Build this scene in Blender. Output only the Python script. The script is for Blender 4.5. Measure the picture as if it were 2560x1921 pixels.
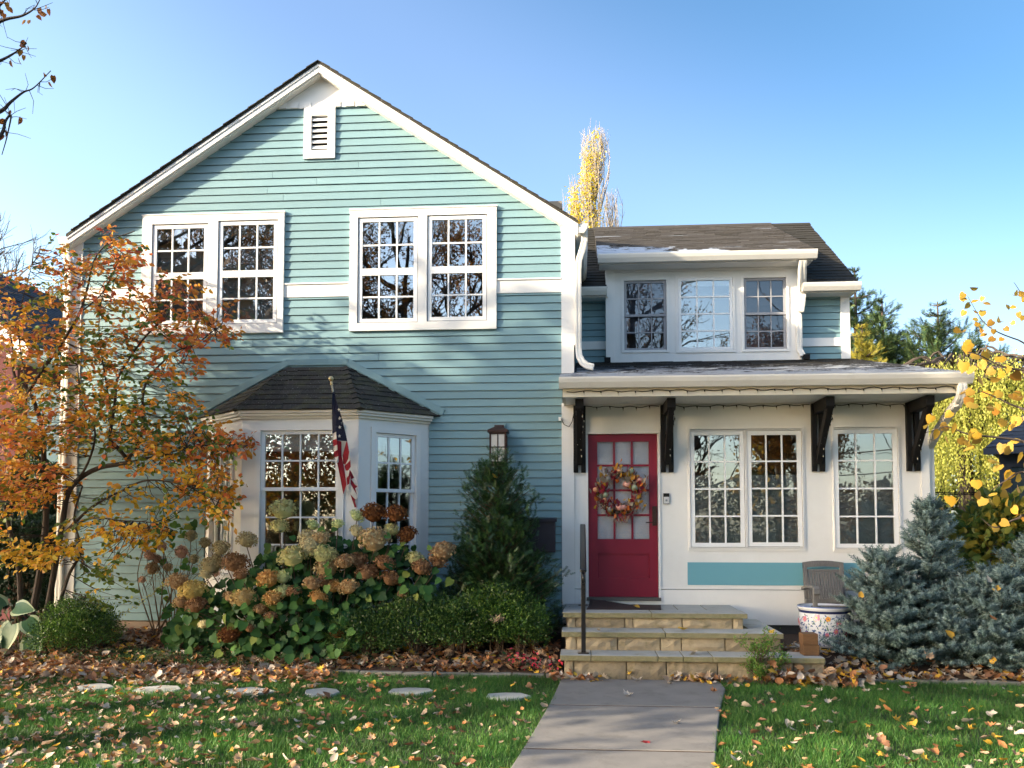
import bpy, math, random
import numpy as np
from mathutils import Vector, Matrix, Euler
rng = np.random.default_rng(7)
random.seed(7)
for o in list(bpy.data.objects):
    bpy.data.objects.remove(o)
SC = bpy.context.scene
COL = SC.collection
R = math.radians

# ------------------------------------------------------------------ camera, sky, sun, exposure
CAM = Vector((0, -11.25, 1.64))
YAW, PITCH, FPX = R(4.4), R(3.2), 2230.0
cam = bpy.data.cameras.new('camera')
cam.sensor_width = 36
cam.lens = FPX / 2560 * 36
cam.shift_y = (1185 - 960.5) / 2560
cam.clip_end = 2000
co = bpy.data.objects.new('camera', cam)
COL.objects.link(co)
co.location = CAM
co.rotation_euler = (R(90) + PITCH, 0, YAW)
SC.camera = co

SUN_AZ, SUN_EL = R(65), R(20)          # to the left of the facade normal, above the horizon
SUN = Vector((-math.sin(SUN_AZ) * math.cos(SUN_EL), -math.cos(SUN_AZ) * math.cos(SUN_EL), math.sin(SUN_EL)))
w = bpy.data.worlds.new('World')
SC.world = w
w.use_nodes = True
nt = w.node_tree
sky = nt.nodes.new('ShaderNodeTexSky')
sky.sky_type = 'NISHITA'
sky.sun_disc = False
sky.sun_elevation = SUN_EL
sky.sun_rotation = math.atan2(SUN.x, SUN.y)
sky.air_density = 1.0
sky.dust_density = 2.0
sky.ozone_density = 1.5
# an added ramp deepens the sky smoothly to blue away from the sun, overhead and to the right, and leaves the unseen sunward side brighter to lift the shade
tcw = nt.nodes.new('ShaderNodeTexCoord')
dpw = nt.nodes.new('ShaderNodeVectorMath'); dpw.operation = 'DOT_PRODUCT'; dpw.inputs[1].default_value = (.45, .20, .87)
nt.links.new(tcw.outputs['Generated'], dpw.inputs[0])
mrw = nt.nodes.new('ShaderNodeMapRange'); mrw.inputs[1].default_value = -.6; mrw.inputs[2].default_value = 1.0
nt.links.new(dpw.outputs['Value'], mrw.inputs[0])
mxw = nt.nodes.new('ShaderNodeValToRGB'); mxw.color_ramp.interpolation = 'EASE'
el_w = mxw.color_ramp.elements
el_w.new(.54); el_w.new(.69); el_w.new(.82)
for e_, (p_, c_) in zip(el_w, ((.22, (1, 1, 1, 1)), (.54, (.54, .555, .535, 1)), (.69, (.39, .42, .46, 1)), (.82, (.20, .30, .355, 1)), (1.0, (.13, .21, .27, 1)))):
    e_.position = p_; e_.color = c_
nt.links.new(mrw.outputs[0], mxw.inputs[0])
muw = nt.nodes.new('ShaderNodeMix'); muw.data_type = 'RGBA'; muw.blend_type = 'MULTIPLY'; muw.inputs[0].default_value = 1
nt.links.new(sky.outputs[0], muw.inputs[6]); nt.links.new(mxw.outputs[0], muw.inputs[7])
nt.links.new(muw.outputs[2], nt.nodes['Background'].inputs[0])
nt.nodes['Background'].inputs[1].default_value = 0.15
sl = bpy.data.lights.new('sun', 'SUN')
sl.energy = 2.05
sl.angle = R(0.6)
sl.color = (1.0, 0.85, 0.63)
so = bpy.data.objects.new('sun', sl)
COL.objects.link(so)
so.rotation_euler = SUN.to_track_quat('Z', 'Y').to_euler()
so.location = SUN * 60
SC.view_settings.view_transform = 'Standard'
SC.view_settings.look = 'None'
SC.view_settings.exposure = 2.55
SC.view_settings.gamma = 1
SC.view_settings.use_curve_mapping = False

# ------------------------------------------------------------------ helpers
_F = Vector((-math.sin(YAW) * math.cos(PITCH), math.cos(YAW) * math.cos(PITCH), math.sin(PITCH)))
_R = Vector((math.cos(YAW), math.sin(YAW), 0))
_U = _R.cross(_F)
def ray(u, v):
    k = 2560 / 2212
    return _R * ((u * k - 1280) / FPX) - _U * ((v * k - 1185) / FPX) + _F
def at(u, v, Y):                       # pixel of the survey picture (2212 wide) and distance -> point of the place
    d = ray(u, v)
    return CAM + d * ((Y - CAM.y) / d.y)
def gnd(u, v, z=0.0):
    d = ray(u, v)
    return CAM + d * ((z - CAM.z) / d.z)

class MB:
    def __init__(s, M=None):
        s.v, s.f, s.m, s.M = [], [], [], M
    def add(s, vs, fs, m=0):
        b = len(s.v)
        if s.M is not None:
            vs = [s.M @ Vector(p) for p in vs]
        s.v += [tuple(p) for p in vs]
        s.f += [tuple(i + b for i in f) for f in fs]
        s.m += [m] * len(fs)
    def box(s, x0, x1, y0, y1, z0, z1, m=0):
        s.hexa([(x0, y0, z0), (x1, y0, z0), (x1, y1, z0), (x0, y1, z0), (x0, y0, z1), (x1, y0, z1), (x1, y1, z1), (x0, y1, z1)], m)
    def hexa(s, p, m=0):
        s.add(p, [(3, 2, 1, 0), (4, 5, 6, 7), (0, 1, 5, 4), (1, 2, 6, 5), (2, 3, 7, 6), (3, 0, 4, 7)], m)
    def prism(s, poly, y0, y1, m=0):   # polygon in x,z (counter-clockwise seen from -y), extruded along y
        n = len(poly)
        vs = [(x, y0, z) for x, z in poly] + [(x, y1, z) for x, z in poly]
        fs = [tuple(range(n)), tuple(range(2 * n - 1, n - 1, -1))]
        fs += [(i, i + n, (i + 1) % n + n, (i + 1) % n) for i in range(n)]
        s.add(vs, fs, m)
    def prismx(s, poly, x0, x1, m=0):  # polygon in y,z extruded along x
        n = len(poly)
        vs = [(x0, y, z) for y, z in poly] + [(x1, y, z) for y, z in poly]
        fs = [tuple(range(n))[::-1], tuple(range(n, 2 * n))]
        fs += [(i, (i + 1) % n, (i + 1) % n + n, i + n) for i in range(n)]
        s.add(vs, fs, m)
    def prismz(s, poly, z0, z1, m=0):
        n = len(poly)
        vs = [(x, y, z0) for x, y in poly] + [(x, y, z1) for x, y in poly]
        fs = [tuple(range(n))[::-1], tuple(range(n, 2 * n))]
        fs += [(i, (i + 1) % n, (i + 1) % n + n, i + n) for i in range(n)]
        s.add(vs, fs, m)
    def tube(s, pts, rad, n=6, m=0, cap=True):
        pts = [Vector(p) for p in pts]
        if not isinstance(rad, (list, tuple)):
            rad = [rad] * len(pts)
        rings, nrm = [], None
        for i, p in enumerate(pts):
            t = (pts[min(i + 1, len(pts) - 1)] - pts[max(i - 1, 0)])
            t = t.normalized() if t.length > 1e-9 else Vector((0, 0, 1))
            if nrm is None:
                nrm = t.orthogonal().normalized()
            else:
                nrm = (nrm - t * nrm.dot(t))
                nrm = nrm.normalized() if nrm.length > 1e-6 else t.orthogonal().normalized()
            b = t.cross(nrm)
            rings.append([p + (nrm * math.cos(2 * math.pi * k / n) + b * math.sin(2 * math.pi * k / n)) * rad[i] for k in range(n)])
        vs = [q for r in rings for q in r]
        fs = [(i * n + k, i * n + (k + 1) % n, (i + 1) * n + (k + 1) % n, (i + 1) * n + k) for i in range(len(pts) - 1) for k in range(n)]
        if cap:
            fs += [tuple(range(n))[::-1], tuple(range((len(pts) - 1) * n, len(pts) * n))]
        s.add(vs, fs, m)
    def lathe(s, prof, c=(0, 0, 0), n=24, m=0, lobes=0, depth=0.0):
        vs = []
        for r, z in prof:
            for k in range(n):
                a = 2 * math.pi * k / n
                q = r * (1 - depth * abs(math.sin(a * lobes / 2))) if lobes else r
                vs.append((c[0] + q * math.cos(a), c[1] + q * math.sin(a), c[2] + z))
        fs = [(i * n + k, i * n + (k + 1) % n, (i + 1) * n + (k + 1) % n, (i + 1) * n + k) for i in range(len(prof) - 1) for k in range(n)]
        s.add(vs, fs, m)
    def build(s, name, mats, parent=None, smooth=False, bevel=0.0, kind=None):
        me = bpy.data.meshes.new(name)
        me.from_pydata(s.v, [], s.f)
        for mm in (mats if isinstance(mats, (list, tuple)) else [mats]):
            me.materials.append(mm)
        if any(s.m):
            me.polygons.foreach_set('material_index', s.m)
        if smooth:
            me.polygons.foreach_set('use_smooth', [True] * len(me.polygons))
        return link(name, me, parent, bevel, kind)

def link(name, me, parent=None, bevel=0.0, kind=None):
    o = bpy.data.objects.new(name, me)
    COL.objects.link(o)
    if parent is not None:
        adopt(o, parent)
    if bevel:
        b = o.modifiers.new('bevel', 'BEVEL')
        b.width = bevel
        b.segments = 2
        b.limit_method = 'ANGLE'
    if kind:
        o['kind'] = kind
    return o
def world_loc(o):
    return world_loc(o.parent) + o.location if o.parent and o.get('_rel') else o.location.copy()
ROOTS = {}
def adopt(o, parent):
    o.parent = parent
    o.matrix_parent_inverse = ROOTS.get(parent.name, Matrix.Identity(4))
def thing(name, loc, label, cat, group=None):
    o = bpy.data.objects.new(name, None)
    o.empty_display_size = 0.2
    COL.objects.link(o)
    o.location = loc
    ROOTS[o.name] = Matrix.Translation(Vector(loc)).inverted()
    return tag(o, label, cat, group)
def tag(o, label, cat, group=None, kind=None):
    o['label'] = label
    o['category'] = cat
    if group: o['group'] = group
    if kind: o['kind'] = kind
    return o
def place(name, me, parent, loc=(0, 0, 0), rot=None, scale=None):   # another piece with shared mesh data
    o = bpy.data.objects.new(name, me)
    COL.objects.link(o)
    o.location = loc
    if rot is not None: o.rotation_euler = rot
    if scale is not None: o.scale = scale
    if parent is not None: adopt(o, parent)
    return o

def np_mesh(name, V, T, mats, midx=None, smooth=False):
    V = np.asarray(V, dtype=np.float32).reshape(-1, 3)
    T = np.asarray(T, dtype=np.int32)
    k = T.shape[1]
    me = bpy.data.meshes.new(name)
    me.vertices.add(len(V))
    me.vertices.foreach_set('co', V.ravel())
    me.loops.add(T.size)
    me.loops.foreach_set('vertex_index', T.ravel())
    me.polygons.add(len(T))
    me.polygons.foreach_set('loop_start', np.arange(0, T.size, k, dtype=np.int32))
    try:
        me.polygons.foreach_set('loop_total', np.full(len(T), k, dtype=np.int32))
    except Exception:
        pass
    for mm in (mats if isinstance(mats, (list, tuple)) else [mats]):
        me.materials.append(mm)
    if midx is not None:
        me.polygons.foreach_set('material_index', np.asarray(midx, dtype=np.int32))
    if smooth:
        me.polygons.foreach_set('use_smooth', np.ones(len(T), dtype=bool))
    me.update(calc_edges=True)
    return me
def frames(N, spin=None):
    """matrices whose z column is N and whose x,y columns are turned at random round it"""
    N = N / (np.linalg.norm(N, axis=1, keepdims=True) + 1e-9)
    n = len(N)
    A = np.where(np.abs(N[:, 2:3]) < 0.9, np.array([[0, 0, 1.0]]), np.array([[1.0, 0, 0]]))
    X = np.cross(A, N); X /= np.linalg.norm(X, axis=1, keepdims=True)
    Y = np.cross(N, X)
    a = rng.uniform(0, 2 * np.pi, n) if spin is None else spin
    c, s_ = np.cos(a)[:, None], np.sin(a)[:, None]
    return np.stack([X * c + Y * s_, Y * c - X * s_, N], axis=2)
def axis_frames(Yd, up=None):
    """matrices whose y column is Yd, z column near up (random when None)"""
    Yd = Yd / (np.linalg.norm(Yd, axis=1, keepdims=True) + 1e-9)
    if up is None:
        up = rng.normal(size=Yd.shape)
    Z = up - Yd * (up * Yd).sum(1, keepdims=True)
    Z /= np.linalg.norm(Z, axis=1, keepdims=True) + 1e-9
    X = np.cross(Yd, Z)
    return np.stack([X, Yd, Z], axis=2)
def scatter(tv, tf, M, P, S):
    tv = np.asarray(tv, float); tf = np.asarray(tf)
    n, m = len(P), len(tv)
    S = np.asarray(S, float)
    if S.ndim == 1: S = S[:, None]
    V = np.einsum('nij,mj->nmi', M, tv) * S[:, None, :1] + np.asarray(P)[:, None, :]
    T = tf[None] + (np.arange(n) * m)[:, None, None]
    return V.reshape(-1, 3), T.reshape(-1, tf.shape[1])
# leaf templates, unit length along +y from the stalk
LEAF_V = [(0, 0, 0), (-.30, .38, .05), (0, .45, -.03), (.30, .38, .05), (-.2, .75, .02), (.2, .75, .02), (0, 1, -.06)]
LEAF_F = [(0, 2, 1), (0, 3, 2), (1, 2, 4), (2, 3, 5), (2, 6, 4), (2, 5, 6)]
DIA_V = [(0, 0, 0), (-.28, .5, .04), (.28, .5, .04), (0, 1, 0)]
DIA_F = [(0, 2, 1), (1, 2, 3)]
HEART_V = [(0, 0, 0), (-.30, -.1, .02), (-.5, .18, .06), (-.42, .55, .05), (0, 1, -.08), (.42, .55, .05), (.5, .18, .06), (.30, -.1, .02), (0, .45, -.04)]
HEART_F = [(0, 8, 1), (1, 8, 2), (2, 8, 3), (3, 8, 4), (4, 8, 5), (5, 8, 6), (6, 8, 7), (7, 8, 0)]
_mp = [(0, 0), (.12, .2), (.45, .1), (.36, .32), (.62, .52), (.34, .58), (.3, .8), (.14, .72), (0, 1.02), (-.14, .72), (-.32, .8), (-.34, .56), (-.6, .5), (-.36, .32), (-.44, .08), (-.12, .2)]
MAPLE_V = [(x, y, .16 * x * x + .10 * (y - .5) ** 2 * 1.5 + .05 * math.sin(9 * x + 5 * y)) for x, y in _mp] + [(0, .45, 0)]
MAPLE_F = [(i, (i + 1) % 16, 16) for i in range(16)]

# ------------------------------------------------------------------ materials
def new_mat(name):
    m = bpy.data.materials.new(name)
    m.use_nodes = True
    return m, m.node_tree, m.node_tree.nodes, m.node_tree.links, m.node_tree.nodes['Principled BSDF']
def rgba(c): return (c[0], c[1], c[2], 1)
def mat(name, col, rough=.6, col2=None, scale=6, detail=6, bump=0, bscale=60, objrand=0, spec=.4, metallic=0, stretch=None, contrast=.25, dirt=None, dirt_scale=3, coat=0):
    m, t, N, L, B = new_mat(name)
    tc = N.new('ShaderNodeTexCoord')
    src = tc.outputs['Object']
    if stretch:
        mp = N.new('ShaderNodeMapping'); mp.inputs['Scale'].default_value = stretch
        L.new(src, mp.inputs[0]); src = mp.outputs[0]
    n1 = N.new('ShaderNodeTexNoise'); n1.inputs['Scale'].default_value = scale; n1.inputs['Detail'].default_value = detail; n1.inputs['Roughness'].default_value = .62
    L.new(src, n1.inputs['Vector'])
    ra = N.new('ShaderNodeMapRange'); ra.inputs[1].default_value = .5 - contrast; ra.inputs[2].default_value = .5 + contrast
    L.new(n1.outputs[0], ra.inputs[0])
    mx = N.new('ShaderNodeMix'); mx.data_type = 'RGBA'
    c2 = col2 if col2 else tuple(c * .88 for c in col)
    mx.inputs[6].default_value = rgba(col); mx.inputs[7].default_value = rgba(c2)
    L.new(ra.outputs[0], mx.inputs[0])
    out = mx.outputs[2]
    if dirt:
        n2 = N.new('ShaderNodeTexNoise'); n2.inputs['Scale'].default_value = dirt_scale; n2.inputs['Detail'].default_value = 8; n2.inputs['Roughness'].default_value = .7
        L.new(tc.outputs['Object'], n2.inputs['Vector'])
        r2 = N.new('ShaderNodeMapRange'); r2.inputs[1].default_value = .52; r2.inputs[2].default_value = .72; r2.inputs[4].default_value = .8
        L.new(n2.outputs[0], r2.inputs[0])
        m2 = N.new('ShaderNodeMix'); m2.data_type = 'RGBA'; m2.inputs[7].default_value = rgba(dirt)
        L.new(r2.outputs[0], m2.inputs[0]); L.new(out, m2.inputs[6]); out = m2.outputs[2]
    if objrand:
        oi = N.new('ShaderNodeObjectInfo')
        r3 = N.new('ShaderNodeMapRange'); r3.inputs[3].default_value = 1 - objrand; r3.inputs[4].default_value = 1 + objrand
        L.new(oi.outputs['Random'], r3.inputs[0])
        hs = N.new('ShaderNodeHueSaturation')
        L.new(r3.outputs[0], hs.inputs['Value']); L.new(out, hs.inputs['Color']); out = hs.outputs[0]
    L.new(out, B.inputs['Base Color'])
    B.inputs['Roughness'].default_value = rough
    B.inputs['Specular IOR Level'].default_value = spec
    B.inputs['Metallic'].default_value = metallic
    B.inputs['Coat Weight'].default_value = coat
    if bump:
        n3 = N.new('ShaderNodeTexNoise'); n3.inputs['Scale'].default_value = bscale; n3.inputs['Detail'].default_value = 5
        L.new(src, n3.inputs['Vector'])
        bp = N.new('ShaderNodeBump'); bp.inputs['Strength'].default_value = bump; bp.inputs['Distance'].default_value = .01
        L.new(n3.outputs[0], bp.inputs['Height']); L.new(bp.outputs[0], B.inputs['Normal'])
    return m
def leaf_mat(name, cols, trans=.35, rough=.5, spec=.3, per='island', noise=0):
    m, t, N, L, B = new_mat(name)
    if per == 'island':
        g = N.new('ShaderNodeNewGeometry'); val = g.outputs['Random Per Island']
    else:
        g = N.new('ShaderNodeObjectInfo'); val = g.outputs['Random']
    cr = N.new('ShaderNodeValToRGB'); cr.color_ramp.interpolation = 'LINEAR'
    el = cr.color_ramp.elements
    while len(el) < len(cols): el.new(.5)
    for i, c in enumerate(cols):
        el[i].position = i / (len(cols) - 1) if len(cols) > 1 else 0
        el[i].color = rgba(c)
    L.new(val, cr.inputs[0])
    out = cr.outputs[0]
    if noise:
        tc = N.new('ShaderNodeTexCoord')
        n1 = N.new('ShaderNodeTexNoise'); n1.inputs['Scale'].default_value = noise; n1.inputs['Detail'].default_value = 3
        L.new(tc.outputs['Object'], n1.inputs['Vector'])
        hs = N.new('ShaderNodeHueSaturation')
        r3 = N.new('ShaderNodeMapRange'); r3.inputs[1].default_value = .3; r3.inputs[2].default_value = .7; r3.inputs[3].default_value = .6; r3.inputs[4].default_value = 1.35
        L.new(n1.outputs[0], r3.inputs[0]); L.new(r3.outputs[0], hs.inputs['Value']); L.new(out, hs.inputs['Color']); out = hs.outputs[0]
    L.new(out, B.inputs['Base Color'])
    B.inputs['Roughness'].default_value = rough
    B.inputs['Specular IOR Level'].default_value = spec
    if trans:
        tr = N.new('ShaderNodeBsdfTranslucent'); L.new(out, tr.inputs[0])
        ms = N.new('ShaderNodeMixShader'); ms.inputs[0].default_value = trans
        L.new(B.outputs[0], ms.inputs[1]); L.new(tr.outputs[0], ms.inputs[2])
        L.new(ms.outputs[0], N['Material Output'].inputs[0])
    return m
def glass_mat(name, refl, tint=(.85, .88, .88), wav=.0006, wscale=2.0):
    m, t, N, L, B = new_mat(name)
    N.remove(B)
    tr = N.new('ShaderNodeBsdfTransparent'); tr.inputs[0].default_value = rgba(tint)
    gl = N.new('ShaderNodeBsdfGlossy'); gl.inputs['Roughness'].default_value = .010; gl.inputs[0].default_value = (.95, .97, 1, 1)
    tc = N.new('ShaderNodeNewGeometry')
    n = N.new('ShaderNodeTexNoise'); n.inputs['Scale'].default_value = wscale; n.inputs['Detail'].default_value = 2
    L.new(tc.outputs['Position'], n.inputs['Vector'])
    bp = N.new('ShaderNodeBump'); bp.inputs['Strength'].default_value = 1; bp.inputs['Distance'].default_value = wav
    L.new(n.outputs[0], bp.inputs['Height']); L.new(bp.outputs[0], gl.inputs['Normal'])
    ms = N.new('ShaderNodeMixShader')
    lw = N.new('ShaderNodeLayerWeight'); lw.inputs[0].default_value = .25
    mr = N.new('ShaderNodeMapRange'); mr.inputs[3].default_value = refl; mr.inputs[4].default_value = 1
    L.new(lw.outputs['Fresnel'], mr.inputs[0]); L.new(mr.outputs[0], ms.inputs[0])
    L.new(tr.outputs[0], ms.inputs[1]); L.new(gl.outputs[0], ms.inputs[2])
    L.new(ms.outputs[0], N['Material Output'].inputs[0])
    return m
def shingle_mat(name, cols, frost=None, moss=None):
    m, t, N, L, B = new_mat(name)
    g = N.new('ShaderNodeNewGeometry')
    oi = N.new('ShaderNodeObjectInfo')
    ad = N.new('ShaderNodeMath'); ad.operation = 'ADD'
    L.new(g.outputs['Random Per Island'], ad.inputs[0]); L.new(oi.outputs['Random'], ad.inputs[1])
    fr = N.new('ShaderNodeMath'); fr.operation = 'FRACT'; L.new(ad.outputs[0], fr.inputs[0])
    cr = N.new('ShaderNodeValToRGB'); el = cr.color_ramp.elements
    while len(el) < len(cols): el.new(.5)
    for i, c in enumerate(cols):
        el[i].position = i / (len(cols) - 1); el[i].color = rgba(c)
    L.new(fr.outputs[0], cr.inputs[0]); out = cr.outputs[0]
    tc = N.new('ShaderNodeTexCoord')
    n = N.new('ShaderNodeTexNoise'); n.inputs['Scale'].default_value = 90; n.inputs['Detail'].default_value = 4
    L.new(tc.outputs['Object'], n.inputs['Vector'])
    hs = N.new('ShaderNodeHueSaturation'); r3 = N.new('ShaderNodeMapRange'); r3.inputs[1].default_value = .3; r3.inputs[2].default_value = .7; r3.inputs[3].default_value = .6; r3.inputs[4].default_value = 1.4
    L.new(n.outputs[0], r3.inputs[0]); L.new(r3.outputs[0], hs.inputs['Value']); L.new(out, hs.inputs['Color']); out = hs.outputs[0]
    def patch(out, col, sc, lo, hi, mask=None, amt=1, stretch=None):
        mp = N.new('ShaderNodeMapping'); L.new(tc.outputs['Object'], mp.inputs[0])
        if stretch: mp.inputs['Scale'].default_value = stretch
        k = N.new('ShaderNodeTexNoise'); k.inputs['Scale'].default_value = sc; k.inputs['Detail'].default_value = 8; k.inputs['Roughness'].default_value = .65
        L.new(mp.outputs[0], k.inputs['Vector'])
        v = k.outputs[0]
        if mask:                       # (axis weights, offset): a frost patch that fades with position
            dp = N.new('ShaderNodeVectorMath'); dp.operation = 'DOT_PRODUCT'; dp.inputs[1].default_value = mask[0]
            L.new(tc.outputs['Object'], dp.inputs[0])
            a = N.new('ShaderNodeMath'); a.operation = 'ADD'; a.inputs[1].default_value = mask[1]
            L.new(dp.outputs['Value'], a.inputs[0])
            c_ = N.new('ShaderNodeClamp'); c_.inputs[1].default_value = -1; c_.inputs[2].default_value = .32
            L.new(a.outputs[0], c_.inputs[0])
            b = N.new('ShaderNodeMath'); b.operation = 'ADD'; L.new(v, b.inputs[0]); L.new(c_.outputs[0], b.inputs[1]); v = b.outputs[0]
        r = N.new('ShaderNodeMapRange'); r.inputs[1].default_value = lo; r.inputs[2].default_value = hi; r.inputs[4].default_value = amt
        L.new(v, r.inputs[0])
        x = N.new('ShaderNodeMix'); x.data_type = 'RGBA'; x.inputs[7].default_value = rgba(col)
        L.new(r.outputs[0], x.inputs[0]); L.new(out, x.inputs[6])
        return x.outputs[2]
    if moss: out = patch(out, *moss)
    if frost:
        for f in frost: out = patch(out, *f)
    L.new(out, B.inputs['Base Color'])
    B.inputs['Roughness'].default_value = .85
    B.inputs['Specular IOR Level'].default_value = .3
    return m

WHITE = mat('white_paint', (.80, .785, .75), .5, (.74, .725, .69), 2.5, bump=.04, bscale=40, dirt=(.74, .72, .68), dirt_scale=3)
TRIM = mat('trim_paint', (.82, .80, .765), .45, (.77, .75, .71), 3, bump=.03, bscale=50)
SASH = mat('sash_paint', (.84, .84, .83), .35, (.80, .80, .79), 4)
GREYSASH = mat('screen_frame', (.33, .33, .35), .45, (.28, .28, .30), 4)
TEAL = mat('teal_siding_paint', (.200, .325, .350), .5, (.176, .296, .324), 1.6, bump=.05, bscale=25, objrand=.075, dirt=(.18, .29, .305), dirt_scale=2.2)
TEALFLAT = mat('teal_panel_paint', (.155, .375, .44), .5, (.145, .355, .42), 2)
RED = mat('door_paint', (.225, .012, .032), .42, (.20, .011, .028), 5, bump=.02)
BLACK = mat('black_paint', (.008, .0075, .0075), .6, (.012, .011, .011), 6, spec=.18)
BRONZE = mat('bronze_metal', (.055, .028, .022), .5, (.04, .02, .016), 10, metallic=.3)
IRON = mat('iron_paint', (.010, .010, .011), .3, (.016, .016, .017), 8)
INSIDE = mat('interior_plaster', (.30, .26, .21), .9)
WARMIN = mat('interior_shelf', (.20, .11, .05), .7)
BLIND = mat('blind_fabric', (.84, .84, .83), .8, stretch=(1, 1, 30), scale=1)
GREYBLIND = mat('grey_shade', (.33, .33, .32), .8, stretch=(1, 1, 20), scale=2)
PALEBLIND = mat('pale_grey_shade', (.40, .40, .385), .8, stretch=(1, 1, 20), scale=2)
GLASS = glass_mat('window_glass', .16)
GLASSP = glass_mat('porch_glass', .125)
GLASSD = glass_mat('screened_glass', .05, (.60, .63, .68))
GLASSW = glass_mat('wavy_glass', .12, (.97, .98, 1.0), .0035, 9)
GUTTER = mat('gutter_enamel', (.74, .71, .65), .3, (.69, .66, .60), 2.5, dirt=(.62, .59, .52), dirt_scale=3)
FOUND = mat('foundation_concrete', (.36, .27, .20), .9, (.28, .22, .17), 5, bump=.2, bscale=50)
SH_DARK = shingle_mat('dark_shingle', [(.020, .019, .018), (.034, .031, .028), (.026, .025, .023), (.045, .040, .035)],
                      frost=[((.5, .5, .48), 55, .635, .68, None, .85)], moss=((.055, .055, .028), 5, .48, .62, None, .7))
SH_BROWN = shingle_mat('brown_shingle', [(.052, .046, .040), (.080, .071, .062), (.066, .058, .051), (.094, .084, .074)],
                       frost=[((.50, .55, .64), 2.4, .60, .68, ((-.16, -.40, 0), 1.13), .95, (1, 1, 1)), ((.50, .55, .64), 1.1, .60, .66, None, .5, (.5, 3, 3))])
SH_GREY = shingle_mat('grey_shingle', [(.022, .024, .028), (.040, .042, .047), (.030, .032, .036), (.050, .052, .056)],
                      frost=[((.40, .43, .48), 3.2, .53, .66, ((0, -.14, 0), .12), .85, (1, 3, 1))], moss=((.03, .026, .018), 4, .45, .6, ((0, .16, 0), -.2), .8))
BARK = mat('bark', (.075, .055, .042), .9, (.040, .030, .024), 20, bump=.4, bscale=40, stretch=(1, 1, .3))
PALEBARK = mat('pale_bark', (.30, .26, .21), .9, (.18, .15, .12), 20)
STEM = mat('stem_bark', (.12, .08, .05), .9)
STONE = mat('tan_block_stone', (.40, .325, .215), .9, (.25, .205, .14), 9, bump=.7, bscale=35, objrand=.26, dirt=(.15, .135, .06), dirt_scale=7)
SLAB = mat('bluestone_slab', (.42, .415, .385), .75, (.34, .34, .315), 5, bump=.25, bscale=60, objrand=.10, dirt=(.20, .19, .11), dirt_scale=4)
MOSSY = mat('mossy_slab_edge', (.165, .155, .075), .95, (.26, .23, .14), 12, bump=.6, bscale=50, dirt=(.12, .125, .04), dirt_scale=9)
CONC = mat('path_concrete', (.225, .208, .19), .85, (.165, .155, .145), 3.5, detail=9, bump=.2, bscale=140, objrand=.07, dirt=(.12, .11, .095), dirt_scale=4)
SOIL = mat('bed_soil', (.045, .028, .019), .95, (.075, .045, .03), 14, bump=.8, bscale=60)
LAWN = mat('lawn_soil', (.030, .050, .014), .95, (.055, .050, .025), 10, bump=.5, bscale=90)
# ------------------------------------------------------------------ ground
mb = MB(); mb.add([(-120, -140, 0), (120, -140, 0), (120, 160, 0), (-120, 160, 0)], [(0, 1, 2, 3)])
g = mb.build('lawn', LAWN); g['kind'] = 'structure'
def path_edges(y):                     # walk: flared at the steps, narrower towards the street
    t = min(max((-1.8 - y) / 3.3, 0), 1)
    left = -.21 - .24 * t ** 1.3 - max(0, -5.1 - y) * .10
    right = 1.55 - .66 * t ** .8 - .12 * math.exp(-((y + 1.9) / .2) ** 2) - max(0, -5.1 - y) * .10
    return left, right
pth = bpy.data.objects.new('path', None); COL.objects.link(pth); pth['kind'] = 'structure'
cuts = [-1.85, -3.21, -4.77, -6.35, -7.95, -9.6, -11.3, -13.2]
for a, b in zip(cuts[:-1], cuts[1:]):
    m_ = MB(); n = 6
    ys = [a - .02 + (b - a + .04) * i / n for i in range(n + 1)]
    poly = [(path_edges(y)[0], y) for y in ys] + [(path_edges(y)[1], y) for y in ys[::-1]]
    m_.prismz(poly, -.06, .034)
    m_.build('concrete_slab', CONC, pth, bevel=.008)
m_ = MB(); ys = np.linspace(-1.84, -13.2, 40); m_.prismz([(path_edges(y)[0] + .02, y) for y in ys] + [(path_edges(y)[1] - .02, y) for y in ys[::-1]], -.05, .029); m_.build('joint_fill', SOIL, pth)
mb = MB(); mb.add([(-60, -22, .006), (60, -22, .006), (60, -15.5, .006), (-60, -15.5, .006)], [(0, 1, 2, 3)])
ASPH = mat('asphalt', (.05, .05, .05), .9, (.065, .063, .06), 30)
mb.build('road', ASPH)['kind'] = 'structure'
def bed_z(x, y, y0):                   # planting beds rise towards the walls
    t = np.clip((y - y0) / 1.5, 0, 1)
    return .035 + .25 * t ** .8 + .02 * np.sin(x * 5.1) * np.sin(y * 7.3)
def bed_front(x):
    return np.where(x < 0, -1.58 + .05 * np.sin(x * 1.3), -1.72 + .05 * np.sin(x * 2.1))
def make_bed(x0, x1, nm):
    nx, ny = int((x1 - x0) / .12), 16
    V, T = [], []
    for i in range(nx + 1):
        x = x0 + (x1 - x0) * i / nx
        yf = float(bed_front(np.array(x)))
        for j in range(ny + 1):
            y = yf + (.35 - yf) * j / ny
            V.append((x, y, float(bed_z(x, y, yf)) if j else -.02))
    for i in range(nx):
        for j in range(ny):
            a = i * (ny + 1) + j
            T.append((a, a + ny + 1, a + ny + 2, a + 1))
    o = link(nm, np_mesh(nm, V, T, SOIL, smooth=True)); o['kind'] = 'structure'
make_bed(-11.0, -.24, 'garden_bed')
make_bed(1.9, 8.0, 'garden_bed')

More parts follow.
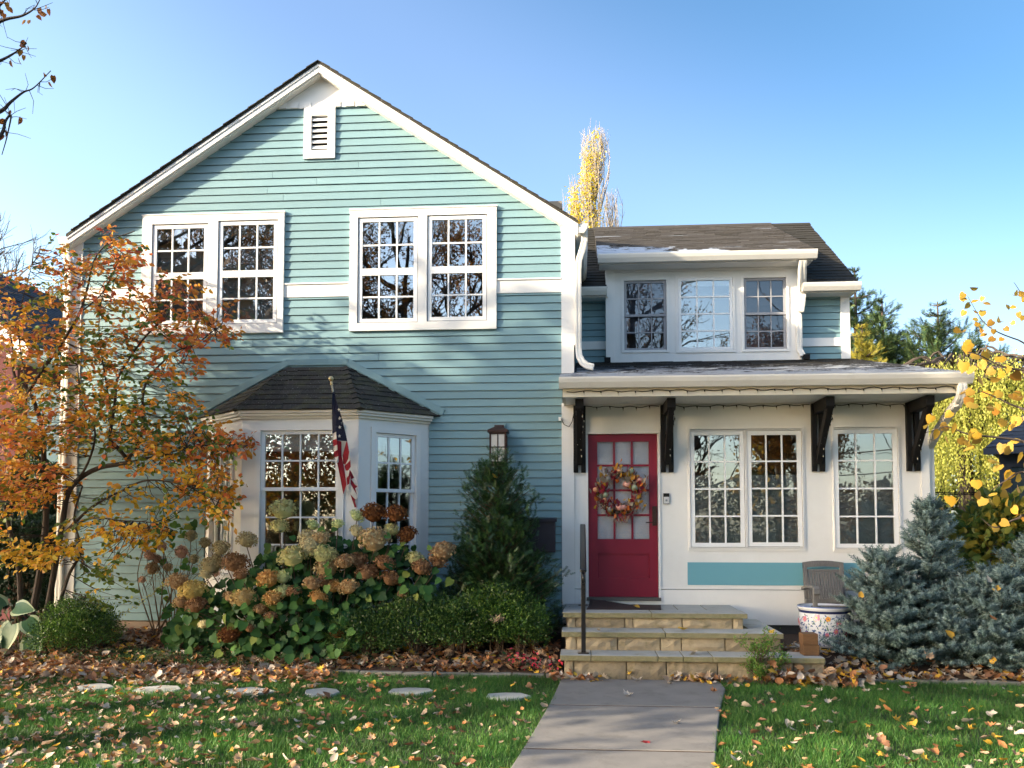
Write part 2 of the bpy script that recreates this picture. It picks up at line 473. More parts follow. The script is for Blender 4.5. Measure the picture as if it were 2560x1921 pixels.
# ------------------------------------------------------------------ house
HOUSE = thing('house', (-1.2, 0, 0), 'two storey teal clapboard house with white trim, red front door and low porch wing', 'house')
XL, XR, PK = -6.72, -.075, -3.38
RZ, RS = 7.65, .657                    # roof line at the ridge and its fall
OV = .17
def roofz(x): return RZ - RS * abs(x - PK)
IZ = RZ - .125
def wall_grid(M, x0, x1, z0, z1, y0, y1, holes, name, m, parent):
    mb = MB(M)
    xs = sorted({x0, x1, *[h[0] for h in holes], *[h[1] for h in holes]})
    xs = [x for x in xs if x0 <= x <= x1]
    for a, b in zip(xs[:-1], xs[1:]):
        hs = sorted([(h[2], h[3]) for h in holes if h[0] <= a + 1e-6 and h[1] >= b - 1e-6])
        z = z0
        for h0, h1 in hs:
            if h0 > z: mb.box(a, b, y0, y1, z, h0)
            z = max(z, h1)
        if z < z1: mb.box(a, b, y0, y1, z, z1)
    return mb.build(name, m, parent)
ROW, TB, TT, GAP = .1016, .022, .006, .006
PLANKS = 0
def siding(xa, xb, z0, z1, Y, holes, ymat=TEAL, maxlen=3.4):
    """clapboards one by one; xa, xb give the ends at a height, holes are cut out"""
    global PLANKS
    z = z0; k = 0
    while z < z1 - .012:
        zt = min(z + ROW, z1)
        lo, hi = min(xa(z), xa(zt)), max(xb(z), xb(zt))
        xs = sorted({lo, hi, *[h[0] for h in holes if lo < h[0] < hi], *[h[1] for h in holes if lo < h[1] < hi]})
        segs = []
        for a, b in zip(xs[:-1], xs[1:]):
            zb_, zt_ = z, zt
            c = (a + b) / 2
            for h in holes:
                if h[0] <= c <= h[1]:
                    if h[2] <= zb_ and h[3] >= zt_: zb_ = zt_ = None; break
                    if h[2] <= zb_ < h[3]: zb_ = h[3]
                    if h[2] < zt_ <= h[3]: zt_ = h[2]
            if zb_ is not None and zb_ == z: zb_ = z + GAP
            if zb_ is None or zt_ - zb_ < .008: continue
            if segs and abs(segs[-1][1] - a) < 1e-6 and segs[-1][2:] == (zb_, zt_): segs[-1] = (segs[-1][0], b, zb_, zt_)
            else: segs.append((a, b, zb_, zt_))
        for a, b, zb_, zt_ in segs:
            cutp = [a, b]
            if b - a > maxlen:
                cutp = [a, a + (b - a) * random.uniform(.3, .7), b]
            for p, q in zip(cutp[:-1], cutp[1:]):
                f = lambda zz: Y - (TB + (TT - TB) * (zz - z) / ROW)
                pl, pt = (xa(zb_), xa(zt_)) if p == lo else (p, p)
                ql, qt = (xb(zb_), xb(zt_)) if q == hi else (q, q)
                if p != a: pl += .004; pt += .004
                if ql - pl < .02: continue
                j = random.uniform(-.0012, .0012)
                m_ = MB()
                m_.hexa([(pl, f(zb_) + j, zb_), (ql, f(zb_) + j, zb_), (ql, Y + .012, zb_), (pl, Y + .012, zb_), (pt, f(zt_) + j, zt_), (max(qt, pt + .01), f(zt_) + j, zt_), (max(qt, pt + .01), Y + .012, zt_), (pt, Y + .012, zt_)])
                m_.build('plank', ymat, HOUSE); PLANKS += 1
        z += ROW; k += 1

# openings on the main front
WL = (-5.77, -3.85, 4.122, 5.712)
WR = (-2.975, -1.062, 4.124, 5.712)
VENT = (-3.607, -3.188, 6.42, 7.105)
BELT = (-6.6, -.2, 4.585, 4.752)
BAYX0, BAYX1 = -4.86, -1.93
SOFF = 3.13
PW1, PW2 = at(1489, 928, 0), at(1735, 1185, 0)
PW3, PW4 = at(1800, 924, 0), at(1943, 1187, 0)
DOOR = (.098, .958, .73, 2.765)
hol_m = [(-5.68, -3.95, 4.22, 5.62), (-2.88, -1.16, 4.22, 5.62), (-4.75, -2.05, .4, 2.95)]
wall_grid(None, XL, XR, .38, 5.40, .013, .20, hol_m, 'front_wall', INSIDE, HOUSE)
mb = MB(); mb.prism([(XL, 5.40), (XR, 5.40), (XR, roofz(XR) - .15), (PK, IZ - .03), (XL, roofz(XL) - .15)], .013, .20); mb.build('gable_wall', INSIDE, HOUSE)
inner = lambda z: max(0, (IZ - z) / RS)
xa = lambda z: max(-6.60, PK - inner(z))
xb = lambda z: min(-.225, PK + inner(z))
siding(xa, xb, .385, 7.105, 0, [WL, WR, VENT, BELT, (BAYX0 - .0, BAYX1 + .0, .3, 2.98)])
# side, back walls and floors close the shell
mb = MB()
mb.box(XL, XL + .15, .20, 9, .1, 5.4); mb.box(XR - .15, XR - .002, .20, 9, .1, 5.4); mb.box(XL, XR, 8.85, 9, .1, 5.4)
mb.box(XL + .15, XR - .15, 5.2, 5.3, .1, 5.4)
mb.box(XL + .15, XR - .15, .2, 8.85, .38, .45); mb.box(XL + .15, XR - .15, .2, 8.85, 3.25, 3.45); mb.box(XL + .15, XR - .15, .2, 8.85, 5.75, 5.85)
mb.build('interior_shell', INSIDE, HOUSE)
mb = MB(); mb.box(XL - .02, XL - .001, .0, 9, .38, 5.4); mb.box(XR - .001, XR + .012, .0, 2.2, 3.9, 5.4); mb.build('side_cladding', TEAL, HOUSE)
mb = MB(); mb.box(XL + .02, XR, .005, .19, .0, .375); mb.build('foundation', FOUND, HOUSE)
# trim boards
mb = MB(); mb.box(XL, -6.595, -.032, .0, .36, 5.44); mb.build('corner_board', TRIM, HOUSE)
mb = MB(); mb.box(-.235, XR, -.032, .0, 3.42, 5.47); mb.box(XR, XR + .015, -.032, .14, 3.9, 5.45); mb.build('corner_board', TRIM, HOUSE)
for a, b in ((-6.595, WL[0]), (WL[1], WR[0]), (WR[1], -.235)):
    mb = MB(); mb.box(a + .001, b - .001, -.028, 0, BELT[2], BELT[3]); mb.box(a + .001, b - .001, -.042, 0, BELT[3], BELT[3] + .018); mb.build('belt_board', TRIM, HOUSE)
# white panel in the peak, strip with small blocks, vent
hw = (IZ - 7.185) / RS - .01
mb = MB(); mb.prism([(PK - hw, 7.185), (PK + hw, 7.185), (PK, IZ - .01)], -.022, .012); mb.build('gable_panel', WHITE, HOUSE)
hw2 = (IZ - 7.105) / RS - .012
mb = MB(); mb.prism([(PK - hw2, 7.106), (PK + hw2, 7.106), (PK + hw - .002, 7.184), (PK - hw + .002, 7.184)], -.028, .012); mb.build('gable_strip', TRIM, HOUSE)
for x in (-.52, -.36, -.19, .20, .38, .53):
    mb = MB(); mb.box(PK + x - .055, PK + x + .055, -.042, -.028, 7.108, 7.182); mb.build('trim_block', TRIM, HOUSE)
vf = MB(); x0, x1, z0, z1 = VENT
vf.box(x0, x0 + .10, -.045, 0, z0, z1); vf.box(x1 - .10, x1, -.045, 0, z0, z1); vf.box(x0 + .10, x1 - .10, -.045, 0, z1 - .11, z1); vf.box(x0 + .10, x1 - .10, -.045, 0, z0, z0 + .11); vf.box(x0 + .10, x1 - .10, .004, .012, z0 + .11, z1 - .11, 1)
vent = vf.build('vent', [TRIM, BLACK], HOUSE)
for k in range(6):
    z = z0 + .13 + k * .075
    mb = MB(); mb.hexa([(x0 + .102, -.034, z), (x1 - .102, -.034, z), (x1 - .102, -.002, z + .045), (x0 + .102, -.002, z + .045), (x0 + .102, -.034, z + .012), (x1 - .102, -.034, z + .012), (x1 - .102, -.002, z + .057), (x0 + .102, -.002, z + .057)])
    mb.build('louvre', TRIM, vent)
# main roof: two slopes with shingle edge, rake boards and soffit
def slope_piece(y0, y1, dz0, dz1, side, e=0.0):   # band between two offsets below the roof line
    s = side
    xe = PK + s * 3.36
    pts = [(PK, RZ + dz1), (xe, roofz(xe) + dz1), (xe, roofz(xe) + dz0), (PK, RZ + dz0)]
    if s > 0: pts = pts[::-1]
    m_ = MB(); m_.prism(pts, y0, y1); return m_
for s in (-1, 1):
    slope_piece(-OV - .02, 9.2, -.028, .008, s).build('roof', SH_DARK, HOUSE)
    slope_piece(-OV, -OV + .03, -.135, -.029, s).build('rake_board', TRIM, HOUSE)
    slope_piece(-OV + .03, 9.1, -.150, -.125, s).build('soffit', TRIM, HOUSE)
    slope_piece(-OV - .012, -OV, -.062, -.0285, s).build('rake_moulding', TRIM, HOUSE)
for s in (-1, 1):                      # ragged shingle edge along the rake
    m_ = MB(); d = 0.0
    while d < 3.9:
        L_ = random.uniform(.12, .2); c = 1 / math.sqrt(1 + RS * RS)
        xa_, xb_ = PK + s * d * c, PK + s * min(d + L_, 4.0) * c
        za, zb = roofz(xa_) + .008, roofz(xb_) + .016
        p = [(xa_, za), (xb_, zb - .012 + .016), (xb_, zb - .012), (xa_, za - .006)]
        if s < 0: p = p[::-1]
        m_.prism(p[::-1], -OV - .03 - random.uniform(0, .012), .4); d += L_
    m_.build('roof_edge_shingles', SH_DARK, HOUSE, kind='stuff')
# box ends at the eaves and gutters along the sides
def gutter_y(x0, y0, y1, z, s, name='gutter'):
    m_ = MB()
    pr = [(0, 0), (s * .075, 0), (s * .11, .05), (s * .125, .115), (s * .118, .115), (s * .10, .055), (s * .07, .008), (s * .008, .008), (s * .008, .115), (0, .115)]
    pr = [(x0 + a, z + b) for a, b in pr]
    if s < 0: pr = pr[::-1]
    m_.prism(pr, y0, y1)
    cp = [(x0, z), (x0 + s * .075, z), (x0 + s * .11, z + .05), (x0 + s * .125, z + .115), (x0, z + .115)]
    if s < 0: cp = cp[::-1]
    m_.prism(cp, y0 - .004, y0)
    return m_.build(name, GUTTER, HOUSE)
gutter_y(PK + 3.362, -OV + .01, 9, roofz(PK + 3.36) - .14, 1)
gutter_y(PK - 3.362, -OV + .01, 9, roofz(PK - 3.36) - .14, -1)
def downspout(pts, w=.085, d=.06, name='downspout', ribs=True, pile=HOUSE):
    """rectangular pipe along points, slightly ribbed at bends"""
    m_ = MB(); pts = [Vector(p) for p in pts]
    out = []
    for i in range(len(pts) - 1):
        n = max(2, int((pts[i + 1] - pts[i]).length / .03)) if ribs and (pts[i + 1] - pts[i]).length < .16 else 2
        for k in range(n): out.append(pts[i].lerp(pts[i + 1], k / n))
    out.append(pts[-1])
    n = 10
    rings = []
    for i, p in enumerate(out):
        t = (out[min(i + 1, len(out) - 1)] - out[max(i - 1, 0)]).normalized()
        side = Vector((0, 1, 0)) if abs(t.y) < .8 else Vector((1, 0, 0))
        a = t.cross(side).normalized(); b = a.cross(t).normalized()
        e = 1.0 + (.05 if i % 2 else 0) * (1 if ribs else 0)
        ring = [(-w / 2, -d / 2), (-w / 4, -d / 2 - .004), (0, -d / 2), (w / 4, -d / 2 - .004), (w / 2, -d / 2), (w / 2, d / 2), (w / 4, d / 2 + .004), (0, d / 2), (-w / 4, d / 2 + .004), (-w / 2, d / 2)]
        rings.append([p + a * (x * e) + b * (y * e) for x, y in ring])
    vs = [q for r in rings for q in r]
    fs = [(i * n + k, i * n + (k + 1) % n, (i + 1) * n + (k + 1) % n, (i + 1) * n + k) for i in range(len(out) - 1) for k in range(n)]
    fs += [tuple(range(n))[::-1], tuple(range((len(out) - 1) * n, len(out) * n))]
    m_.add(vs, fs)
    return m_.build(name, GUTTER, pile)
downspout([(.06, -.06, 5.33), (.06, -.06, 5.22), (.035, -.045, 5.12), (-.01, -.04, 4.98), (-.02, -.04, 4.86), (-.02, -.04, 3.84), (-.01, -.05, 3.75), (.03, -.07, 3.67), (.09, -.09, 3.62), (.17, -.1, 3.60)], .078, .062)
downspout([(-6.80, -.06, 5.33), (-6.79, -.06, 5.2), (-6.765, -.05, 5.08), (-6.765, -.05, 4.95), (-6.775, -.05, .3)], .09, .07)

# ---------------- windows
def window(M, x0, x1, z0, z1, cols, rows, style='casement', sash=.05, mun=.02, glass=GLASS, frame=SASH, blind=None, y=-.03, parent=HOUSE, low_y=None, blind_mat=BLIND, split=None):
    """one window: sash frame with muntins, every pane a sub-part, an inside blind"""
    f = MB(M)
    def ring(a, b, c, d, w_, ya, yb):
        f.box(a, a + w_, ya, yb, c, d); f.box(b - w_, b, ya, yb, c, d); f.box(a + w_, b - w_, ya, yb, d - w_, d); f.box(a + w_, b - w_, ya, yb, c, c + w_)
    panes = []
    def light(a, b, c, d, nc, nr, ya):
        pw, ph = (b - a - mun * (nc - 1)) / nc, (d - c - mun * (nr - 1)) / nr
        for i in range(1, nc): f.box(a + i * (pw + mun) - mun, a + i * (pw + mun), ya + .006, ya + .03, c, d)
        for j in range(1, nr): f.box(a, b, ya + .0075, ya + .0285, c + j * (ph + mun) - mun, c + j * (ph + mun))
        for i in range(nc):
            for j in range(nr):
                panes.append((a + i * (pw + mun), c + j * (ph + mun), pw, ph, ya + .018))
    if style == 'hung':
        nu, nl = split or (rows // 2, rows // 2)
        zm = z1 - (z1 - z0) * nu / (nu + nl) - (.0 if not split else .01)
        ring(x0, x1, zm - sash / 2, z1, sash, y, y + .04)
        ring(x0, x1, z0, zm + sash / 2, sash, y + (.0 if low_y is None else low_y), y + .04 + (.0 if low_y is None else low_y)) if low_y else ring(x0, x1, z0, zm - sash / 2, sash, y + .001, y + .041)
        light(x0 + sash, x1 - sash, zm + sash / 2, z1 - sash, cols, nu, y)
        if low_y: light(x0 + sash, x1 - sash, z0 + sash, zm - sash / 2, cols, nl, y + low_y)
        else: light(x0 + sash, x1 - sash, z0 + sash, zm - sash * 1.5, cols, nl, y)
    else:
        ring(x0, x1, z0, z1, sash, y, y + .045)
        light(x0 + sash, x1 - sash, z0 + sash, z1 - sash, cols, rows, y)
    wo = f.build('window', frame, parent)
    me_cache = {}
    for a, c, pw, ph, py in panes:
        key = (round(pw, 4), round(ph, 4))
        if M is None and key in me_cache:
            place('pane', me_cache[key], wo, (a, py, c))
        else:
            g_ = MB() if M is None else MB(M @ Matrix.Translation((a, py, c)))
            g_.box(0, pw, 0, .004, 0, ph)
            po = g_.build('pane', glass, wo)
            if M is None:
                po.location = (a, py, c); me_cache[key] = po.data
    if blind:
        for b0, b1 in (blind if isinstance(blind, list) else [blind]):
            b_ = MB(M); za, zb = z0 + (z1 - z0) * b0, z0 + (z1 - z0) * b1
            b_.box(x0 + .02, x1 - .02, y + .075, y + .085, za, zb)
            nb = max(1, int((zb - za) / .09))
            for q in range(nb): b_.box(x0 + .02, x1 - .02, y + .067, y + .075, za + q * .09, za + q * .09 + .05)
            b_.build('blind', blind_mat, wo)
    return wo
def casing(M, x0, x1, z0, z1, holes, d0=-.05, t=TRIM, name='window_casing', lip=True):
    o = wall_grid(M, x0, x1, z0, z1, d0, .0, holes, name, t, HOUSE)
    return o
# upper front pairs
for (X0, X1, Z0, Z1), sashes, bl in ((WL, ((330, 447, 487, 700), (473, 598, 479, 698)), True), (WR, ((775, 901, 472, 696), (925, 1050, 467, 692)), False)):
    hs = []
    for u0, u1, v0, v1 in sashes:
        a, b = at((u0), (v0 + v1) / 2, -.03).x, at(u1, (v0 + v1) / 2, -.03).x
        c, d = at((u0 + u1) / 2, v1, -.03).z, at((u0 + u1) / 2, v0, -.03).z
        hs.append((a, b, c, d))
    casing(None, X0, X1, Z0, Z1, [(a - .015, b + .015, c - .015, d + .015) for a, b, c, d in hs])
    m_ = MB(); m_.box(X0 - .012, X1 + .012, -.058, .0, Z1 - .0, Z1 + .016); m_.build('drip_cap', TRIM, HOUSE)
    for k, (a, b, c, d) in enumerate(hs):
        window(None, a, b, c, d, 3, 4, 'hung', .045, .02, GLASSP if bl else GLASS, SASH, [(0.0, 1.0)] if bl else [(.86, 1.0)], y=-.034, blind_mat=GREYBLIND if bl else BLIND)
        m_ = MB(); m_.box(a - .012, a - .001, -.03, .01, c - .012, d + .012); m_.box(b + .001, b + .012, -.03, .01, c - .012, d + .012); m_.box(a - .001, b + .001, -.03, .01, d + .001, d + .012); m_.box(a - .001, b + .001, -.03, .01, c - .012, c - .001); m_.build('window_liner', GREYSASH, HOUSE)

# ---------------- bay window
BD = .73
bl_, br_ = Vector((-4.85, 0, 0)), Vector((-1.93, 0, 0))
fl_, fr_ = Vector((-4.10, -BD, 0)), Vector((-2.66, -BD, 0))
BZ0, BZ1 = .36, 2.96
def face_frame(a, b):
    x = (b - a).normalized(); y = Vector((-x.y, x.x, 0))
    return Matrix(((x.x, y.x, 0, a.x), (x.y, y.y, 0, a.y), (0, 0, 1, 0), (0, 0, 0, 1))), (b - a).length
def onface(M, u, v):                   # pixel -> local x,z on a bay face
    d = ray(u, v); n = M.to_3x3() @ Vector((0, 1, 0)); o = M.translation
    p = CAM + d * ((o - CAM).dot(n) / d.dot(n))
    q = M.inverted() @ p
    return q.x, q.z
MF, LF = face_frame(fl_, fr_); ML, LL = face_frame(bl_, fl_); MR, LR = face_frame(fr_, br_)
for M, Lf, pix, nc, wl in ((MF, LF, (564, 733, 932, 1232), 4, .03), (ML, LL, (458, 502, 950, 1240), 3, .0), (MR, LR, (811, 898, 938, 1240), 3, .03)):
    a, zt_ = onface(M, pix[0], pix[2]); b, _ = onface(M, pix[1], pix[2])
    zt_ = onface(M, (pix[0] + pix[1]) / 2, pix[2])[1]
    z0_ = .98 if nc == 4 else 1.10
    z0_ = 1.02
    if nc == 4: zt_ = onface(M, 650, 930)[1]
    wall_grid(M, 0.0, Lf, BZ0, BZ1, 0, .09, [(a, b, z0_, zt_)], 'bay_wall', WHITE, HOUSE)
    e = .065
    c_ = MB(M)
    for bx in ((a - e, a, z0_ - e, zt_ + e), (b, b + e, z0_ - e, zt_ + e), (a, b, zt_, zt_ + e), (a, b, z0_ - e, z0_)):
        c_.box(bx[0], bx[1], -.022, -.0005, bx[2], bx[3])
    c_.build('window_casing', TRIM, HOUSE)
    window(M, a + .004, b - .004, z0_ + .004, zt_ - .004, nc, 6 if nc == 4 else 4, 'hung', .042, .02, GLASS, SASH, [(.86, 1.0)] if nc != 3 or M is MR else [(.0, .9)], y=.012, low_y=.03, split=(2, 3))
    t_ = MB(M); t_.box(-.0, Lf, -.095, .0, BZ1 + .012, BZ1 + .045); t_.box(.0, Lf, -.07, .0, BZ1 - .018, BZ1 + .011); t_.box(.0, Lf, -.03, -.0005, BZ1 - .05, BZ1 - .019); t_.build('bay_cornice', GUTTER, HOUSE)
# mitre blocks close the cornice at the corners
for cpt, a in ((fl_, -22.5), (fr_, 22.5)):
    t_ = MB(Matrix.Translation(cpt) @ Matrix.Rotation(R(a), 4, 'Z')); t_.box(-.042, .042, -.101, .02, BZ1 + .013, BZ1 + .044); t_.box(-.03, .03, -.075, .02, BZ1 - .017, BZ1 + .010); t_.box(-.014, .014, -.032, .02, BZ1 - .049, BZ1 - .020); t_.build('cornice_mitre', GUTTER, HOUSE)
m_ = MB(); m_.prismz([(-4.80, -.02), (-4.08, -BD + .1), (-2.68, -BD + .1), (-1.98, -.02), (-1.98, .3), (-4.80, .3)], 2.90, 2.945); m_.prismz([(-4.80, -.02), (-4.08, -BD + .1), (-2.68, -BD + .1), (-1.98, -.02), (-1.98, .3), (-4.80, .3)], .38, .46); m_.build('bay_ceiling', WHITE, HOUSE)
# things seen through the bay glass: a round gilt frame on the back wall
m_ = MB(); ring = [(.52 * math.cos(t), .52 * math.sin(t)) for t in np.linspace(0, 2 * math.pi, 33)]
cx, cz = -3.30, 1.72
m_.tube([(cx + x, .5, cz + z) for x, z in ring], .05, 8)
mir = m_.build('round_mirror_frame', mat('gilt', (.42, .26, .12), .5), None, smooth=True)
tag(mir, 'round tan mirror frame standing inside behind the middle bay window', 'mirror')
m_ = MB(); m_.box(cx - .6, cx + .6, .55, .95, .46, 1.0)
tag(m_.build('low_cabinet', WARMIN), 'dark low cabinet inside the room behind the bay window', 'cabinet')
# bay roof: three slopes of single shingles
Etop = 3.67
tl, tr = Vector((-3.77, -.005, Etop)), Vector((-3.02, -.005, Etop))
ov = .12
el_, fl2, fr2, er_ = Vector((-5.0, -.005, 3.005)), Vector((-4.15, -BD - ov, 3.005)), Vector((-2.61, -BD - ov, 3.005)), Vector((-1.78, -.005, 3.005))
def shingles(name, quad, course, width, thick, material, parent, single=False, seed=0, tooth=.004):
    """quad = eave left, eave right, top right, top left"""
    rr = random.Random(seed)
    a, b, c, d = [Vector(p) for p in quad]
    up0, up1 = d - a, c - b
    n = max(1, round(min(up0.length, up1.length) / course)) if min(up0.length, up1.length) > .2 else max(1, round(max(up0.length, up1.length) / course))
    nrm = ((b - a).cross(d - a)).normalized()
    if nrm.z < 0: nrm = -nrm
    acc = MB(); cnt = 0
    for i in range(n):
        t0, t1 = i / n, min((i + 1.25) / n, 1)
        l0, r0 = a.lerp(d, t0), b.lerp(c, t0)
        l1, r1 = a.lerp(d, t1), b.lerp(c, t1)
        Lc = (r0 - l0).length
        if Lc < .03: continue
        e = (r0 - l0).normalized(); upv = (l1 - l0) - e * (l1 - l0).dot(e)
        lim_l = (l1 - l0).dot(e); lim_r = (r1 - l0).dot(e)
        x = -rr.uniform(0, width)
        while x < Lc:
            w_ = width * rr.uniform(.7, 1.3)
            p, q = max(0, x), min(Lc, x + w_ - .003)
            if q - p > .015:
                pt, qt = min(max(p, lim_l), lim_r), min(max(q, lim_l), lim_r)
                if qt - pt < .004: qt = pt + .004
                dz = rr.uniform(-tooth, tooth) * 2; th = thick * rr.uniform(.8, 1.4)
                s0 = upv.normalized() * dz
                base = [l0 + e * p + s0, l0 + e * q + s0, l0 + e * qt + upv, l0 + e * pt + upv]
                lift = [th * 1.5, th * 1.5, th * .35, th * .35]
                mm = acc if not single else MB()
                mm.hexa([base[k] for k in range(4)] + [base[k] + nrm * lift[k] for k in range(4)])
                if single: mm.build('shingle', material, parent)
                cnt += 1
            x += w_
    if not single: return acc.build(name, material, parent, kind='stuff')
    return cnt
under = MB()
under.add([el_, fl2, fr2, er_, tr, tl, Vector((-5.0, 0, 3.006)), Vector((-1.78, 0, 3.006))], [(0, 1, 5), (1, 2, 4, 5), (2, 3, 4), (3, 2, 1, 0)])
BAYROOF = under.build('bay_roof', SH_DARK, HOUSE)
shingles('s', (el_, fl2, tl, tl + Vector((-.01, 0, 0))), .125, .26, .008, SH_DARK, BAYROOF, True, 1)
shingles('s', (fl2, fr2, tr, tl), .125, .24, .008, SH_DARK, BAYROOF, True, 2)
shingles('s', (fr2, er_, tr + Vector((.01, 0, 0)), tr), .125, .26, .008, SH_DARK, BAYROOF, True, 3)
for p, q in ((fl2, tl), (fr2, tr)):    # hip caps
    d_ = q - p; n = 9
    for k in range(n):
        a_, b_ = p.lerp(q, k / n), p.lerp(q, min((k + 1.2) / n, 1))
        t = (b_ - a_).normalized(); s_ = t.cross(Vector((0, 0, 1))).normalized(); up = s_.cross(t)
        m_ = MB(); h = .018
        m_.add([a_ - s_ * .075 - up * .012 + up * h * .6, a_ + up * (.012 + h), a_ + s_ * .075 - up * .012 + up * h * .6, b_ - s_ * .07 - up * .014, b_ + up * .012, b_ + s_ * .07 - up * .014, a_ - up * .02, b_ - up * .03],
               [(0, 1, 4, 3), (1, 2, 5, 4), (0, 6, 2, 1), (0, 3, 7, 6), (2, 6, 7, 5), (3, 4, 5, 7)])
        m_.build('hip_cap', SH_DARK, BAYROOF)
# painted flashing boards against the clapboards round the bay roof
def wall_strip(p, q, wd, y0, y1, m, name):
    p, q = Vector((p[0], p[1])), Vector((q[0], q[1])); t = (q - p).normalized(); n = Vector((-t.y, t.x))
    if n.y < 0: n = -n
    pts = [p, q, q + n * wd, p + n * wd]
    if (pts[1] - pts[0]).cross(pts[2] - pts[1]) < 0: pts = pts[::-1]
    m_ = MB(); m_.prism([(k.x, k.y) for k in pts], y0, y1); return m_.build(name, m, HOUSE)
wall_strip((-5.02, 3.02), (-3.78, 3.685), .085, -.034, -.001, TEAL, 'flashing_board')
wall_strip((-3.80, 3.69), (-2.99, 3.69), .075, -.036, -.001, TEAL, 'flashing_board')
wall_strip((-3.01, 3.685), (-1.76, 3.02), .085, -.034, -.001, TEAL, 'flashing_board')

# ---------------- porch wing
PX0, PX1 = -.235, 4.245
ph = [(PW1.x - .0, PW2.x + .0, PW2.z, PW1.z), (PW3.x, PW4.x, PW4.z, PW3.z), (DOOR[0] - .03, DOOR[1] + .03, .70, DOOR[3] + .02)]
wall_grid(None, PX0 + .16, PX1 - .1, .83, 3.16, -.012, .16, [h for h in ph], 'porch_wall', WHITE, HOUSE)
wall_grid(None, PX0 + .16, PX1 - .1, .40, .822, -.016, .16, [(DOOR[0] - .03, DOOR[1] + .03, .70, .9)], 'porch_skirt_board', WHITE, HOUSE)
m_ = MB(); m_.box(PX0, PX0 + .158, -.034, .0, .40, 3.16); m_.build('corner_board', TRIM, HOUSE)
m_ = MB(); m_.box(PX1 - .098, PX1, -.03, .16, .40, 3.16); m_.build('corner_board', TRIM, HOUSE)
m_ = MB(); m_.box(PX1 - .14, PX1 - .01, .16, 2.3, .40, 3.3); m_.build('porch_side_wall', WHITE, HOUSE)
m_ = MB(); m_.box(XR, PX1 - .14, .17, 2.3, .35, .42); m_.box(XR, PX1 - .14, 2.2, 2.3, .42, 3.9); m_.build('porch_interior', INSIDE, HOUSE)
m_ = MB(); m_.box(PX0 + .02, PX1 - .02, .01, .15, 0, .395); m_.build('porch_foundation', mat('dark_plinth', (.05, .048, .045), .9), HOUSE)
a, b = at(1485, 1215, -.013), at(1868, 1266, -.013)
m_ = MB(); m_.box(a.x, b.x, -.02, -.0125, b.z, a.z); m_.build('teal_panel', TEALFLAT, HOUSE)
for xx in (1.05, 1.155):               # vertical board seams
    pass
# porch windows
def sash_px(u0, u1, v0, v1, Y):
    return at(u0, (v0 + v1) / 2, Y).x, at(u1, (v0 + v1) / 2, Y).x, at((u0 + u1) / 2, v1, Y).z, at((u0 + u1) / 2, v0, Y).z
for sx in ((1491, 1609, 931, 1183), (1614, 1733, 930, 1182), (1802, 1941, 927, 1185)):
    a, b, c, d = sash_px(*sx, -.025)
    window(None, a + .006, b - .006, c + .006, d - .006, 3, 4, 'casement', .05, .02, GLASSP, SASH, [(.0, .62)] if sx[0] != 1802 else [(.0, .72)], y=-.024, blind_mat=PALEBLIND)
    m_ = MB(); e = .012
    for bx in ((a - e, a, c - e, d + e), (b, b + e, c - e, d + e), (a, b, d, d + e), (a, b, c - e, c)):
        m_.box(bx[0], bx[1], -.036, .02, bx[2], bx[3])
    m_.build('window_frame', TRIM, HOUSE)
a0, b0 = PW1.x - .018, PW2.x + .018
for A, B_, C, D in ((PW1.x, PW2.x, PW2.z, PW1.z), (PW3.x, PW4.x, PW4.z, PW3.z)):
    m_ = MB(); e = .03
    for bx in ((A - e, A + .002, C - e, D + e), (B_ - .002, B_ + e, C - e, D + e), (A + .002, B_ - .002, D - .002, D + e), (A + .002, B_ - .002, C - e, C + .002)):
        m_.box(bx[0], bx[1], -.026, -.011, bx[2], bx[3])
    m_.build('window_trim', TRIM, HOUSE)
# ---------------- front door
x0, x1, z0, z1 = DOOR
m_ = MB()
m_.box(x0 - .032, x0 - .004, -.03, .12, z0 - .03, z1 + .03); m_.box(x1 + .004, x1 + .032, -.03, .12, z0 - .03, z1 + .03); m_.box(x0 - .004, x1 + .004, -.03, .12, z1 + .004, z1 + .03)
m_.build('door_frame', TRIM, HOUSE)
m_ = MB(); m_.box(x0 - .03, x1 + .03, -.05, .12, z0 - .045, z0 - .004); m_.build('door_sill', mat('sill_metal', (.10, .09, .08), .5), HOUSE)
ga, gb = at(1290, 955, .02), at(1403, 1165, .02)
GX0, GX1, GZ0, GZ1 = ga.x, gb.x, gb.z, ga.z
pz0, pz1 = at(1340, 1250, .02).z, at(1340, 1196, .02).z
dm = MB(); yd, ye = .015, .06
dm.box(x0, GX0, yd, ye, z0, z1); dm.box(GX1, x1, yd, ye, z0, z1); dm.box(GX0, GX1, yd, ye, GZ1, z1); dm.box(GX0, GX1, yd, ye, pz1, GZ0); dm.box(GX0, GX1, yd, ye, z0, pz0)
dm.box(GX0 + .012, GX1 - .012, yd + .016, ye - .002, pz0 + .012, pz1 - .012)
for q in ((GX0, GX0 + .012), (GX1 - .012, GX1)): dm.hexa([(q[0], yd + (.001 if q[0] == GX0 else .016), pz0), (q[1], yd + (.016 if q[0] == GX0 else .001), pz0), (q[1], ye, pz0), (q[0], ye, pz0), (q[0], yd + (.001 if q[0] == GX0 else .016), pz1), (q[1], yd + (.016 if q[0] == GX0 else .001), pz1), (q[1], ye, pz1), (q[0], ye, pz1)])
dm.box(GX0 + .012, GX1 - .012, yd + .006, ye - .004, pz0, pz0 + .012); dm.box(GX0 + .012, GX1 - .012, yd + .006, ye - .004, pz1 - .012, pz1)
pw, phh = (GX1 - GX0 - .05) / 3, (GZ1 - GZ0 - .075) / 4
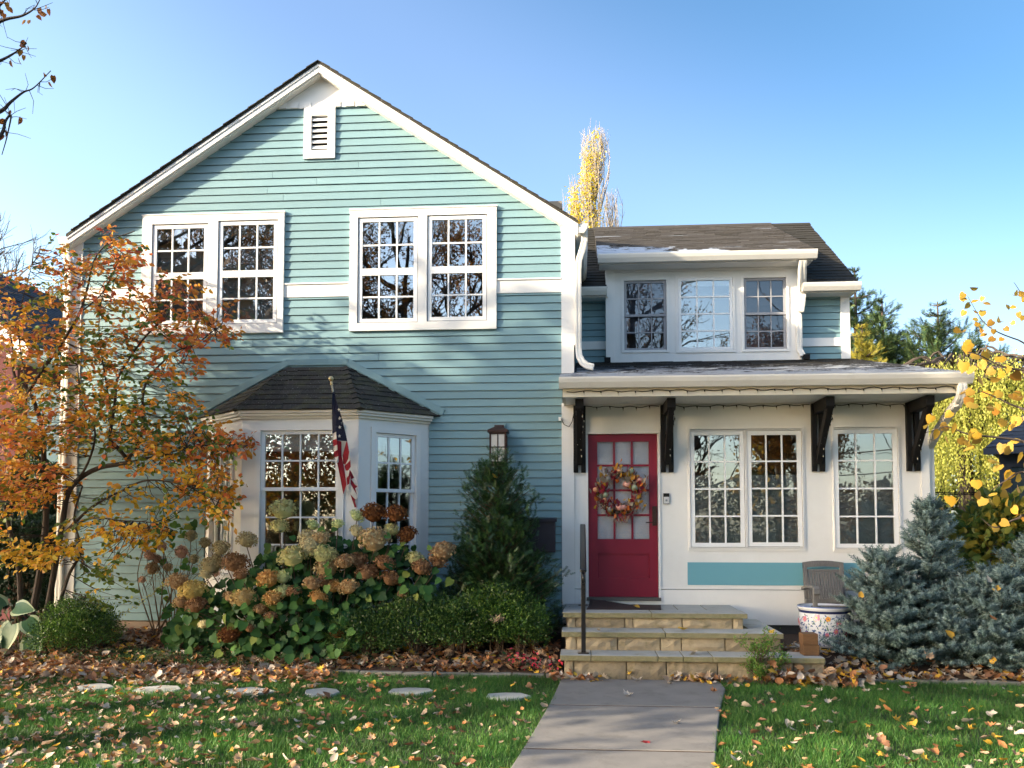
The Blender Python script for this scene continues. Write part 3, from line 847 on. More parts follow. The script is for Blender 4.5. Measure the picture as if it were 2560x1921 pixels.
for i in (1, 2): dm.box(GX0 + i * (pw + .025) - .025, GX0 + i * (pw + .025), yd + .004, yd + .03, GZ0, GZ1)
for j in (1, 2, 3): dm.box(GX0, GX1, yd + .006, yd + .028, GZ0 + j * (phh + .025) - .025, GZ0 + j * (phh + .025))
DR = dm.build('front_door', RED, HOUSE)
gp = MB(); gp.box(0, pw, 0, .004, 0, phh); gpo = gp.build('pane', GLASSW, DR); gpo.location = (GX0, yd + .016, GZ0)
for i in range(3):
    for j in range(4):
        if i or j: place('pane', gpo.data, DR, (GX0 + i * (pw + .025), yd + .016, GZ0 + j * (phh + .025)))
m_ = MB(); m_.box(GX0 + .001, GX1 - .001, yd + .034, yd + .038, GZ0 + .001, GZ1 - .001)
for k in range(3): m_.box(GX0 + .001, GX1 - .001, yd + .0305, yd + .0338, GZ0 + .12 + k * .31, GZ0 + .40 + k * .31)
m_.build('door_shade', BLIND, DR)
h0, h1 = at(1409, 1094, 0), at(1419, 1136, 0)
m_ = MB(); m_.box(h0.x, h1.x, -.002, .016, h1.z, h0.z); m_.tube([((h0.x + h1.x) / 2, -.04, h1.z + .04), ((h0.x + h1.x) / 2, .01, h1.z + .04)], .011, 8); m_.box(h0.x - .085, h1.x - .01, -.05, -.036, h1.z + .033, h1.z + .047); m_.tube([((h0.x + h1.x) / 2, -.014, h0.z - .05), ((h0.x + h1.x) / 2, .01, h0.z - .05)], .016, 10)
m_.build('door_handle', BRONZE, DR)
# ---------------- porch roof, soffit, gutter, brackets
EY, EZ = -.78, 3.355
TY, TZ = 2.2, 4.075
m_ = MB(); m_.add([(PX0 + .0, EY, EZ), (4.40, EY, EZ), (3.98, TY, TZ), (XR + .002, TY, TZ), (4.40, TY, EZ), (XR + .002, -.035, EZ + .172), (PX0, -.035, EZ + .172)], [(0, 1, 2, 3, 5, 6), (1, 4, 2), (0, 1, 4, 3)])
PROOF = m_.build('porch_roof', SH_GREY, HOUSE)
shingles('porch_roof_shingles', ((PX0 - .01, EY - .01, EZ + .004), (4.41, EY - .01, EZ + .004), (4.41 - .42 * .245, -.037, EZ + .183), (PX0 - .01, -.037, EZ + .183)), .14, .26, .008, SH_GREY, PROOF, False, 4)
shingles('porch_roof_shingles', ((XR + .03, -.037, EZ + .183), (4.41 - .42 * .245, -.037, EZ + .183), (3.985, TY, TZ + .004), (XR + .03, TY, TZ + .004)), .14, .26, .008, SH_GREY, PROOF, False, 14)
m_ = MB(); m_.box(PX0 + .06, 4.36, EY + .06, .0 - .0355, 3.135, 3.155); m_.build('porch_soffit', TRIM, HOUSE)
m_ = MB(); m_.box(PX0 + .03, 4.38, EY + .03, EY + .058, 3.135, EZ - .006); m_.box(PX0 + .03, PX0 + .058, EY + .058, -.036, 3.135, EZ - .006); m_.box(4.35, 4.38, EY + .058, 2.0, 3.135, EZ - .006); m_.build('fascia_board', mat('cream_fascia', (.72, .66, .54), .5), HOUSE)
def gutter_x(x0, x1, y, z, name='gutter', parent=HOUSE, k=1.0):
    m_ = MB()
    pr = [(0, 0), (0, .118), (-.008, .118), (-.008, .012), (-.066, .012), (-.098, .06), (-.112, .118), (-.126, .118), (-.126, .100), (-.112, .058), (-.075, 0)]
    m_.prismx([(y + a * k, z + b * k) for a, b in pr], x0, x1)
    cp = [(0, 0), (0, .118), (-.124, .118), (-.112, .058), (-.075, 0)]
    m_.prismx([(y + a * k, z + b * k) for a, b in cp], x0 - .003, x0); m_.prismx([(y + a * k, z + b * k) for a, b in cp], x1, x1 + .003)
    return m_.build(name, GUTTER, parent)
gutter_x(PX0 - .01, 4.44, EY + .028, EZ - .125, k=1.06)
downspout([(4.33, EY - .03, 3.23), (4.33, EY - .03, 3.16), (4.325, EY + .0, 3.08), (4.315, EY + .08, 3.01), (4.30, EY + .2, 2.955), (4.285, -.16, 2.73), (4.28, -.07, 2.66), (4.28, .06, 2.58), (4.28, .06, .4)], .085, .075)
def bracket(xc):
    t = thing
    m_ = MB(); 
    for s in (-1, 1):
        x = xc + s * .047
        m_.prismx([(-.0125, 3.12), (-.075, 3.12), (-.075, 2.36), (-.055, 2.28), (-.0125, 2.28)][::-1], x - .03, x + .03)
    m_.prismx([(-.0125, 3.13), (-.62, 3.13), (-.62, 3.02), (-.60, 2.99), (-.0125, 2.99)][::-1], xc - .05, xc + .05)
    m_.prismx([(-.60, 2.989), (-.50, 2.989), (-.30, 2.78), (-.17, 2.55), (-.13, 2.40), (-.0755, 2.36), (-.0755, 2.48), (-.16, 2.62), (-.25, 2.84), (-.42, 2.989)][:0] or [(-.62, 2.989), (-.47, 2.989), (-.0755, 2.52), (-.0755, 2.37), (-.115, 2.40), (-.20, 2.52)], xc - .034, xc + .034)
    return m_.build('porch_bracket', BLACK, HOUSE, bevel=.004)
BRX = [at(u, 960, -.1).x for u in (1252, 1442, 1770, 1976)]
for x in BRX: bracket(x)
for u, v in ((1363, 868), (1893, 865)):
    p = gnd(u, v, 3.134); m_ = MB(); m_.lathe([(0.0, -.006), (.055, -.006), (.075, -.002), (.08, .001)], (p.x, p.y, 3.134), 20); m_.build('ceiling_light', TRIM, HOUSE, smooth=True)
# ---------------- upper wing with shed dormer
WY = 2.2
m_ = MB(); m_.box(XR, 3.985, WY + .013, WY + .2, 3.9, 5.1); m_.build('wing_wall', INSIDE, HOUSE)
BZ = (4.27, 4.395)
siding(lambda z: -.06, lambda z: .40, 4.06, 5.06, WY, [(-1, 9, *BZ)], maxlen=9)
siding(lambda z: 3.20, lambda z: 3.86, 4.06, 5.06, WY, [(-1, 9, *BZ)], maxlen=9)
for a, b in ((-.06, .39), (3.24, 3.86)):
    m_ = MB(); m_.box(a, b, WY - .028, WY, *BZ); m_.build('belt_board', TRIM, HOUSE)
m_ = MB(); m_.box(3.861, 3.99, WY - .034, WY + .05, 3.98, 5.09); m_.build('corner_board', TRIM, HOUSE)
m_ = MB(); m_.box(3.84, 3.985, WY + .05, 7, 3.9, 5.1); m_.build('wing_side_wall', TEAL, HOUSE)
# wing roof: gable running along x
RY, RTZ = 4.62, 6.93
e0, ez = 1.92, 5.14
def wroof(y): return ez + (RTZ - ez) * (y - e0) / (RY - e0)
m_ = MB()
for xa_, xb_, ys_ in ((XR, .41, e0), (.41, 3.21, 4.21), (3.21, 4.03, e0)):
    m_.add([(xa_, ys_, wroof(ys_)), (xb_, ys_, wroof(ys_)), (xb_, RY, RTZ), (xa_, RY, RTZ)], [(0, 1, 2, 3)])
m_.add([(XR, RY, RTZ), (4.03, RY, RTZ), (4.03, 7.3, ez), (XR, 7.3, ez), (4.03, e0, ez)], [(0, 1, 2, 3), (4, 2, 1)])
WROOF = m_.build('wing_roof', SH_GREY, HOUSE)
shingles('wing_roof_shingles', ((3.22, e0 - .02, ez + .005), (4.05, e0 - .02, ez + .005), (4.05, RY, RTZ + .01), (3.22, RY, RTZ + .01)), .135, .24, .009, SH_GREY, WROOF, False, 5)
shingles('wing_roof_shingles', ((XR + .01, e0 - .02, ez + .005), (.40, e0 - .02, ez + .005), (.40, RY, RTZ + .01), (XR + .01, RY, RTZ + .01)), .135, .24, .009, SH_GREY, WROOF, False, 6)
m_ = MB(); m_.prismx([(RY - .09, RTZ - .03), (RY, RTZ + .03), (RY + .09, RTZ - .03), (RY + .09, RTZ - .045), (RY, RTZ + .012), (RY - .09, RTZ - .045)][::-1], XR, 4.06); m_.build('ridge_cap', SH_GREY, HOUSE)
for a, b in ((XR + .02, .42), (3.2, 4.02)):
    m_ = MB(); m_.box(a, b, e0 + .01, e0 + .03, ez - .13, ez - .005); m_.box(a, b, e0 + .03, WY + .02, ez - .13, ez - .115); m_.build('wing_fascia', TRIM, HOUSE)
gutter_x(.02, .40, e0 + .008, ez - .115, k=.95); gutter_x(3.24, 4.06, e0 + .008, ez - .115, k=.95)
# dormer
DY = 2.0; DX0, DX1, DZ0, DZ1 = .39, 3.23, 4.00, 5.50
dws = [sash_px(1348, 1440, 606, 757, DY), sash_px(1465, 1583, 600, 757, DY), sash_px(1607, 1699, 600, 755, DY)]
wall_grid(None, DX0, DX1, DZ0, DZ1, DY, DY + .1, dws, 'dormer_front', WHITE, HOUSE)
m_ = MB(); m_.box(DX0, DX0 + .1, DY + .1, 4.2, DZ0, DZ1); m_.box(DX1 - .1, DX1, DY + .1, 4.2, DZ0, DZ1); m_.build('dormer_cheek', WHITE, HOUSE)
m_ = MB(); m_.box(DX0, DX1, 4.2, 4.3, DZ0, 6.0); m_.box(DX0 + .1, DX1 - .1, DY + .1, 4.2, DZ1 - .06, DZ1 - .01); m_.build('dormer_interior', INSIDE, HOUSE)
m_ = MB()
a, b = at(1308, 600, DY).x, at(1328, 600, DY).x
m_.box(DX0 - .004, b, DY - .02, DY - .0005, DZ0, DZ1 - .02); m_.box(at(1722, 600, DY).x, DX1 + .004, DY - .02, DY - .0005, DZ0, DZ1 - .02)
zt = at(1500, 586, DY).z
m_.box(b + .001, at(1722, 600, DY).x - .001, DY - .016, DY - .0005, zt, DZ1 - .02)
m_.build('dormer_trim', TRIM, HOUSE)
for k, (a, b, c, d) in enumerate(dws):
    m_ = MB(); e = .035
    for bx in ((a - e, a + .001, c - e, d + e), (b - .001, b + e, c - e, d + e), (a + .001, b - .001, d - .001, d + e), (a + .001, b - .001, c - e, c + .001)):
        m_.box(bx[0], bx[1], DY - .016, DY - .0005, bx[2], bx[3])
    m_.build('window_casing', TRIM, HOUSE)
    if k == 1: window(None, a + .004, b - .004, c + .004, d - .004, 3, 4, 'casement', .04, .02, GLASS, SASH, [(.9, 1)], y=DY - .01)
    else: window(None, a + .004, b - .004, c + .004, d - .004, 3, 4, 'hung', .035, .016, GLASSD, GREYSASH, [(.24, 1)] if k == 0 else [(.03, 1)], y=DY + .012, low_y=.022, blind_mat=PALEBLIND)
de_y, de_z = 1.70, 5.575
m_ = MB(); m_.add([(.27, de_y, de_z), (3.37, de_y, de_z), (3.37, RY, RTZ + .0), (.27, RY, RTZ), (.27, de_y, de_z - .06), (3.37, de_y, de_z - .06), (3.37, RY, RTZ - .4), (.27, RY, RTZ - .4)], [(0, 1, 2, 3), (4, 7, 6, 5), (0, 4, 5, 1), (1, 5, 6, 2), (2, 6, 7, 3), (3, 7, 4, 0)])
DROOF = m_.build('dormer_roof', SH_BROWN, HOUSE)
shingles('dormer_roof_shingles', ((.26, de_y - .02, de_z + .004), (3.385, de_y - .02, de_z + .004), (3.385, RY + .02, RTZ + .012), (.26, RY + .02, RTZ + .012)), .135, .22, .010, SH_BROWN, DROOF, False, 7)
m_ = MB(); m_.prismx([(RY - .1, RTZ - .028), (RY, RTZ + .045), (RY + .1, RTZ - .028), (RY + .1, RTZ - .05), (RY, RTZ + .02), (RY - .1, RTZ - .05)][::-1], .24, 3.39); m_.build('ridge_cap', SH_BROWN, HOUSE)
m_ = MB(); m_.box(.29, 3.35, de_y + .005, de_y + .03, de_z - .15, de_z - .062); m_.box(.29, 3.35, de_y + .03, DY - .021, de_z - .15, de_z - .13); m_.build('dormer_fascia', TRIM, HOUSE)
gutter_x(.27, 3.39, de_y + .003, de_z - .135, k=1.0)
p = [(3.20, 1.66, 5.42), (3.20, 1.70, 5.34), (3.22, 1.80, 5.20), (3.25, 1.94, 5.06)]
downspout(p, .10, .07); downspout([(3.255, 1.95, 5.0), (3.24, 1.955, 4.86), (3.22, 1.955, 4.74)], .09, .06); downspout([(3.20, 1.955, 4.7), (3.20, 1.955, 4.18), (3.24, 1.92, 4.08)], .075, .05)
m_ = MB(); m_.box(.36, .45, 1.90, 1.98, 4.02, 4.10); m_.build('drain_outlet', BLACK, HOUSE)
m_ = MB(); m_.box(3.24, 3.33, 1.88, 1.96, 4.03, 4.10); m_.build('drain_outlet', BLACK, HOUSE)
# ------------------------------------------------------------------ front steps
STEPS = thing('front_steps', (.8, -.9, 0), 'three mossy stone steps with bluestone treads leading up to the red door', 'steps')
def block(x0, x1, y0, y1, z0, z1, seed):
    rr = random.Random(seed); j = lambda a: rr.uniform(-a, a)
    m_ = MB(); nx, nz = max(2, int((x1 - x0) / .07)), 3
    vs, idx = [], {}
    for i in range(nx + 1):
        for k in range(nz + 1):
            edge = i in (0, nx) or k in (0, nz)
            idx[i, k] = len(vs); vs.append((x0 + (x1 - x0) * i / nx, y0 + (.012 if edge else j(.010) - .004), z0 + (z1 - z0) * k / nz))
    fs = [(idx[i, k], idx[i + 1, k], idx[i + 1, k + 1], idx[i, k + 1]) for i in range(nx) for k in range(nz)]
    b = len(vs); vs += [(x0, y1, z0), (x1, y1, z0), (x1, y1, z1), (x0, y1, z1)]
    fs += [(idx[0, 0], *[idx[0, k] for k in range(1, nz + 1)], b + 3, b)[::1], tuple([b + 1, b + 2] + [idx[nx, k] for k in range(nz, -1, -1)]), tuple([idx[i, nz] for i in range(nx + 1)] + [b + 2, b + 3]), tuple([b, b + 1] + [idx[i, 0] for i in range(nx, -1, -1)]), (b + 1, b, b + 3, b + 2)]
    m_.add(vs, fs); m_.build('stone_block', STONE, STEPS)
def tread(x0, x1, y0, y1, z0, z1, m=0):
    m_ = MB()
    m_.add([(x0, y0, z0), (x1, y0, z0), (x1, y1, z0), (x0, y1, z0), (x0, y0, z1), (x1, y0, z1), (x1, y1, z1), (x0, y1, z1)], [(4, 5, 6, 7), (3, 2, 1, 0)], 0)
    m_.add([(x0, y0, z0), (x1, y0, z0), (x1, y1, z0), (x0, y1, z0), (x0, y0, z1), (x1, y0, z1), (x1, y1, z1), (x0, y1, z1)], [(0, 1, 5, 4), (1, 2, 6, 5), (2, 3, 7, 6), (3, 0, 4, 7)], 1)
    import_merge(m_)
    return m_.build('tread_slab', [SLAB, MOSSY], STEPS, bevel=.007)
def import_merge(m_):                  # weld the doubled corners so the bevel rounds the edges
    key, new, rep = {}, [], []
    for p in m_.v:
        k = tuple(round(c, 5) for c in p)
        if k not in key: key[k] = len(new); new.append(p)
        rep.append(key[k])
    m_.v = new; m_.f = [tuple(rep[i] for i in f) for f in m_.f]
YP, YM, YB = -1.15, -1.50, -1.85
ZP, ZM, ZB = .645, .472, .272
row = [145, 228, 715, 795, 1277, 1765, 1872]
for i, (a, b) in enumerate(zip(row[:-1], row[1:])): block(-.2 + (a - 107) * .001132 + .006, -.2 + (b - 107) * .001132 - .006, YP + .045, YP + .25, ZM + .001, ZP - .058, i)
row = [130, 235, 635, 1045, 1247, 1662, 2190]
for i, (a, b) in enumerate(zip(row[:-1], row[1:])): block(-.2 + (a - 105) * .001116 + .006, -.2 + (b - 105) * .001116 - .006, YM + .045, YM + .25, ZB + .001, ZM - .058, 20 + i)
row = [125, 222, 732, 1118, 1608, 1968, 2330, 2620]
for i, (a, b) in enumerate(zip(row[:-1], row[1:])): block(-.21 + (a - 100) * .00107 + .006, -.21 + (b - 100) * .00107 - .006, YB + .045, YB + .25, -.03, ZB - .060, 40 + i)
for x0, x1 in ((-.205, .78), (.786, 1.835)): tread(x0, x1, YP, YP + .42, ZP - .056, ZP)
for x0, x1 in ((-.205, .12), (.126, .45), (.456, 1.12), (1.126, 1.45), (1.456, 1.82)): tread(x0, x1, YP + .426, -.04, ZP - .056, ZP - .002)
for x0, x1 in ((-.21, .9), (.906, 2.145)): tread(x0, x1, YM, YP + .10, ZM - .056, ZM)
for x0, x1 in ((-.22, .10), (.106, .79)): tread(x0, x1, YB, YM + .10, ZB - .058, ZB)
for x0, x1 in ((.796, 1.05), (1.056, 1.35), (1.356, 1.9), (1.906, 2.48)): tread(x0, x1, YB, YM + .10, ZB - .058, ZB - .001)
m_ = MB(); m_.box(-.17, 1.78, YP + .2, -.04, .0, ZP - .06); m_.box(-.17, 2.08, YM + .2, YP + .2, .0, ZM - .06); m_.box(-.18, 2.42, YB + .2, YM + .2, .0, ZB - .062)
for x in (-.172,): pass
m_.build('core_fill', FOUND, STEPS)
for i in range(3): block(1.80 - .2, 1.80, YP + .26 + i * .3, YP + .55 + i * .3, ZM + .001, ZP - .058, 60 + i)
tread(1.86, 2.145, YP + .11, -.04, ZM - .056, ZM - .001)
# ------------------------------------------------------------------ handrail
HR = thing('handrail', (.02, -1, .3), 'narrow black iron handrail standing on the lowest stone step', 'railing')
for y, za, zb in ((-1.70, ZB, 1.15), (-.25, ZP, 1.60)):
    m_ = MB(); m_.box(.0, .048, y - .024, y + .024, za, zb); m_.build('post', IRON, HR, bevel=.004)
    m_ = MB(); m_.box(-.032, .08, y - .055, y + .055, za + .001, za + .010); m_.build('base_plate', IRON, HR)
m_ = MB(); m_.hexa([(-.010, -1.86, 1.125), (.058, -1.86, 1.125), (.058, -.16, 1.595), (-.010, -.16, 1.595), (-.010, -1.86, 1.168), (.058, -1.86, 1.168), (.058, -.16, 1.638), (-.010, -.16, 1.638)]); m_.build('rail', IRON, HR, bevel=.012)
m_ = MB(); m_.tube([(.024, -1.82, 1.13), (.024, -1.88, 1.09), (.024, -1.87, 1.03), (.024, -1.80, 1.02)], .013, 8); m_.build('scroll_end', IRON, HR, smooth=True)
# ------------------------------------------------------------------ doormat
V, T = [], []
nx, ny = 14, 8
for i in range(nx + 1):
    for j in range(ny + 1):
        s, t = i / nx, j / ny
        V.append((.06 + .86 * s + .05 * t, -.80 + .62 * t, .649 + .005 * math.sin(7 * s + 3 * t) ** 2 + .075 * max(0, t - .5) ** 1.3 * max(0, 1 - 1.7 * s) * 2.2))
for i in range(nx):
    for j in range(ny):
        a = i * (ny + 1) + j; T.append((a, a + ny + 1, a + ny + 2, a + 1))
o = link('doormat', np_mesh('doormat', V, T, mat('mat_rubber', (.045, .026, .022), .8, (.03, .02, .017), 30, bump=.3, bscale=120), smooth=True))
sd = o.modifiers.new('thick', 'SOLIDIFY'); sd.thickness = .008
tag(o, 'dark brown doormat with one curled corner lying in front of the red door', 'doormat')
# ------------------------------------------------------------------ wall lantern, mailbox, doorbell, camera
def rect_px(u0, u1, v0, v1, Y): return at(u0, (v0 + v1) / 2, Y).x, at(u1, (v0 + v1) / 2, Y).x, at((u0 + u1) / 2, v1, Y).z, at((u0 + u1) / 2, v0, Y).z
a, b, _, zt = rect_px(1058, 1097, 922, 1000, -.14)
LX = (a + b) / 2; LW = (b - a) / 2
LT = thing('wall_lantern', (LX, -.02, zt - .3), 'brown metal lantern with four frosted panes on the teal wall above the dark evergreen', 'lantern')
m_ = MB(); m_.box(LX - .075, LX + .075, -.045, -.022, zt - .45, zt + .06); m_.build('mount_board', TEAL, LT)
m_ = MB(); m_.box(LX - .06, LX + .06, -.10, -.046, zt - .34, zt + .025); m_.build('wall_plate', BRONZE, LT)
y0, y1 = -.285, -.085
m_ = MB(); q = LW * 1.12
m_.add([(LX - q, y0 - .02, zt - .055), (LX + q, y0 - .02, zt - .055), (LX + q, y1 + .02, zt - .055), (LX - q, y1 + .02, zt - .055), (LX - .035, -.20, zt), (LX + .035, -.20, zt), (LX + .035, -.16, zt), (LX - .035, -.16, zt), (LX - q, y0 - .02, zt - .085), (LX + q, y0 - .02, zt - .085), (LX + q, y1 + .02, zt - .085), (LX - q, y1 + .02, zt - .085)],
       [(0, 1, 5, 4), (1, 2, 6, 5), (2, 3, 7, 6), (3, 0, 4, 7), (4, 5, 6, 7), (8, 9, 1, 0), (9, 10, 2, 1), (10, 11, 3, 2), (11, 8, 0, 3), (11, 10, 9, 8)])
m_.build('lantern_roof', BRONZE, LT)
m_ = MB(); L2 = LW * .92
for x in (LX - L2, LX + L2 - .022):
    for y in (y0, y1 - .022): m_.box(x, x + .022, y, y + .022, zt - .47, zt - .086)
for z in (zt - .108, zt - .47, zt - .275): m_.box(LX - L2, LX + L2, y0 - .002, y0 + .018, z, z + (.022 if z != zt - .275 else .012)); m_.box(LX - L2 - .001, LX - L2 + .018, y0, y1, z, z + .02); m_.box(LX + L2 - .018, LX + L2 + .001, y0, y1, z, z + .02)
m_.box(LX - .006, LX + .006, y0 - .001, y0 + .014, zt - .45, zt - .1); m_.box(LX - L2 * 1.05, LX + L2 * 1.05, y0 - .01, y1 + .01, zt - .50, zt - .471)
m_.build('lantern_frame', BRONZE, LT)
FROST = mat('frosted_pane', (.62, .60, .56), .35, (.5, .48, .45), 7)
for i in (0, 1):
    for j in (0, 1):
        m_ = MB(); x = LX - L2 + .022 if i == 0 else LX + .006; z = zt - .448 if j == 0 else zt - .262
        m_.box(x, x + L2 - .028, y0 + .006, y0 + .010, z, z + (.172 if j == 0 else .153)); m_.build('pane', FROST, LT)
a, b, c, d = rect_px(1166, 1203, 1118, 1185, -.14)
MBX = thing('mailbox', (b - .2, -.02, c), 'dark plum metal mailbox with sloped lid on the teal wall beside the porch corner', 'mailbox')
PLUM = mat('plum_metal', (.030, .024, .032), .5, (.04, .033, .042), 6)
m_ = MB(); m_.box(b - .34, b - .02, -.15, -.02, c - .05, d - .05); m_.build('box_body', PLUM, MBX, bevel=.008)
m_ = MB(); m_.prismx([(-.175, d - .055), (-.02, d - .02), (-.02, d + .0), (-.175, d - .02)], b - .36, b); m_.build('lid', PLUM, MBX)
a, b, c, d = rect_px(1433, 1446, 1066, 1089, -.03)
DB = thing('doorbell', ((a + b) / 2, -.02, c), 'small black and silver doorbell with round button beside the red door', 'doorbell')
m_ = MB(); m_.box(a, b, -.038, -.012, c, d); m_.build('backplate', BLACK, DB, bevel=.003)
m_ = MB(); m_.box(a + .004, b - .004, -.042, -.0385, c + .005, c + (d - c) * .66); m_.build('face_plate', mat('silver_plastic', (.62, .62, .62), .35), DB)
m_ = MB(); cz_ = c + (d - c) * .33
m_.add([((a + b) / 2 + .014 * math.cos(t), -.046, cz_ + .014 * math.sin(t)) for t in np.linspace(0, 2 * math.pi, 14)[:-1]] + [((a + b) / 2 + .014 * math.cos(t), -.042, cz_ + .014 * math.sin(t)) for t in np.linspace(0, 2 * math.pi, 14)[:-1]], [tuple(range(13))] + [(i, i + 13, (i + 1) % 13 + 13, (i + 1) % 13) for i in range(13)]); m_.build('button', mat('button_ring', (.25, .27, .3), .3), DB)
p = at(1210, 906, -.04)
SB = thing('outlet_box', (p.x, -.034, p.z), 'tiny white outlet box with a loose wire at the top of the porch corner board', 'outlet box')
m_ = MB(); m_.box(p.x - .02, p.x + .015, -.07, -.0345, p.z - .02, p.z + .025); m_.build('cover', SASH, SB)
m_ = MB(); m_.tube([(p.x + .015, -.06, p.z - .0), (p.x + .05, -.07, p.z - .07), (p.x + .11, -.06, p.z - .10), (p.x + .15, -.07, p.z - .04), (p.x + .17, -.08, p.z + .06)], .005, 5); m_.build('wire', BLACK, SB)
# ------------------------------------------------------------------ light strings under the eave and along the porch ceiling
BULB = mat('bulb_glass', (.55, .50, .40), .2)
def string(pts, label, drop=.02, step=.17):
    s = thing('light_string', pts[0], label, 'string lights', 'dark light strings on the porch')
    w_ = MB(); b_ = MB(); P = []
    for a, b in zip(pts[:-1], pts[1:]):
        a, b = Vector(a), Vector(b); n = max(1, int((b - a).length / .04))
        for k in range(n):
            q = a.lerp(b, k / n); P.append(q + Vector((0, random.uniform(-.003, .003), .008 * math.sin(q.x * 23) + .005 * math.sin(q.x * 7.7) - random.uniform(0, .004))))
    w_.tube(P, .0055, 4); d = 0
    for i in range(1, len(P)):
        d += (P[i] - P[i - 1]).length
        if d > step:
            d = 0; q = P[i]; w_.tube([q, q + Vector((.004, 0, -.022))], .007, 5); b_.tube([q + Vector((.004, 0, -.022)), q + Vector((.006, 0, -.045))], [.007, .003], 5)
    w_.build('wire', BLACK, s); b_.build('bulbs', BULB, s, kind='stuff')
string([(-.16, EY + .018, 3.20), (4.3, EY + .018, 3.20)], 'dark light string along the fascia under the porch gutter', step=.17)
string([(BRX[0] + .05, -.028, 3.11), (BRX[1] - .05, -.028, 3.11)], 'dark light string along the ceiling above the red door', step=.14)
string([(BRX[1] + .05, -.028, 3.11), (BRX[2] - .05, -.028, 3.105)], 'dark light string along the ceiling above the double porch window', step=.14)
string([(BRX[2] + .05, -.028, 3.11), (BRX[3] - .05, -.028, 3.105)], 'dark light string along the ceiling above the single porch window', step=.14)
for x, l in zip(BRX, ('first', 'second', 'third', 'fourth')):
    string([(x + .01, -.63, 3.0), (x + .05, -.5, 2.9), (x + .02, -.36, 2.75), (x - .03, -.28, 2.66), (x + .035, -.2, 2.55), (x - .01, -.13, 2.42)], f'small lights wound down the black porch bracket, {l} from the door side', step=.08)
# ------------------------------------------------------------------ flag on the bay window
def fp(x, y, Y): return at((750 + x / 4.152) / 1.15732, (900 + y / 4.152) / 1.15732, Y)
FL = thing('flag', tuple(fp(470, 1000, -.8)), 'drooping american flag on a short angled pole at the bay window', 'flag')
def fy(x, y): return -1.20 + .00038 * (y - 330) + .028 * math.sin(x * .055 + y * .002) + .012 * math.sin(x * .13)
NAVY = mat('flag_navy', (.014, .017, .045), .8, (.010, .012, .034), 20); FRED = mat('flag_red', (.28, .010, .024), .8, (.23, .009, .02), 20); FWH = mat('flag_white', (.62, .60, .58), .8, (.54, .52, .50), 20)
fl = {'n': NAVY, 'r': FRED, 'w': FWH}
POLY = [('n', [(338, 330), (360, 330), (376, 420), (373, 600), (376, 745), (336, 770), (331, 600), (330, 440)]),
 ('n', [(360, 330), (372, 400), (430, 590), (470, 750), (490, 845), (383, 838), (376, 745), (373, 600), (376, 420)]),
 ('w', [(336, 770), (376, 745), (380, 820), (340, 832)]), ('r', [(340, 832), (380, 820), (386, 880), (344, 900)]), ('w', [(344, 900), (386, 880), (390, 935), (350, 955)]),
 ('r', [(350, 955), (390, 935), (398, 1000), (358, 1015)]), ('w', [(358, 1015), (398, 1000), (402, 1060), (380, 1070)]),
 ('r', [(383, 838), (430, 845), (432, 1000), (450, 1080), (470, 1200), (482, 1290), (450, 1395), (405, 1160), (385, 1072), (402, 1060), (398, 1000), (386, 880)]),
 ('w', [(430, 845), (482, 847), (455, 950), (440, 1000), (432, 1000)]), ('r', [(482, 847), (490, 845), (510, 960), (500, 1030), (470, 1090), (450, 1080), (440, 1000), (455, 950)]),
 ('w', [(510, 960), (522, 1040), (490, 1075), (470, 1090), (500, 1030)]), ('r', [(470, 1090), (490, 1075), (522, 1040), (525, 1110), (500, 1150), (475, 1150), (460, 1110)]),
 ('w', [(475, 1150), (500, 1150), (505, 1200), (482, 1230)]), ('r', [(482, 1230), (505, 1200), (515, 1140), (522, 1200), (510, 1290), (490, 1300)]), ('w', [(470, 1200), (478, 1200), (490, 1300), (482, 1310)]),
 ('r', [(515, 1140), (535, 1170), (562, 1225), (532, 1240), (518, 1200)]), ('w', [(532, 1240), (562, 1225), (580, 1270), (597, 1312), (575, 1300)]), ('r', [(522, 1200), (532, 1240), (575, 1300), (597, 1312), (572, 1335), (590, 1400), (525, 1290)]),
 ('w', [(515, 1250), (525, 1290), (590, 1400), (593, 1440), (574, 1450), (522, 1395), (512, 1300)]), ('r', [(522, 1395), (574, 1450), (570, 1470), (586, 1530), (566, 1532), (535, 1430)])]
for c, poly in POLY:
    n = len(poly); vs = [fp(x, y, fy(x, y)) for x, y in poly]
    m_ = MB(); m_.add(vs + [v + Vector((0, .005, 0)) for v in vs], [tuple(range(n))[::-1], tuple(range(n, 2 * n))] + [(i, (i + 1) % n, (i + 1) % n + n, i + n) for i in range(n)])
    m_.build('canton' if c == 'n' else 'stripe', fl[c], FL)
for x, y in ((358, 515), (350, 577), (341, 635), (366, 697), (414, 607), (413, 700), (452, 745), (410, 792), (405, 517), (442, 655)):
    r_ = 20 if x > 370 else 17; pts = []
    for k in range(10):
        a = math.pi / 2 + k * math.pi / 5 + .2; q = r_ if k % 2 == 0 else r_ * .42
        pts.append((x + q * math.cos(a) * (1 if x > 370 else .75), y - q * math.sin(a)))
    m_ = MB(); m_.add([fp(px, py, fy(px, py) - .004) for px, py in pts] + [fp(x, y, fy(x, y) - .006)], [(i, (i + 1) % 10, 10) for i in range(10)])
    m_.build('star', FWH, FL)
GOLD = mat('gold_paint', (.55, .44, .24), .35, metallic=.6)
p0, p1 = fp(322, 215, -1.24), Vector((fp(470, 1010, -.76).x, -.755, fp(470, 1010, -.76).z))
m_ = MB(); m_.tube([p0, p1], .011, 8); m_.build('pole', mat('pole_white', (.6, .57, .5), .4), FL)
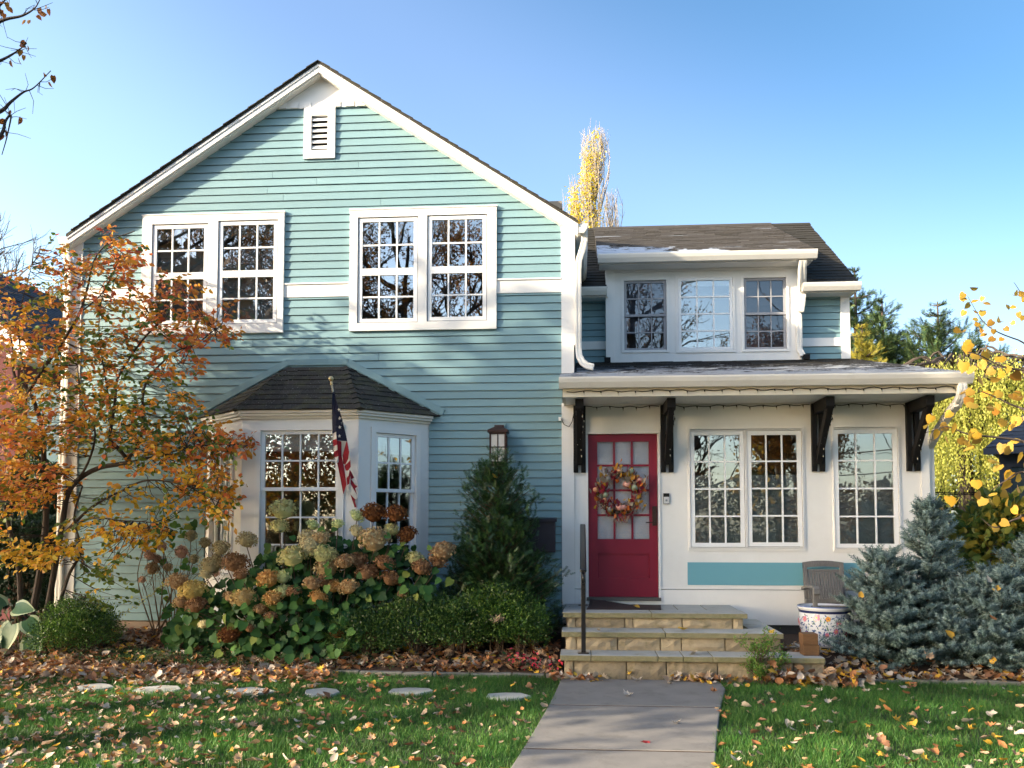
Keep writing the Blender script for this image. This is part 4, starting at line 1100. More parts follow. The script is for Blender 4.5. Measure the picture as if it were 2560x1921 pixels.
m_ = MB(); m_.lathe([(0, -.030), (.018, -.026), (.028, -.010), (.030, .004), (.024, .019), (.012, .028), (0, .030)], tuple(p0 + Vector((0, 0, .02))), 14); m_.lathe([(.012, -.07), (.02, -.06), (.012, -.05), (.018, -.04), (.01, -.03)], tuple(p0 + Vector((.004, .01, .02))), 10); m_.build('finial', GOLD, FL, smooth=True)
m_ = MB(); m_.tube([p1 + Vector((0, -.06, .06)), p1], .018, 8); m_.box(p1.x - .02, p1.x + .02, -.762, -.7505, p1.z - .06, p1.z + .06); m_.build('wall_bracket', GOLD, FL)
# ------------------------------------------------------------------ wreath on the door
WC = at(1338, 1066, -.04); WRd = .245
WT = thing('wreath', (WC.x, .0, WC.z), 'autumn wreath of small pumpkins, berries, ribbons and yellow leaves on the red door', 'wreath')
m_ = MB(); n = 28
for t_ in range(5):
    ph_ = rng.uniform(0, 6.28, 3)
    m_.tube([(WC.x + (WRd + .03 * math.sin(5 * a + ph_[0])) * math.cos(a), -.025 + .018 * math.sin(3 * a + ph_[1]), WC.z + (WRd + .03 * math.sin(4 * a + ph_[2])) * math.sin(a)) for a in np.linspace(0, 2 * math.pi, n)], .010, 5)
m_.build('vine_ring', BARK, WT)
PUMPK = [mat('pumpkin_pink', (.62, .20, .15), .5, (.72, .42, .34), 30), mat('pumpkin_sage', (.23, .30, .20), .5, (.34, .38, .27), 30), mat('pumpkin_orange', (.60, .20, .07), .5, (.68, .40, .25), 30), mat('pumpkin_grey', (.20, .19, .17), .6, (.3, .28, .25), 20)]
def wp(x, y): return (1440 + x / 6.385) / 1.15732, (1100 + y / 6.385) / 1.15732
for x, y, r_, k in ((690, 495, 40, 2), (870, 505, 58, 1), (1015, 640, 52, 0), (810, 710, 58, 0), (935, 765, 55, 1), (465, 880, 55, 1), (450, 960, 42, 2), (700, 1080, 62, 0), (760, 1075, 45, 0), (510, 620, 55, 3), (545, 1110, 45, 3), (1000, 985, 40, 3), (320, 800, 45, 2)):
    p = at(*wp(x, y), -.075); rr_ = r_ / 6.385 / 175
    m_ = MB(Matrix.Translation(p) @ Matrix.Rotation(random.uniform(-.6, .6), 4, 'Y') @ Matrix.Rotation(random.uniform(-.9, .3), 4, 'X'))
    m_.lathe([(rr_ * .15, rr_ * .55), (rr_ * .6, rr_ * .68), (rr_ * .97, rr_ * .25), (rr_, -.1 * rr_), (rr_ * .75, -.6 * rr_), (0, -.65 * rr_)], n=20, lobes=8, depth=.16); m_.tube([(0, 0, rr_ * .5), (rr_ * .1, 0, rr_ * .95)], rr_ * .12, 5, 0)
    m_.build('pumpkin', PUMPK[k], WT, smooth=True)
WLEAF = [leaf_mat('wreath_gold', [(.52, .30, .03), (.42, .20, .03)], .2, per='obj'), leaf_mat('wreath_maroon', [(.16, .008, .02), (.22, .012, .03)], .1, per='obj'), leaf_mat('wreath_taupe', [(.30, .25, .19), (.22, .18, .14)], .2, per='obj'), leaf_mat('wreath_orange', [(.55, .16, .02), (.45, .12, .03)], .2, per='obj')]
tl_me = [np_mesh('leaf', LEAF_V, LEAF_F, m) for m in WLEAF]
for k in range(280):
    a = rng.uniform(0, 6.28); rr_ = WRd + rng.normal(0, .05)
    ki = int(rng.choice([0, 0, 1, 2, 2, 3, 1]))
    place('leaf' if ki != 1 else 'ribbon_loop', tl_me[ki], WT, (WC.x + rr_ * math.cos(a), -.06 - rng.uniform(0, .05), WC.z + rr_ * math.sin(a)), (rng.uniform(.6, 2.4), rng.uniform(-.8, .8), rng.uniform(0, 6.28)), [rng.uniform(.055, .10)] * 3)
for q in range(16):                    # ribbon tails at the foot
    p = at(*wp(620 + q * 17, 1190), -.07)
    place('ribbon_tail', tl_me[2 if q % 3 else 1], WT, tuple(p), (math.pi * 1.5 + rng.uniform(-.3, .3), rng.uniform(-.5, .5), 0), (.03, .12, .06))
b_ = MB(); 
for k in range(260):
    a = rng.choice([.6, 1.9, 3.7, 5.5]) + rng.normal(0, .22); rr_ = WRd + rng.normal(0, .04); c_ = (WC.x + rr_ * math.cos(a), -.08 + rng.uniform(-.02, .02), WC.z + rr_ * math.sin(a)); s = .0085
    b_.add([(c_[0] + s * x, c_[1] + s * y, c_[2] + s * z) for x, y, z in ((1, 0, 0), (-1, 0, 0), (0, 1, 0), (0, -1, 0), (0, 0, 1), (0, 0, -1))], [(0, 2, 4), (2, 1, 4), (1, 3, 4), (3, 0, 4), (2, 0, 5), (1, 2, 5), (3, 1, 5), (0, 3, 5)], k % 2)
b_.build('berries', [mat('berry_red', (.38, .03, .02), .35), mat('berry_cream', (.55, .42, .28), .4)], WT, smooth=True, kind='stuff')
# a small black and white checked bow
p = at(*wp(400, 620), -.09); m_ = MB()
for i in range(4):
    for j in range(3): m_.add([(p.x + (i + dx - 2) * .0065, p.y + .008 * math.sin(i + dx), p.z + (j + dz - 1.5) * .011 - .004 * (i + dx)) for dx, dz in ((0, 0), (1, 0), (1, 1), (0, 1))], [(0, 1, 2, 3)], (i + j) % 2)
m_.build('checked_bow', [BLACK, FWH], WT)
# ------------------------------------------------------------------ porch chair, flowered pot, wood blocks
GZ = .285
m_ = MB(); m_.box(1.9, 4.6, -1.55, -.02, .0, .245)
WOODG = mat('weathered_wood', (.19, .185, .18), .85, (.11, .108, .105), 14, stretch=(9, 9, 1.2), bump=.3, bscale=40)
ca, cb, _, ct = rect_px(1738, 1826, 1215, 1300, -.22)
cx = (ca + cb) / 2; hw_ = (cb - ca) / 2
CH = thing('armchair', (cx, -.45, GZ), 'weathered grey wooden slat armchair against the porch wall behind the flowered pot', 'chair')
def lean(z): return -.30 + .17 * max(0, (z - .62)) / .6
for s in (-1, 1):
    m_ = MB(); x = cx + s * (hw_ - .022); m_.hexa([(x - .022, -.30, GZ), (x + .022, -.30, GZ), (x + .022, -.25, GZ), (x - .022, -.25, GZ), (x - .022, lean(ct) - .02, ct - .01), (x + .022, lean(ct) - .02, ct - .01), (x + .022, lean(ct) + .02, ct - .01), (x - .022, lean(ct) + .02, ct - .01)]); m_.build('back_leg', WOODG, CH, bevel=.004)
    m_ = MB(); x = cx + s * (hw_ + .02); m_.box(x - .022, x + .022, -.80, -.75, GZ, GZ + .60); m_.build('front_leg', WOODG, CH, bevel=.004)
    m_ = MB(); m_.prismx([(-.27, GZ + .60), (-.50, GZ + .635), (-.80, GZ + .645), (-.86, GZ + .62), (-.87, GZ + .56), (-.84, GZ + .54), (-.82, GZ + .59), (-.78, GZ + .612), (-.5, GZ + .60), (-.27, GZ + .565)], x - .035, x + .035); m_.build('arm', WOODG, CH, bevel=.006)
m_ = MB(); pts = [(cx + s * hw_, ct - .025 + .022 * (1 - s * s)) for s in np.linspace(-1, 1, 9)]
m_.prism([(x, z - .06 + .01) for x, z in pts] + [(x, z + .02) for x, z in pts[::-1]], lean(ct) - .022, lean(ct) + .018); m_.build('top_rail', WOODG, CH)
m_ = MB(); m_.box(cx - hw_, cx + hw_, lean(.75) - .03, lean(.75) + .02, .69, .74); m_.build('lower_rail', WOODG, CH)
ns = 13
for k in range(ns):
    x = cx - hw_ + .048 + (2 * hw_ - .096) * k / (ns - 1); m_ = MB(); w2 = (2 * hw_ - .1) / ns / 2 * .86
    m_.hexa([(x - w2, lean(.74) - .012, .735), (x + w2, lean(.74) - .012, .735), (x + w2, lean(.74) + .008, .735), (x - w2, lean(.74) + .008, .735), (x - w2, lean(ct) - .014, ct - .115), (x + w2, lean(ct) - .014, ct - .115), (x + w2, lean(ct) + .006, ct - .115), (x - w2, lean(ct) + .006, ct - .115)]); m_.build('slat', WOODG, CH)
m_ = MB(); m_.box(cx - hw_ + .045, cx + hw_ - .045, lean(ct) - .018, lean(ct) + .014, ct - .118, ct - .088); m_.build('upper_rail', WOODG, CH)
for k in range(6):
    m_ = MB(); m_.box(cx - hw_ + .0, cx + hw_ - .0, -.78 + k * .085, -.71 + k * .085, GZ + .40 - k * .008, GZ + .42 - k * .008); m_.build('seat_slat', WOODG, CH)
pa, pb, _, ptz = rect_px(1722, 1836, 1308, 1322, -.75)
pcx, pr = (pa + pb) / 2 + .01, (pb - pa) / 2; pcy = -.75
PT = thing('flower_pot', (pcx, pcy, GZ), 'large white glazed pot painted with pink and yellow flowers in front of the chair', 'pot')
PGL = mat('pot_glaze', (.66, .68, .72), .12, (.62, .64, .70), 4, spec=.6, coat=.4)
zt = ptz; H_ = zt - .25
prof = [(0, .25), (pr * .70, .25), (pr * .76, .27), (pr * .90, .25 + H_ * .35), (pr * .985, .25 + H_ * .62), (pr * .95, .25 + H_ * .84), (pr * .965, zt - .045), (pr * 1.0, zt - .035), (pr * 1.02, zt - .01), (pr, zt), (pr * .93, zt - .002), (pr * .90, zt - .05), (pr * .9, zt - .2)]
m_ = MB(); m_.lathe(prof, (pcx, pcy, 0), 40); m_.build('body', PGL, PT, smooth=True)
def potr(z):
    for (r0, z0), (r1, z1) in zip(prof[1:7], prof[2:8]):
        if z0 <= z <= z1: return r0 + (r1 - r0) * (z - z0) / (z1 - z0)
    return pr * .97
NAVYP = mat('pot_navy', (.02, .03, .10), .2); BLUEP = mat('pot_blue', (.07, .115, .28), .2)
m_ = MB(); m_.lathe([(potr(zt - .07) + .0015, zt - .075), (pr * .968 + .0015, zt - .047)], (pcx, pcy, 0), 40); m_.build('rim_band', NAVYP, PT)
m_ = MB(); m_.lathe([(pr * 1.022, zt - .012), (pr * 1.003, zt + .0015), (pr * .97, zt + .001)], (pcx, pcy, 0), 40); m_.build('rim_line', BLUEP, PT)
PF = [mat('pot_pink', (.52, .10, .22), .2, (.65, .30, .36), 40), mat('pot_yellow', (.66, .40, .05), .2, (.6, .22, .05), 40), mat('pot_plum', (.28, .03, .10), .2), mat('pot_leaf', (.12, .22, .16), .2)]
def decal(m, ang, z, pts, lift=.002):
    vs = []
    for x, y in pts:
        a = ang + x / pr; zz = min(max(z + y, .27), zt - .08); r_ = potr(zz) + lift
        vs.append((pcx + r_ * math.sin(a), pcy - r_ * math.cos(a), zz))
    mb_ = MB(); return vs
fm = MB()
for q in range(16):
    ang = -1.5 + 3.1 * (q % 8) / 7 + rng.normal(0, .06); z = .25 + H_ * (.62 if q < 8 else .30) + rng.normal(0, .025); R_ = rng.uniform(.026, .046); k = int(rng.choice([0, 0, 0, 1, 2]))
    for pet in range(5):
        a0 = pet * 1.2566 + q; c = (R_ * .55 * math.cos(a0), R_ * .55 * math.sin(a0))
        fm.add(decal(None, ang, z, [(c[0] + R_ * .48 * math.cos(t), c[1] + R_ * .48 * math.sin(t)) for t in np.linspace(0, 6.28, 9)[:-1]], .0018 + .0003 * pet), [tuple(range(8))], k)
    fm.add(decal(None, ang, z, [(R_ * .28 * math.cos(t), R_ * .28 * math.sin(t)) for t in np.linspace(0, 6.28, 9)[:-1]], .0042), [tuple(range(8))], 1 if k != 1 else 2)
for q in range(420):
    ang = rng.uniform(-1.6, 1.6); z = .25 + H_ * rng.uniform(.08, .78); L_ = rng.uniform(.018, .050); a0 = rng.uniform(0, 6.28); k = 4 if q % 4 else 3
    fm.add(decal(None, ang, z, [(0, 0), (L_ * .5 * math.cos(a0 + .4), L_ * .5 * math.sin(a0 + .4)), (L_ * math.cos(a0), L_ * math.sin(a0)), (L_ * .5 * math.cos(a0 - .4), L_ * .5 * math.sin(a0 - .4))], .0012), [(0, 1, 2, 3)], k)
fm.build('painted_flowers', PF + [BLUEP], PT, kind='stuff')
WOODB = mat('brown_wood', (.17, .085, .035), .8, (.11, .055, .022), 12, stretch=(2, 2, 8), bump=.2, bscale=40)
a, b, c, d = rect_px(1734, 1768, 1369, 1412, -1.66)
for k, (z0, z1, s, lb) in enumerate(((ZB, (ZB + d) / 2 - .002, 1, 'lower brown timber block of the pair on the low stone step end'), ((ZB + d) / 2, d, .99, 'upper brown timber block of the pair on the low stone step end'))):
    m_ = MB(); j = .006 * k; m_.box(a - j, b - j * 2, -1.70, -1.52, z0, z1); tag(m_.build('wood_block', WOODB, bevel=.004), lb, 'wood block', 'stacked wood blocks')
# ------------------------------------------------------------------ stepping stones and edging stones
for k, (u, v, wd) in enumerate(((205, 1484, .42), (345, 1489, .48), (540, 1493, .50), (697, 1495, .44), (885, 1492, .52), (1098, 1503, .50))):
    p = gnd(u, v, .02); n = 7; m_ = MB(); rr = random.Random(k + 40)
    poly = [(p.x + wd / 2 * math.cos(t) * rr.uniform(.72, 1.18) * (1.05 if abs(math.cos(t)) > .7 else .95), p.y + .19 * math.sin(t) * rr.uniform(.75, 1.2)) for t in np.linspace(0, 6.283, n + 1)[:-1]]
    m_.prismz(poly, -.03, .025)
    lab = ['flat grey stepping stone in the grass near the left lawn edge, below the boxwood', 'flat grey stepping stone half covered by leaves left of the hydrangea', 'pale stepping stone in the grass below the left half of the hydrangea', 'pale stepping stone in the grass below the right half of the hydrangea', 'pale wide stepping stone in the grass below the boxwood hedge', 'dark grey stepping stone nearest to the concrete walk'][k]
    tag(m_.build('stepping_stone', SLAB, bevel=.012), lab, 'stepping stone', 'stepping stones across the left lawn')
EDG = mat('edging_stone', (.23, .215, .19), .9, (.15, .14, .115), 10, bump=.5, bscale=40, objrand=.15)
for nm, x0, x1, lab in (('bed_edging', -6.9, -.3, 'low row of grey edging stones along the front of the left planting bed'), ('bed_edging', 1.62, 6.2, 'low row of grey edging stones along the front of the right planting bed')):
    e_ = thing(nm, ((x0 + x1) / 2, -1.7, 0), lab, 'edging', 'edging stones of the beds'); x = x0
    while x < x1:
        L_ = random.uniform(.32, .52); y = float(bed_front(np.array(x + L_ / 2))) - .03
        m_ = MB(); a = random.uniform(-.008, .008); m_.hexa([(x, y - .045, -.03), (x + L_ - .012, y - .045 + a, -.03), (x + L_ - .012, y + .045 + a, -.03), (x, y + .045, -.03), (x, y - .04, .045 + a), (x + L_ - .012, y - .04 + a, .045 - a), (x + L_ - .012, y + .045 + a, .045 - a), (x, y + .045, .045 + a)]); m_.build('edging_stone', EDG, e_, bevel=.008); x += L_
# ------------------------------------------------------------------ plants
def vec(p): return np.array([p[0], p[1], p[2]], float)
def unit(a): return a / (np.linalg.norm(a, axis=-1, keepdims=True) + 1e-9)
def smooth_path(P, sub=5):
    P = [np.array(p, float) for p in P]; out = []
    Q = [2 * P[0] - P[1]] + P + [2 * P[-1] - P[-2]]
    for i in range(1, len(Q) - 2):
        for k in range(sub):
            t = k / sub; a, b, c, d = Q[i - 1], Q[i], Q[i + 1], Q[i + 2]
            out.append(.5 * ((2 * b) + (c - a) * t + (2 * a - 5 * b + 4 * c - d) * t * t + (3 * b - a - 3 * c + d) * t ** 3))
    out.append(P[-1]); return out
def grow(tb, p, d, L, r, lvl, tips, spread=.6, up=.15, n=5, kids=(2, 4), shrink=.68, sides=5, wob=.18, rmin=.004):
    """one limb and, further out, its children; tips collects (point, direction) of the fine ends"""
    P = [np.array(p, float)]; d = unit(np.array(d, float)); D = [d]
    for k in range(n):
        d = unit(d + rng.normal(0, wob, 3) + np.array([0, 0, up * .3]))
        P.append(P[-1] + d * L / n); D.append(d)
    tb.tube(P, [max(r * (1 - .55 * k / n), rmin) for k in range(n + 1)], sides, cap=False)
    if lvl <= 0:
        for k in range(1, n + 1): tips.append((P[k], D[k]))
        return
    for j in range(int(rng.integers(kids[0], kids[1] + 1)) + (1 if lvl > 1 else 0)):
        k = int(rng.integers(max(1, n // 3), n + 1)); ax = unit(rng.normal(size=3))
        nd = unit(D[k] + spread * (ax - D[k] * (ax @ D[k])) * 1.3 + np.array([0, 0, up]))
        grow(tb, P[k], nd, L * shrink * rng.uniform(.75, 1.15), max(r * .55, rmin), lvl - 1, tips, spread, up, max(3, n - 1), kids, shrink, max(3, sides - 1), wob, rmin)
    tips.append((P[-1], D[-1]))
def leaves_on(tips, per, size, tv=LEAF_V, tf=LEAF_F, jitter=.06, droop=.3, flat=.6, keep=1.0):
    P = np.array([t[0] for t in tips]); D = np.array([t[1] for t in tips])
    if keep < 1: s = rng.random(len(P)) < keep; P, D = P[s], D[s]
    P = np.repeat(P, per, 0); D = np.repeat(D, per, 0)
    P = P + rng.normal(0, jitter, P.shape)
    Y = unit(D * .5 + rng.normal(0, .7, P.shape) + np.array([0, 0, -droop]))
    up = rng.normal(0, 1 - flat, P.shape) + np.array([0, -.15, flat])
    return scatter(tv, tf, axis_frames(Y, up), P, rng.uniform(.7, 1.25, len(P)) * size)
def ellipsoid_pts(n, c, r, shell=.45, lump=.16, zmin=None, seedf=3.1):
    D = unit(rng.normal(size=(n, 3))); D[:, 2] = np.where(D[:, 2] < -.5, -D[:, 2], D[:, 2])
    f = 1 - shell * rng.random(n) ** 1.6
    ph = rng.uniform(0, 6.28, 6)
    l = 1 + lump * (np.sin(D[:, 0] * seedf * 2 + ph[0]) * np.sin(D[:, 2] * seedf * 2.6 + ph[1]) + .7 * np.sin(D[:, 1] * seedf * 3 + D[:, 0] * 5 + ph[2]) * np.cos(D[:, 2] * seedf * 4 + ph[3]))
    P = np.array(c) + D * np.array(r) * (f * l)[:, None]
    N = unit(D / np.array(r))
    return P, N, f

# ---- clipped and loose boxwood
BOX = leaf_mat('boxwood_leaf', [(.020, .055, .012), (.042, .105, .018), (.10, .20, .03), (.22, .33, .06)], .25, .32, .5, noise=4)
BOXD = leaf_mat('boxwood_dark_leaf', [(.020, .055, .014), (.042, .098, .020), (.085, .165, .032), (.17, .25, .06)], .22, .35, .45, noise=4)
def box_bush(name, blobs, n, material, label, sz=.026, sprig=.0, group=None):
    t = thing(name, (blobs[0][0][0], blobs[0][0][1], 0.1), label, 'shrub', group)
    V, T, off = [], [], 0
    vol = np.array([b[1][0] * b[1][2] for b in blobs]); cnt = (n * vol / vol.sum()).astype(int)
    for (c, r), k in zip(blobs, cnt):
        P, N, f = ellipsoid_pts(k, c, r, .5, .10)
        # small sprigs stand proud of the surface
        q = rng.random(k) < .25; P[q] += N[q] * rng.uniform(.0, .07, (q.sum(), 1)) + np.array([0, 0, .02])
        P = P[P[:, 2] > .05]; N = unit(np.array([p for p in (P - np.array(c)) / np.array(r) ** 2]))
        Y = unit(N * .9 + rng.normal(0, .6, P.shape) + np.array([0, 0, .5]))
        v, tt = scatter(DIA_V, DIA_F, axis_frames(Y, unit(N + rng.normal(0, .7, P.shape))), P, rng.uniform(.7, 1.3, len(P)) * sz)
        V.append(v); T.append(tt + off); off += len(v)
    link('foliage', np_mesh('foliage', np.concatenate(V), np.concatenate(T), material), t)
    st = MB()
    for (c, r) in blobs:
        for k in range(10):
            e = np.array(c) + rng.uniform(-.7, .7, 3) * np.array(r)
            st.tube([(c[0] + rng.uniform(-.1, .1), c[1], .08), tuple((np.array(c) + e) / 2), tuple(e)], [.012, .008, .004], 4)
    st.build('stems', STEM, t)
    return t
def P3(u, v, Y): p = at(u, v, Y); return (p.x, p.y, p.z)
b = P3(165, 1365, -1.05); box_bush('boxwood_shrub', [((b[0], -1.0, .42), (.46, .42, .33)), ((b[0] - .14, -1.1, .30), (.38, .36, .25)), ((b[0] + .16, -1.05, .34), (.36, .38, .27))], 16000, BOX, 'round dark boxwood shrub beside the hosta at the left corner of the house')
box_bush('boxwood_hedge', [((P3(1075, 1330, -1.0)[0], -1.0, .57), (.47, .40, .36)), ((P3(1130, 1350, -1.0)[0], -1.05, .45), (.30, .34, .30))], 21000, BOX, 'bright green loose boxwood shrub in front of the dark conical evergreen', .027)
box_bush('boxwood_hedge', [((P3(905, 1350, -1.0)[0], -1.1, .47), (.52, .40, .36)), ((P3(790, 1375, -1.0)[0], -1.15, .36), (.50, .38, .30)), ((P3(990, 1350, -1)[0], -1.1, .46), (.42, .36, .36))], 30000, BOXD, 'dark green boxwood shrub between the hydrangea and the brighter boxwood', .027)

# ---- needle shoots
def shoot(nn, spreadz, nl, w, flat=False, fw=.55):
    V, F = [], []
    V += [(-.012, 0, 0), (.012, 0, 0), (0, 1, 0)]; F.append((0, 1, 2))
    for k in range(nn):
        y = (k + .3) / nn * .95; a = (k * 2.399) if not flat else (0 if k % 2 else math.pi)
        l = nl * (1 - .35 * y); dx, dz = math.cos(a), math.sin(a) * (spreadz if not flat else 0) + (.12 * (k % 3 - 1) if flat else 0)
        b = len(V); c = np.array([0, y, 0]); tip = c + np.array([dx * l, fw * l, dz * l]); s = np.array([-dz, .5, dx]) * w if not flat else np.array([0, 1, 0]) * w
        V += [tuple(c - s), tuple(c + s), tuple(tip)]; F.append((b, b + 1, b + 2))
    return V, F
SPV, SPF = shoot(27, 1, .27, .040)
YWV, YWF = shoot(16, 1, .34, .044, True, .35)
def conifer(name, axes, shoots, mats, label, cat='shrub', shoot_len=.11, tv=SPV, tf=SPF, tipmat=None, upturn=.25, layers=12, gap=.0, group=None):
    """axes: list of (x, y, z0, z1, radius, profile power, lean x); shoots sit along whorled branches"""
    t = thing(name, (axes[0][0], axes[0][1], axes[0][2]), label, cat, group)
    wood = MB(); PP, DD, OUT = [], [], []
    for x, y, z0, z1, Rr, pw, lx in axes:
        wood.tube([(x, y, z0 - .1), (x + lx * .5, y, (z0 + z1) / 2), (x + lx, y, z1)], [.04 * Rr + .012, .02, .005], 6)
        H = z1 - z0
        for l in range(layers):
            t_ = (l + .5) / layers; z = z0 + H * t_
            nb = max(4, int(11 * (1 - t_ * .45)))
            for k in range(nb):
                a = 2 * math.pi * (k + rng.uniform(-.35, .35)) / nb + l * 1.1
                L = Rr * (1 - t_) ** pw * rng.uniform(.72, 1.12) + .04
                bx = np.array([x + lx * t_, y, z + rng.uniform(-.5, .5) * H / layers])
                dirv = np.array([math.cos(a), math.sin(a), .10 + .75 * t_ ** 2 - .12 * (1 - t_)]); dirv = unit(dirv)
                P = [bx]; n = max(3, int(L / .09)); d = dirv
                for q in range(n):
                    d = unit(d + np.array([0, 0, upturn * .25]) + rng.normal(0, .05, 3)); P.append(P[-1] + d * L / n)
                wood.tube(P, [max(.010 * (1 - q / (n + 1)), .003) for q in range(n + 1)], 3, cap=False)
                for q in range(1, n + 1):
                    if q / n < .16 and n > 4: continue
                    dd = unit(P[q] - P[q - 1]); side = unit(np.cross(dd, [0, 0, 1.0]))
                    m = 6 if q < n else 6
                    for s in range(m):
                        sg = 1 if s % 2 else -1
                        out = dd if (q == n and s == 0) else unit(dd * rng.uniform(.5, .9) + side * sg * rng.uniform(.5, .9) + np.array([0, 0, rng.uniform(-.1, .45)]))
                        st = P[q] if s < 2 else P[q - 1] + (P[q] - P[q - 1]) * rng.random() + rng.normal(0, .012, 3)
                        PP.append(st); DD.append(out); OUT.append(1 if q >= n - 1 and s < 5 else 0)
    PP, DD, OUT = np.array(PP), np.array(DD), np.array(OUT)
    if len(PP) > shoots:
        s = rng.permutation(len(PP))[:shoots]; PP, DD, OUT = PP[s], DD[s], OUT[s]
    up = np.array([0, -.2, 1.0]) + rng.normal(0, .35, PP.shape)
    V, T = scatter(tv, tf, axis_frames(DD, up), PP, rng.uniform(.7, 1.3, len(PP)) * shoot_len)
    link('foliage', np_mesh('foliage', V, T, [mats, tipmat], np.repeat(OUT, len(tf))), t)
    wood.build('branches', STEM, t)
    return t
SPRUCE = leaf_mat('blue_spruce_needle', [(.050, .088, .076), (.090, .145, .128), (.13, .195, .178), (.18, .25, .235)], .12, .45, .4, noise=2.5)
SPTIP = leaf_mat('blue_spruce_tip', [(.09, .150, .132), (.145, .215, .195), (.215, .29, .27), (.29, .36, .345)], .12, .45, .4)
YEW = leaf_mat('yew_needle', [(.011, .034, .011), (.020, .056, .015), (.033, .080, .020), (.060, .118, .028)], .15, .4, .45, noise=5)
sx = P3(2000, 1300, -1.0)[0]
conifer('blue_spruce', [(sx + .02, -.95, .15, P3(2020, 1092, -.95)[2], .72, .9, .06), (sx - .42, -1.14, .10, P3(1885, 1215, -1.1)[2], .62, .5, -.08), (sx + .30, -1.15, .10, .95, .55, .6, .1)], 7600, SPRUCE,
        'blue spruce with tall pointed tip in front of the porch corner', shoot_len=.135, layers=13, tipmat=SPTIP)
sx2 = P3(2212, 1300, -1.05)[0]
conifer('blue_spruce', [(sx2 + .15, -1.0, .12, 1.42, .85, .7, .02), (sx2 - .33, -1.22, .10, 1.06, .62, .6, -.05), (sx2 + .8, -1.1, .1, 1.2, .7, .7, 0)], 6600, SPRUCE,
        'broad low blue spruce cut by the right edge of the photo', shoot_len=.135, layers=11, tipmat=SPTIP)
yx = P3(1082, 1200, -.55)[0]
def yew(x, y, z0, z1, Rr):
    t = thing('yew_tree', (x, y, z0), 'dark green conical evergreen below the brown wall lantern', 'tree')
    tb = MB(); tb.tube([(x, y, z0 - .2), (x + .02, y, (z0 + z1) / 2), (x, y, z1 - .05)], [.05, .03, .006], 6); PP, DD = [], []
    for k in range(560):
        t_ = 1 - math.sqrt(rng.random()) if k > 20 else rng.uniform(.7, 1); a = rng.uniform(0, 6.283)
        prof = Rr * (1 - t_) ** .48 * (.92 + .16 * math.sin(9 * t_ + 2 * a)) * (1 if t_ > .08 else .9)
        L = prof * rng.uniform(.55, 1.08) + .03; zt_ = z0 + (z1 - z0) * t_
        tip = np.array([x + L * math.cos(a), y + L * math.sin(a) * .9, zt_ + .10]); base = np.array([x, y, max(zt_ - .35 * L, z0)])
        tb.tube([base, (base + tip) / 2 - [0, 0, .03], tip], [.010, .007, .003], 3, cap=False)
        d0 = unit(tip - base)
        for q in range(22):
            f = rng.uniform(.45, 1.05); p = base + (tip - base) * f + rng.normal(0, .045, 3)
            dd = unit(d0 * rng.uniform(.3, 1) + rng.normal(0, .55, 3) + [0, 0, .35]); PP.append(p); DD.append(dd)
    PP, DD = np.array(PP), np.array(DD); up = np.array([0, -.3, 1.0]) + rng.normal(0, .4, PP.shape)
    V, T = scatter(YWV, YWF, axis_frames(DD, up), PP, rng.uniform(.06, .115, len(PP)))
    link('foliage', np_mesh('foliage', V, T, YEW), t); tb.build('branches', STEM, t)
yew(yx - .03, -.62, .30, P3(1078, 1000, -.55)[2], .80)

# ---- hydrangeas
def floret_head(name, n, size, cols, seed):
    r0 = np.random.default_rng(seed)
    D = unit(r0.normal(size=(n, 3))); D[:, 2] = np.where(D[:, 2] < -.35, -D[:, 2], D[:, 2])
    P = D * np.array([1, 1, .78]) * r0.uniform(.70, 1.07, (n, 1))
    fl_ = [(0, 0, .03), (-.55, -.5, 0), (.5, -.55, 0), (.55, .5, 0), (-.5, .55, 0)]
    F = [(0, 1, 2), (0, 2, 3), (0, 3, 4), (0, 4, 1)]
    V, T = scatter(fl_, F, frames(unit(D + r0.normal(0, .75, D.shape))), P, r0.uniform(.75, 1.25, n) * size)
    core = MB(); core.lathe([(0, -.58), (.52, -.4), (.72, 0), (.55, .4), (0, .56)], n=9)
    cf = np.array([t for f in core.f for t in ((f[0], f[1], f[2]), (f[0], f[2], f[3]))])
    T = np.concatenate([T, cf + len(V)]); V = np.concatenate([V, np.array(core.v)])
    return np_mesh(name, V, T, cols)
HC = {'g': [(.36, .36, .19), (.48, .47, .27), (.40, .33, .20), (.55, .54, .36)], 'lg': [(.42, .47, .25), (.52, .56, .34), (.60, .62, .44)], 'y': [(.45, .32, .12), (.56, .44, .19), (.52, .38, .17)],
      'o': [(.36, .18, .07), (.46, .26, .11), (.55, .38, .19)], 'c': [(.46, .41, .29), (.56, .50, .38), (.40, .30, .20)], 'cb': [(.45, .38, .26), (.33, .21, .13), (.55, .47, .34)],
      'b': [(.18, .090, .055), (.26, .14, .085), (.34, .20, .13)], 'bc': [(.24, .13, .08), (.34, .22, .14), (.46, .36, .25)], 'db': [(.11, .040, .018), (.17, .065, .028), (.23, .10, .045)],
      'gb': [(.28, .22, .14), (.38, .31, .21), (.44, .39, .27)], 'yb': [(.36, .24, .12), (.48, .36, .19), (.40, .30, .18)], 'bo': [(.34, .18, .09), (.46, .30, .17), (.52, .40, .26)], 'p': [(.40, .22, .20), (.48, .30, .27), (.36, .24, .18)]}
HM = {k: [floret_head('flower_head', 380, .125, leaf_mat('hydrangea_' + k, [tuple(min(.8, q * m_) for q, m_ in zip(cc, (1.25, 1.25, 1.0))) for cc in c], .35, .75, .15), 11 + i * 7 + ord(k[0])) for i in range(2)] for k, c in HC.items()}
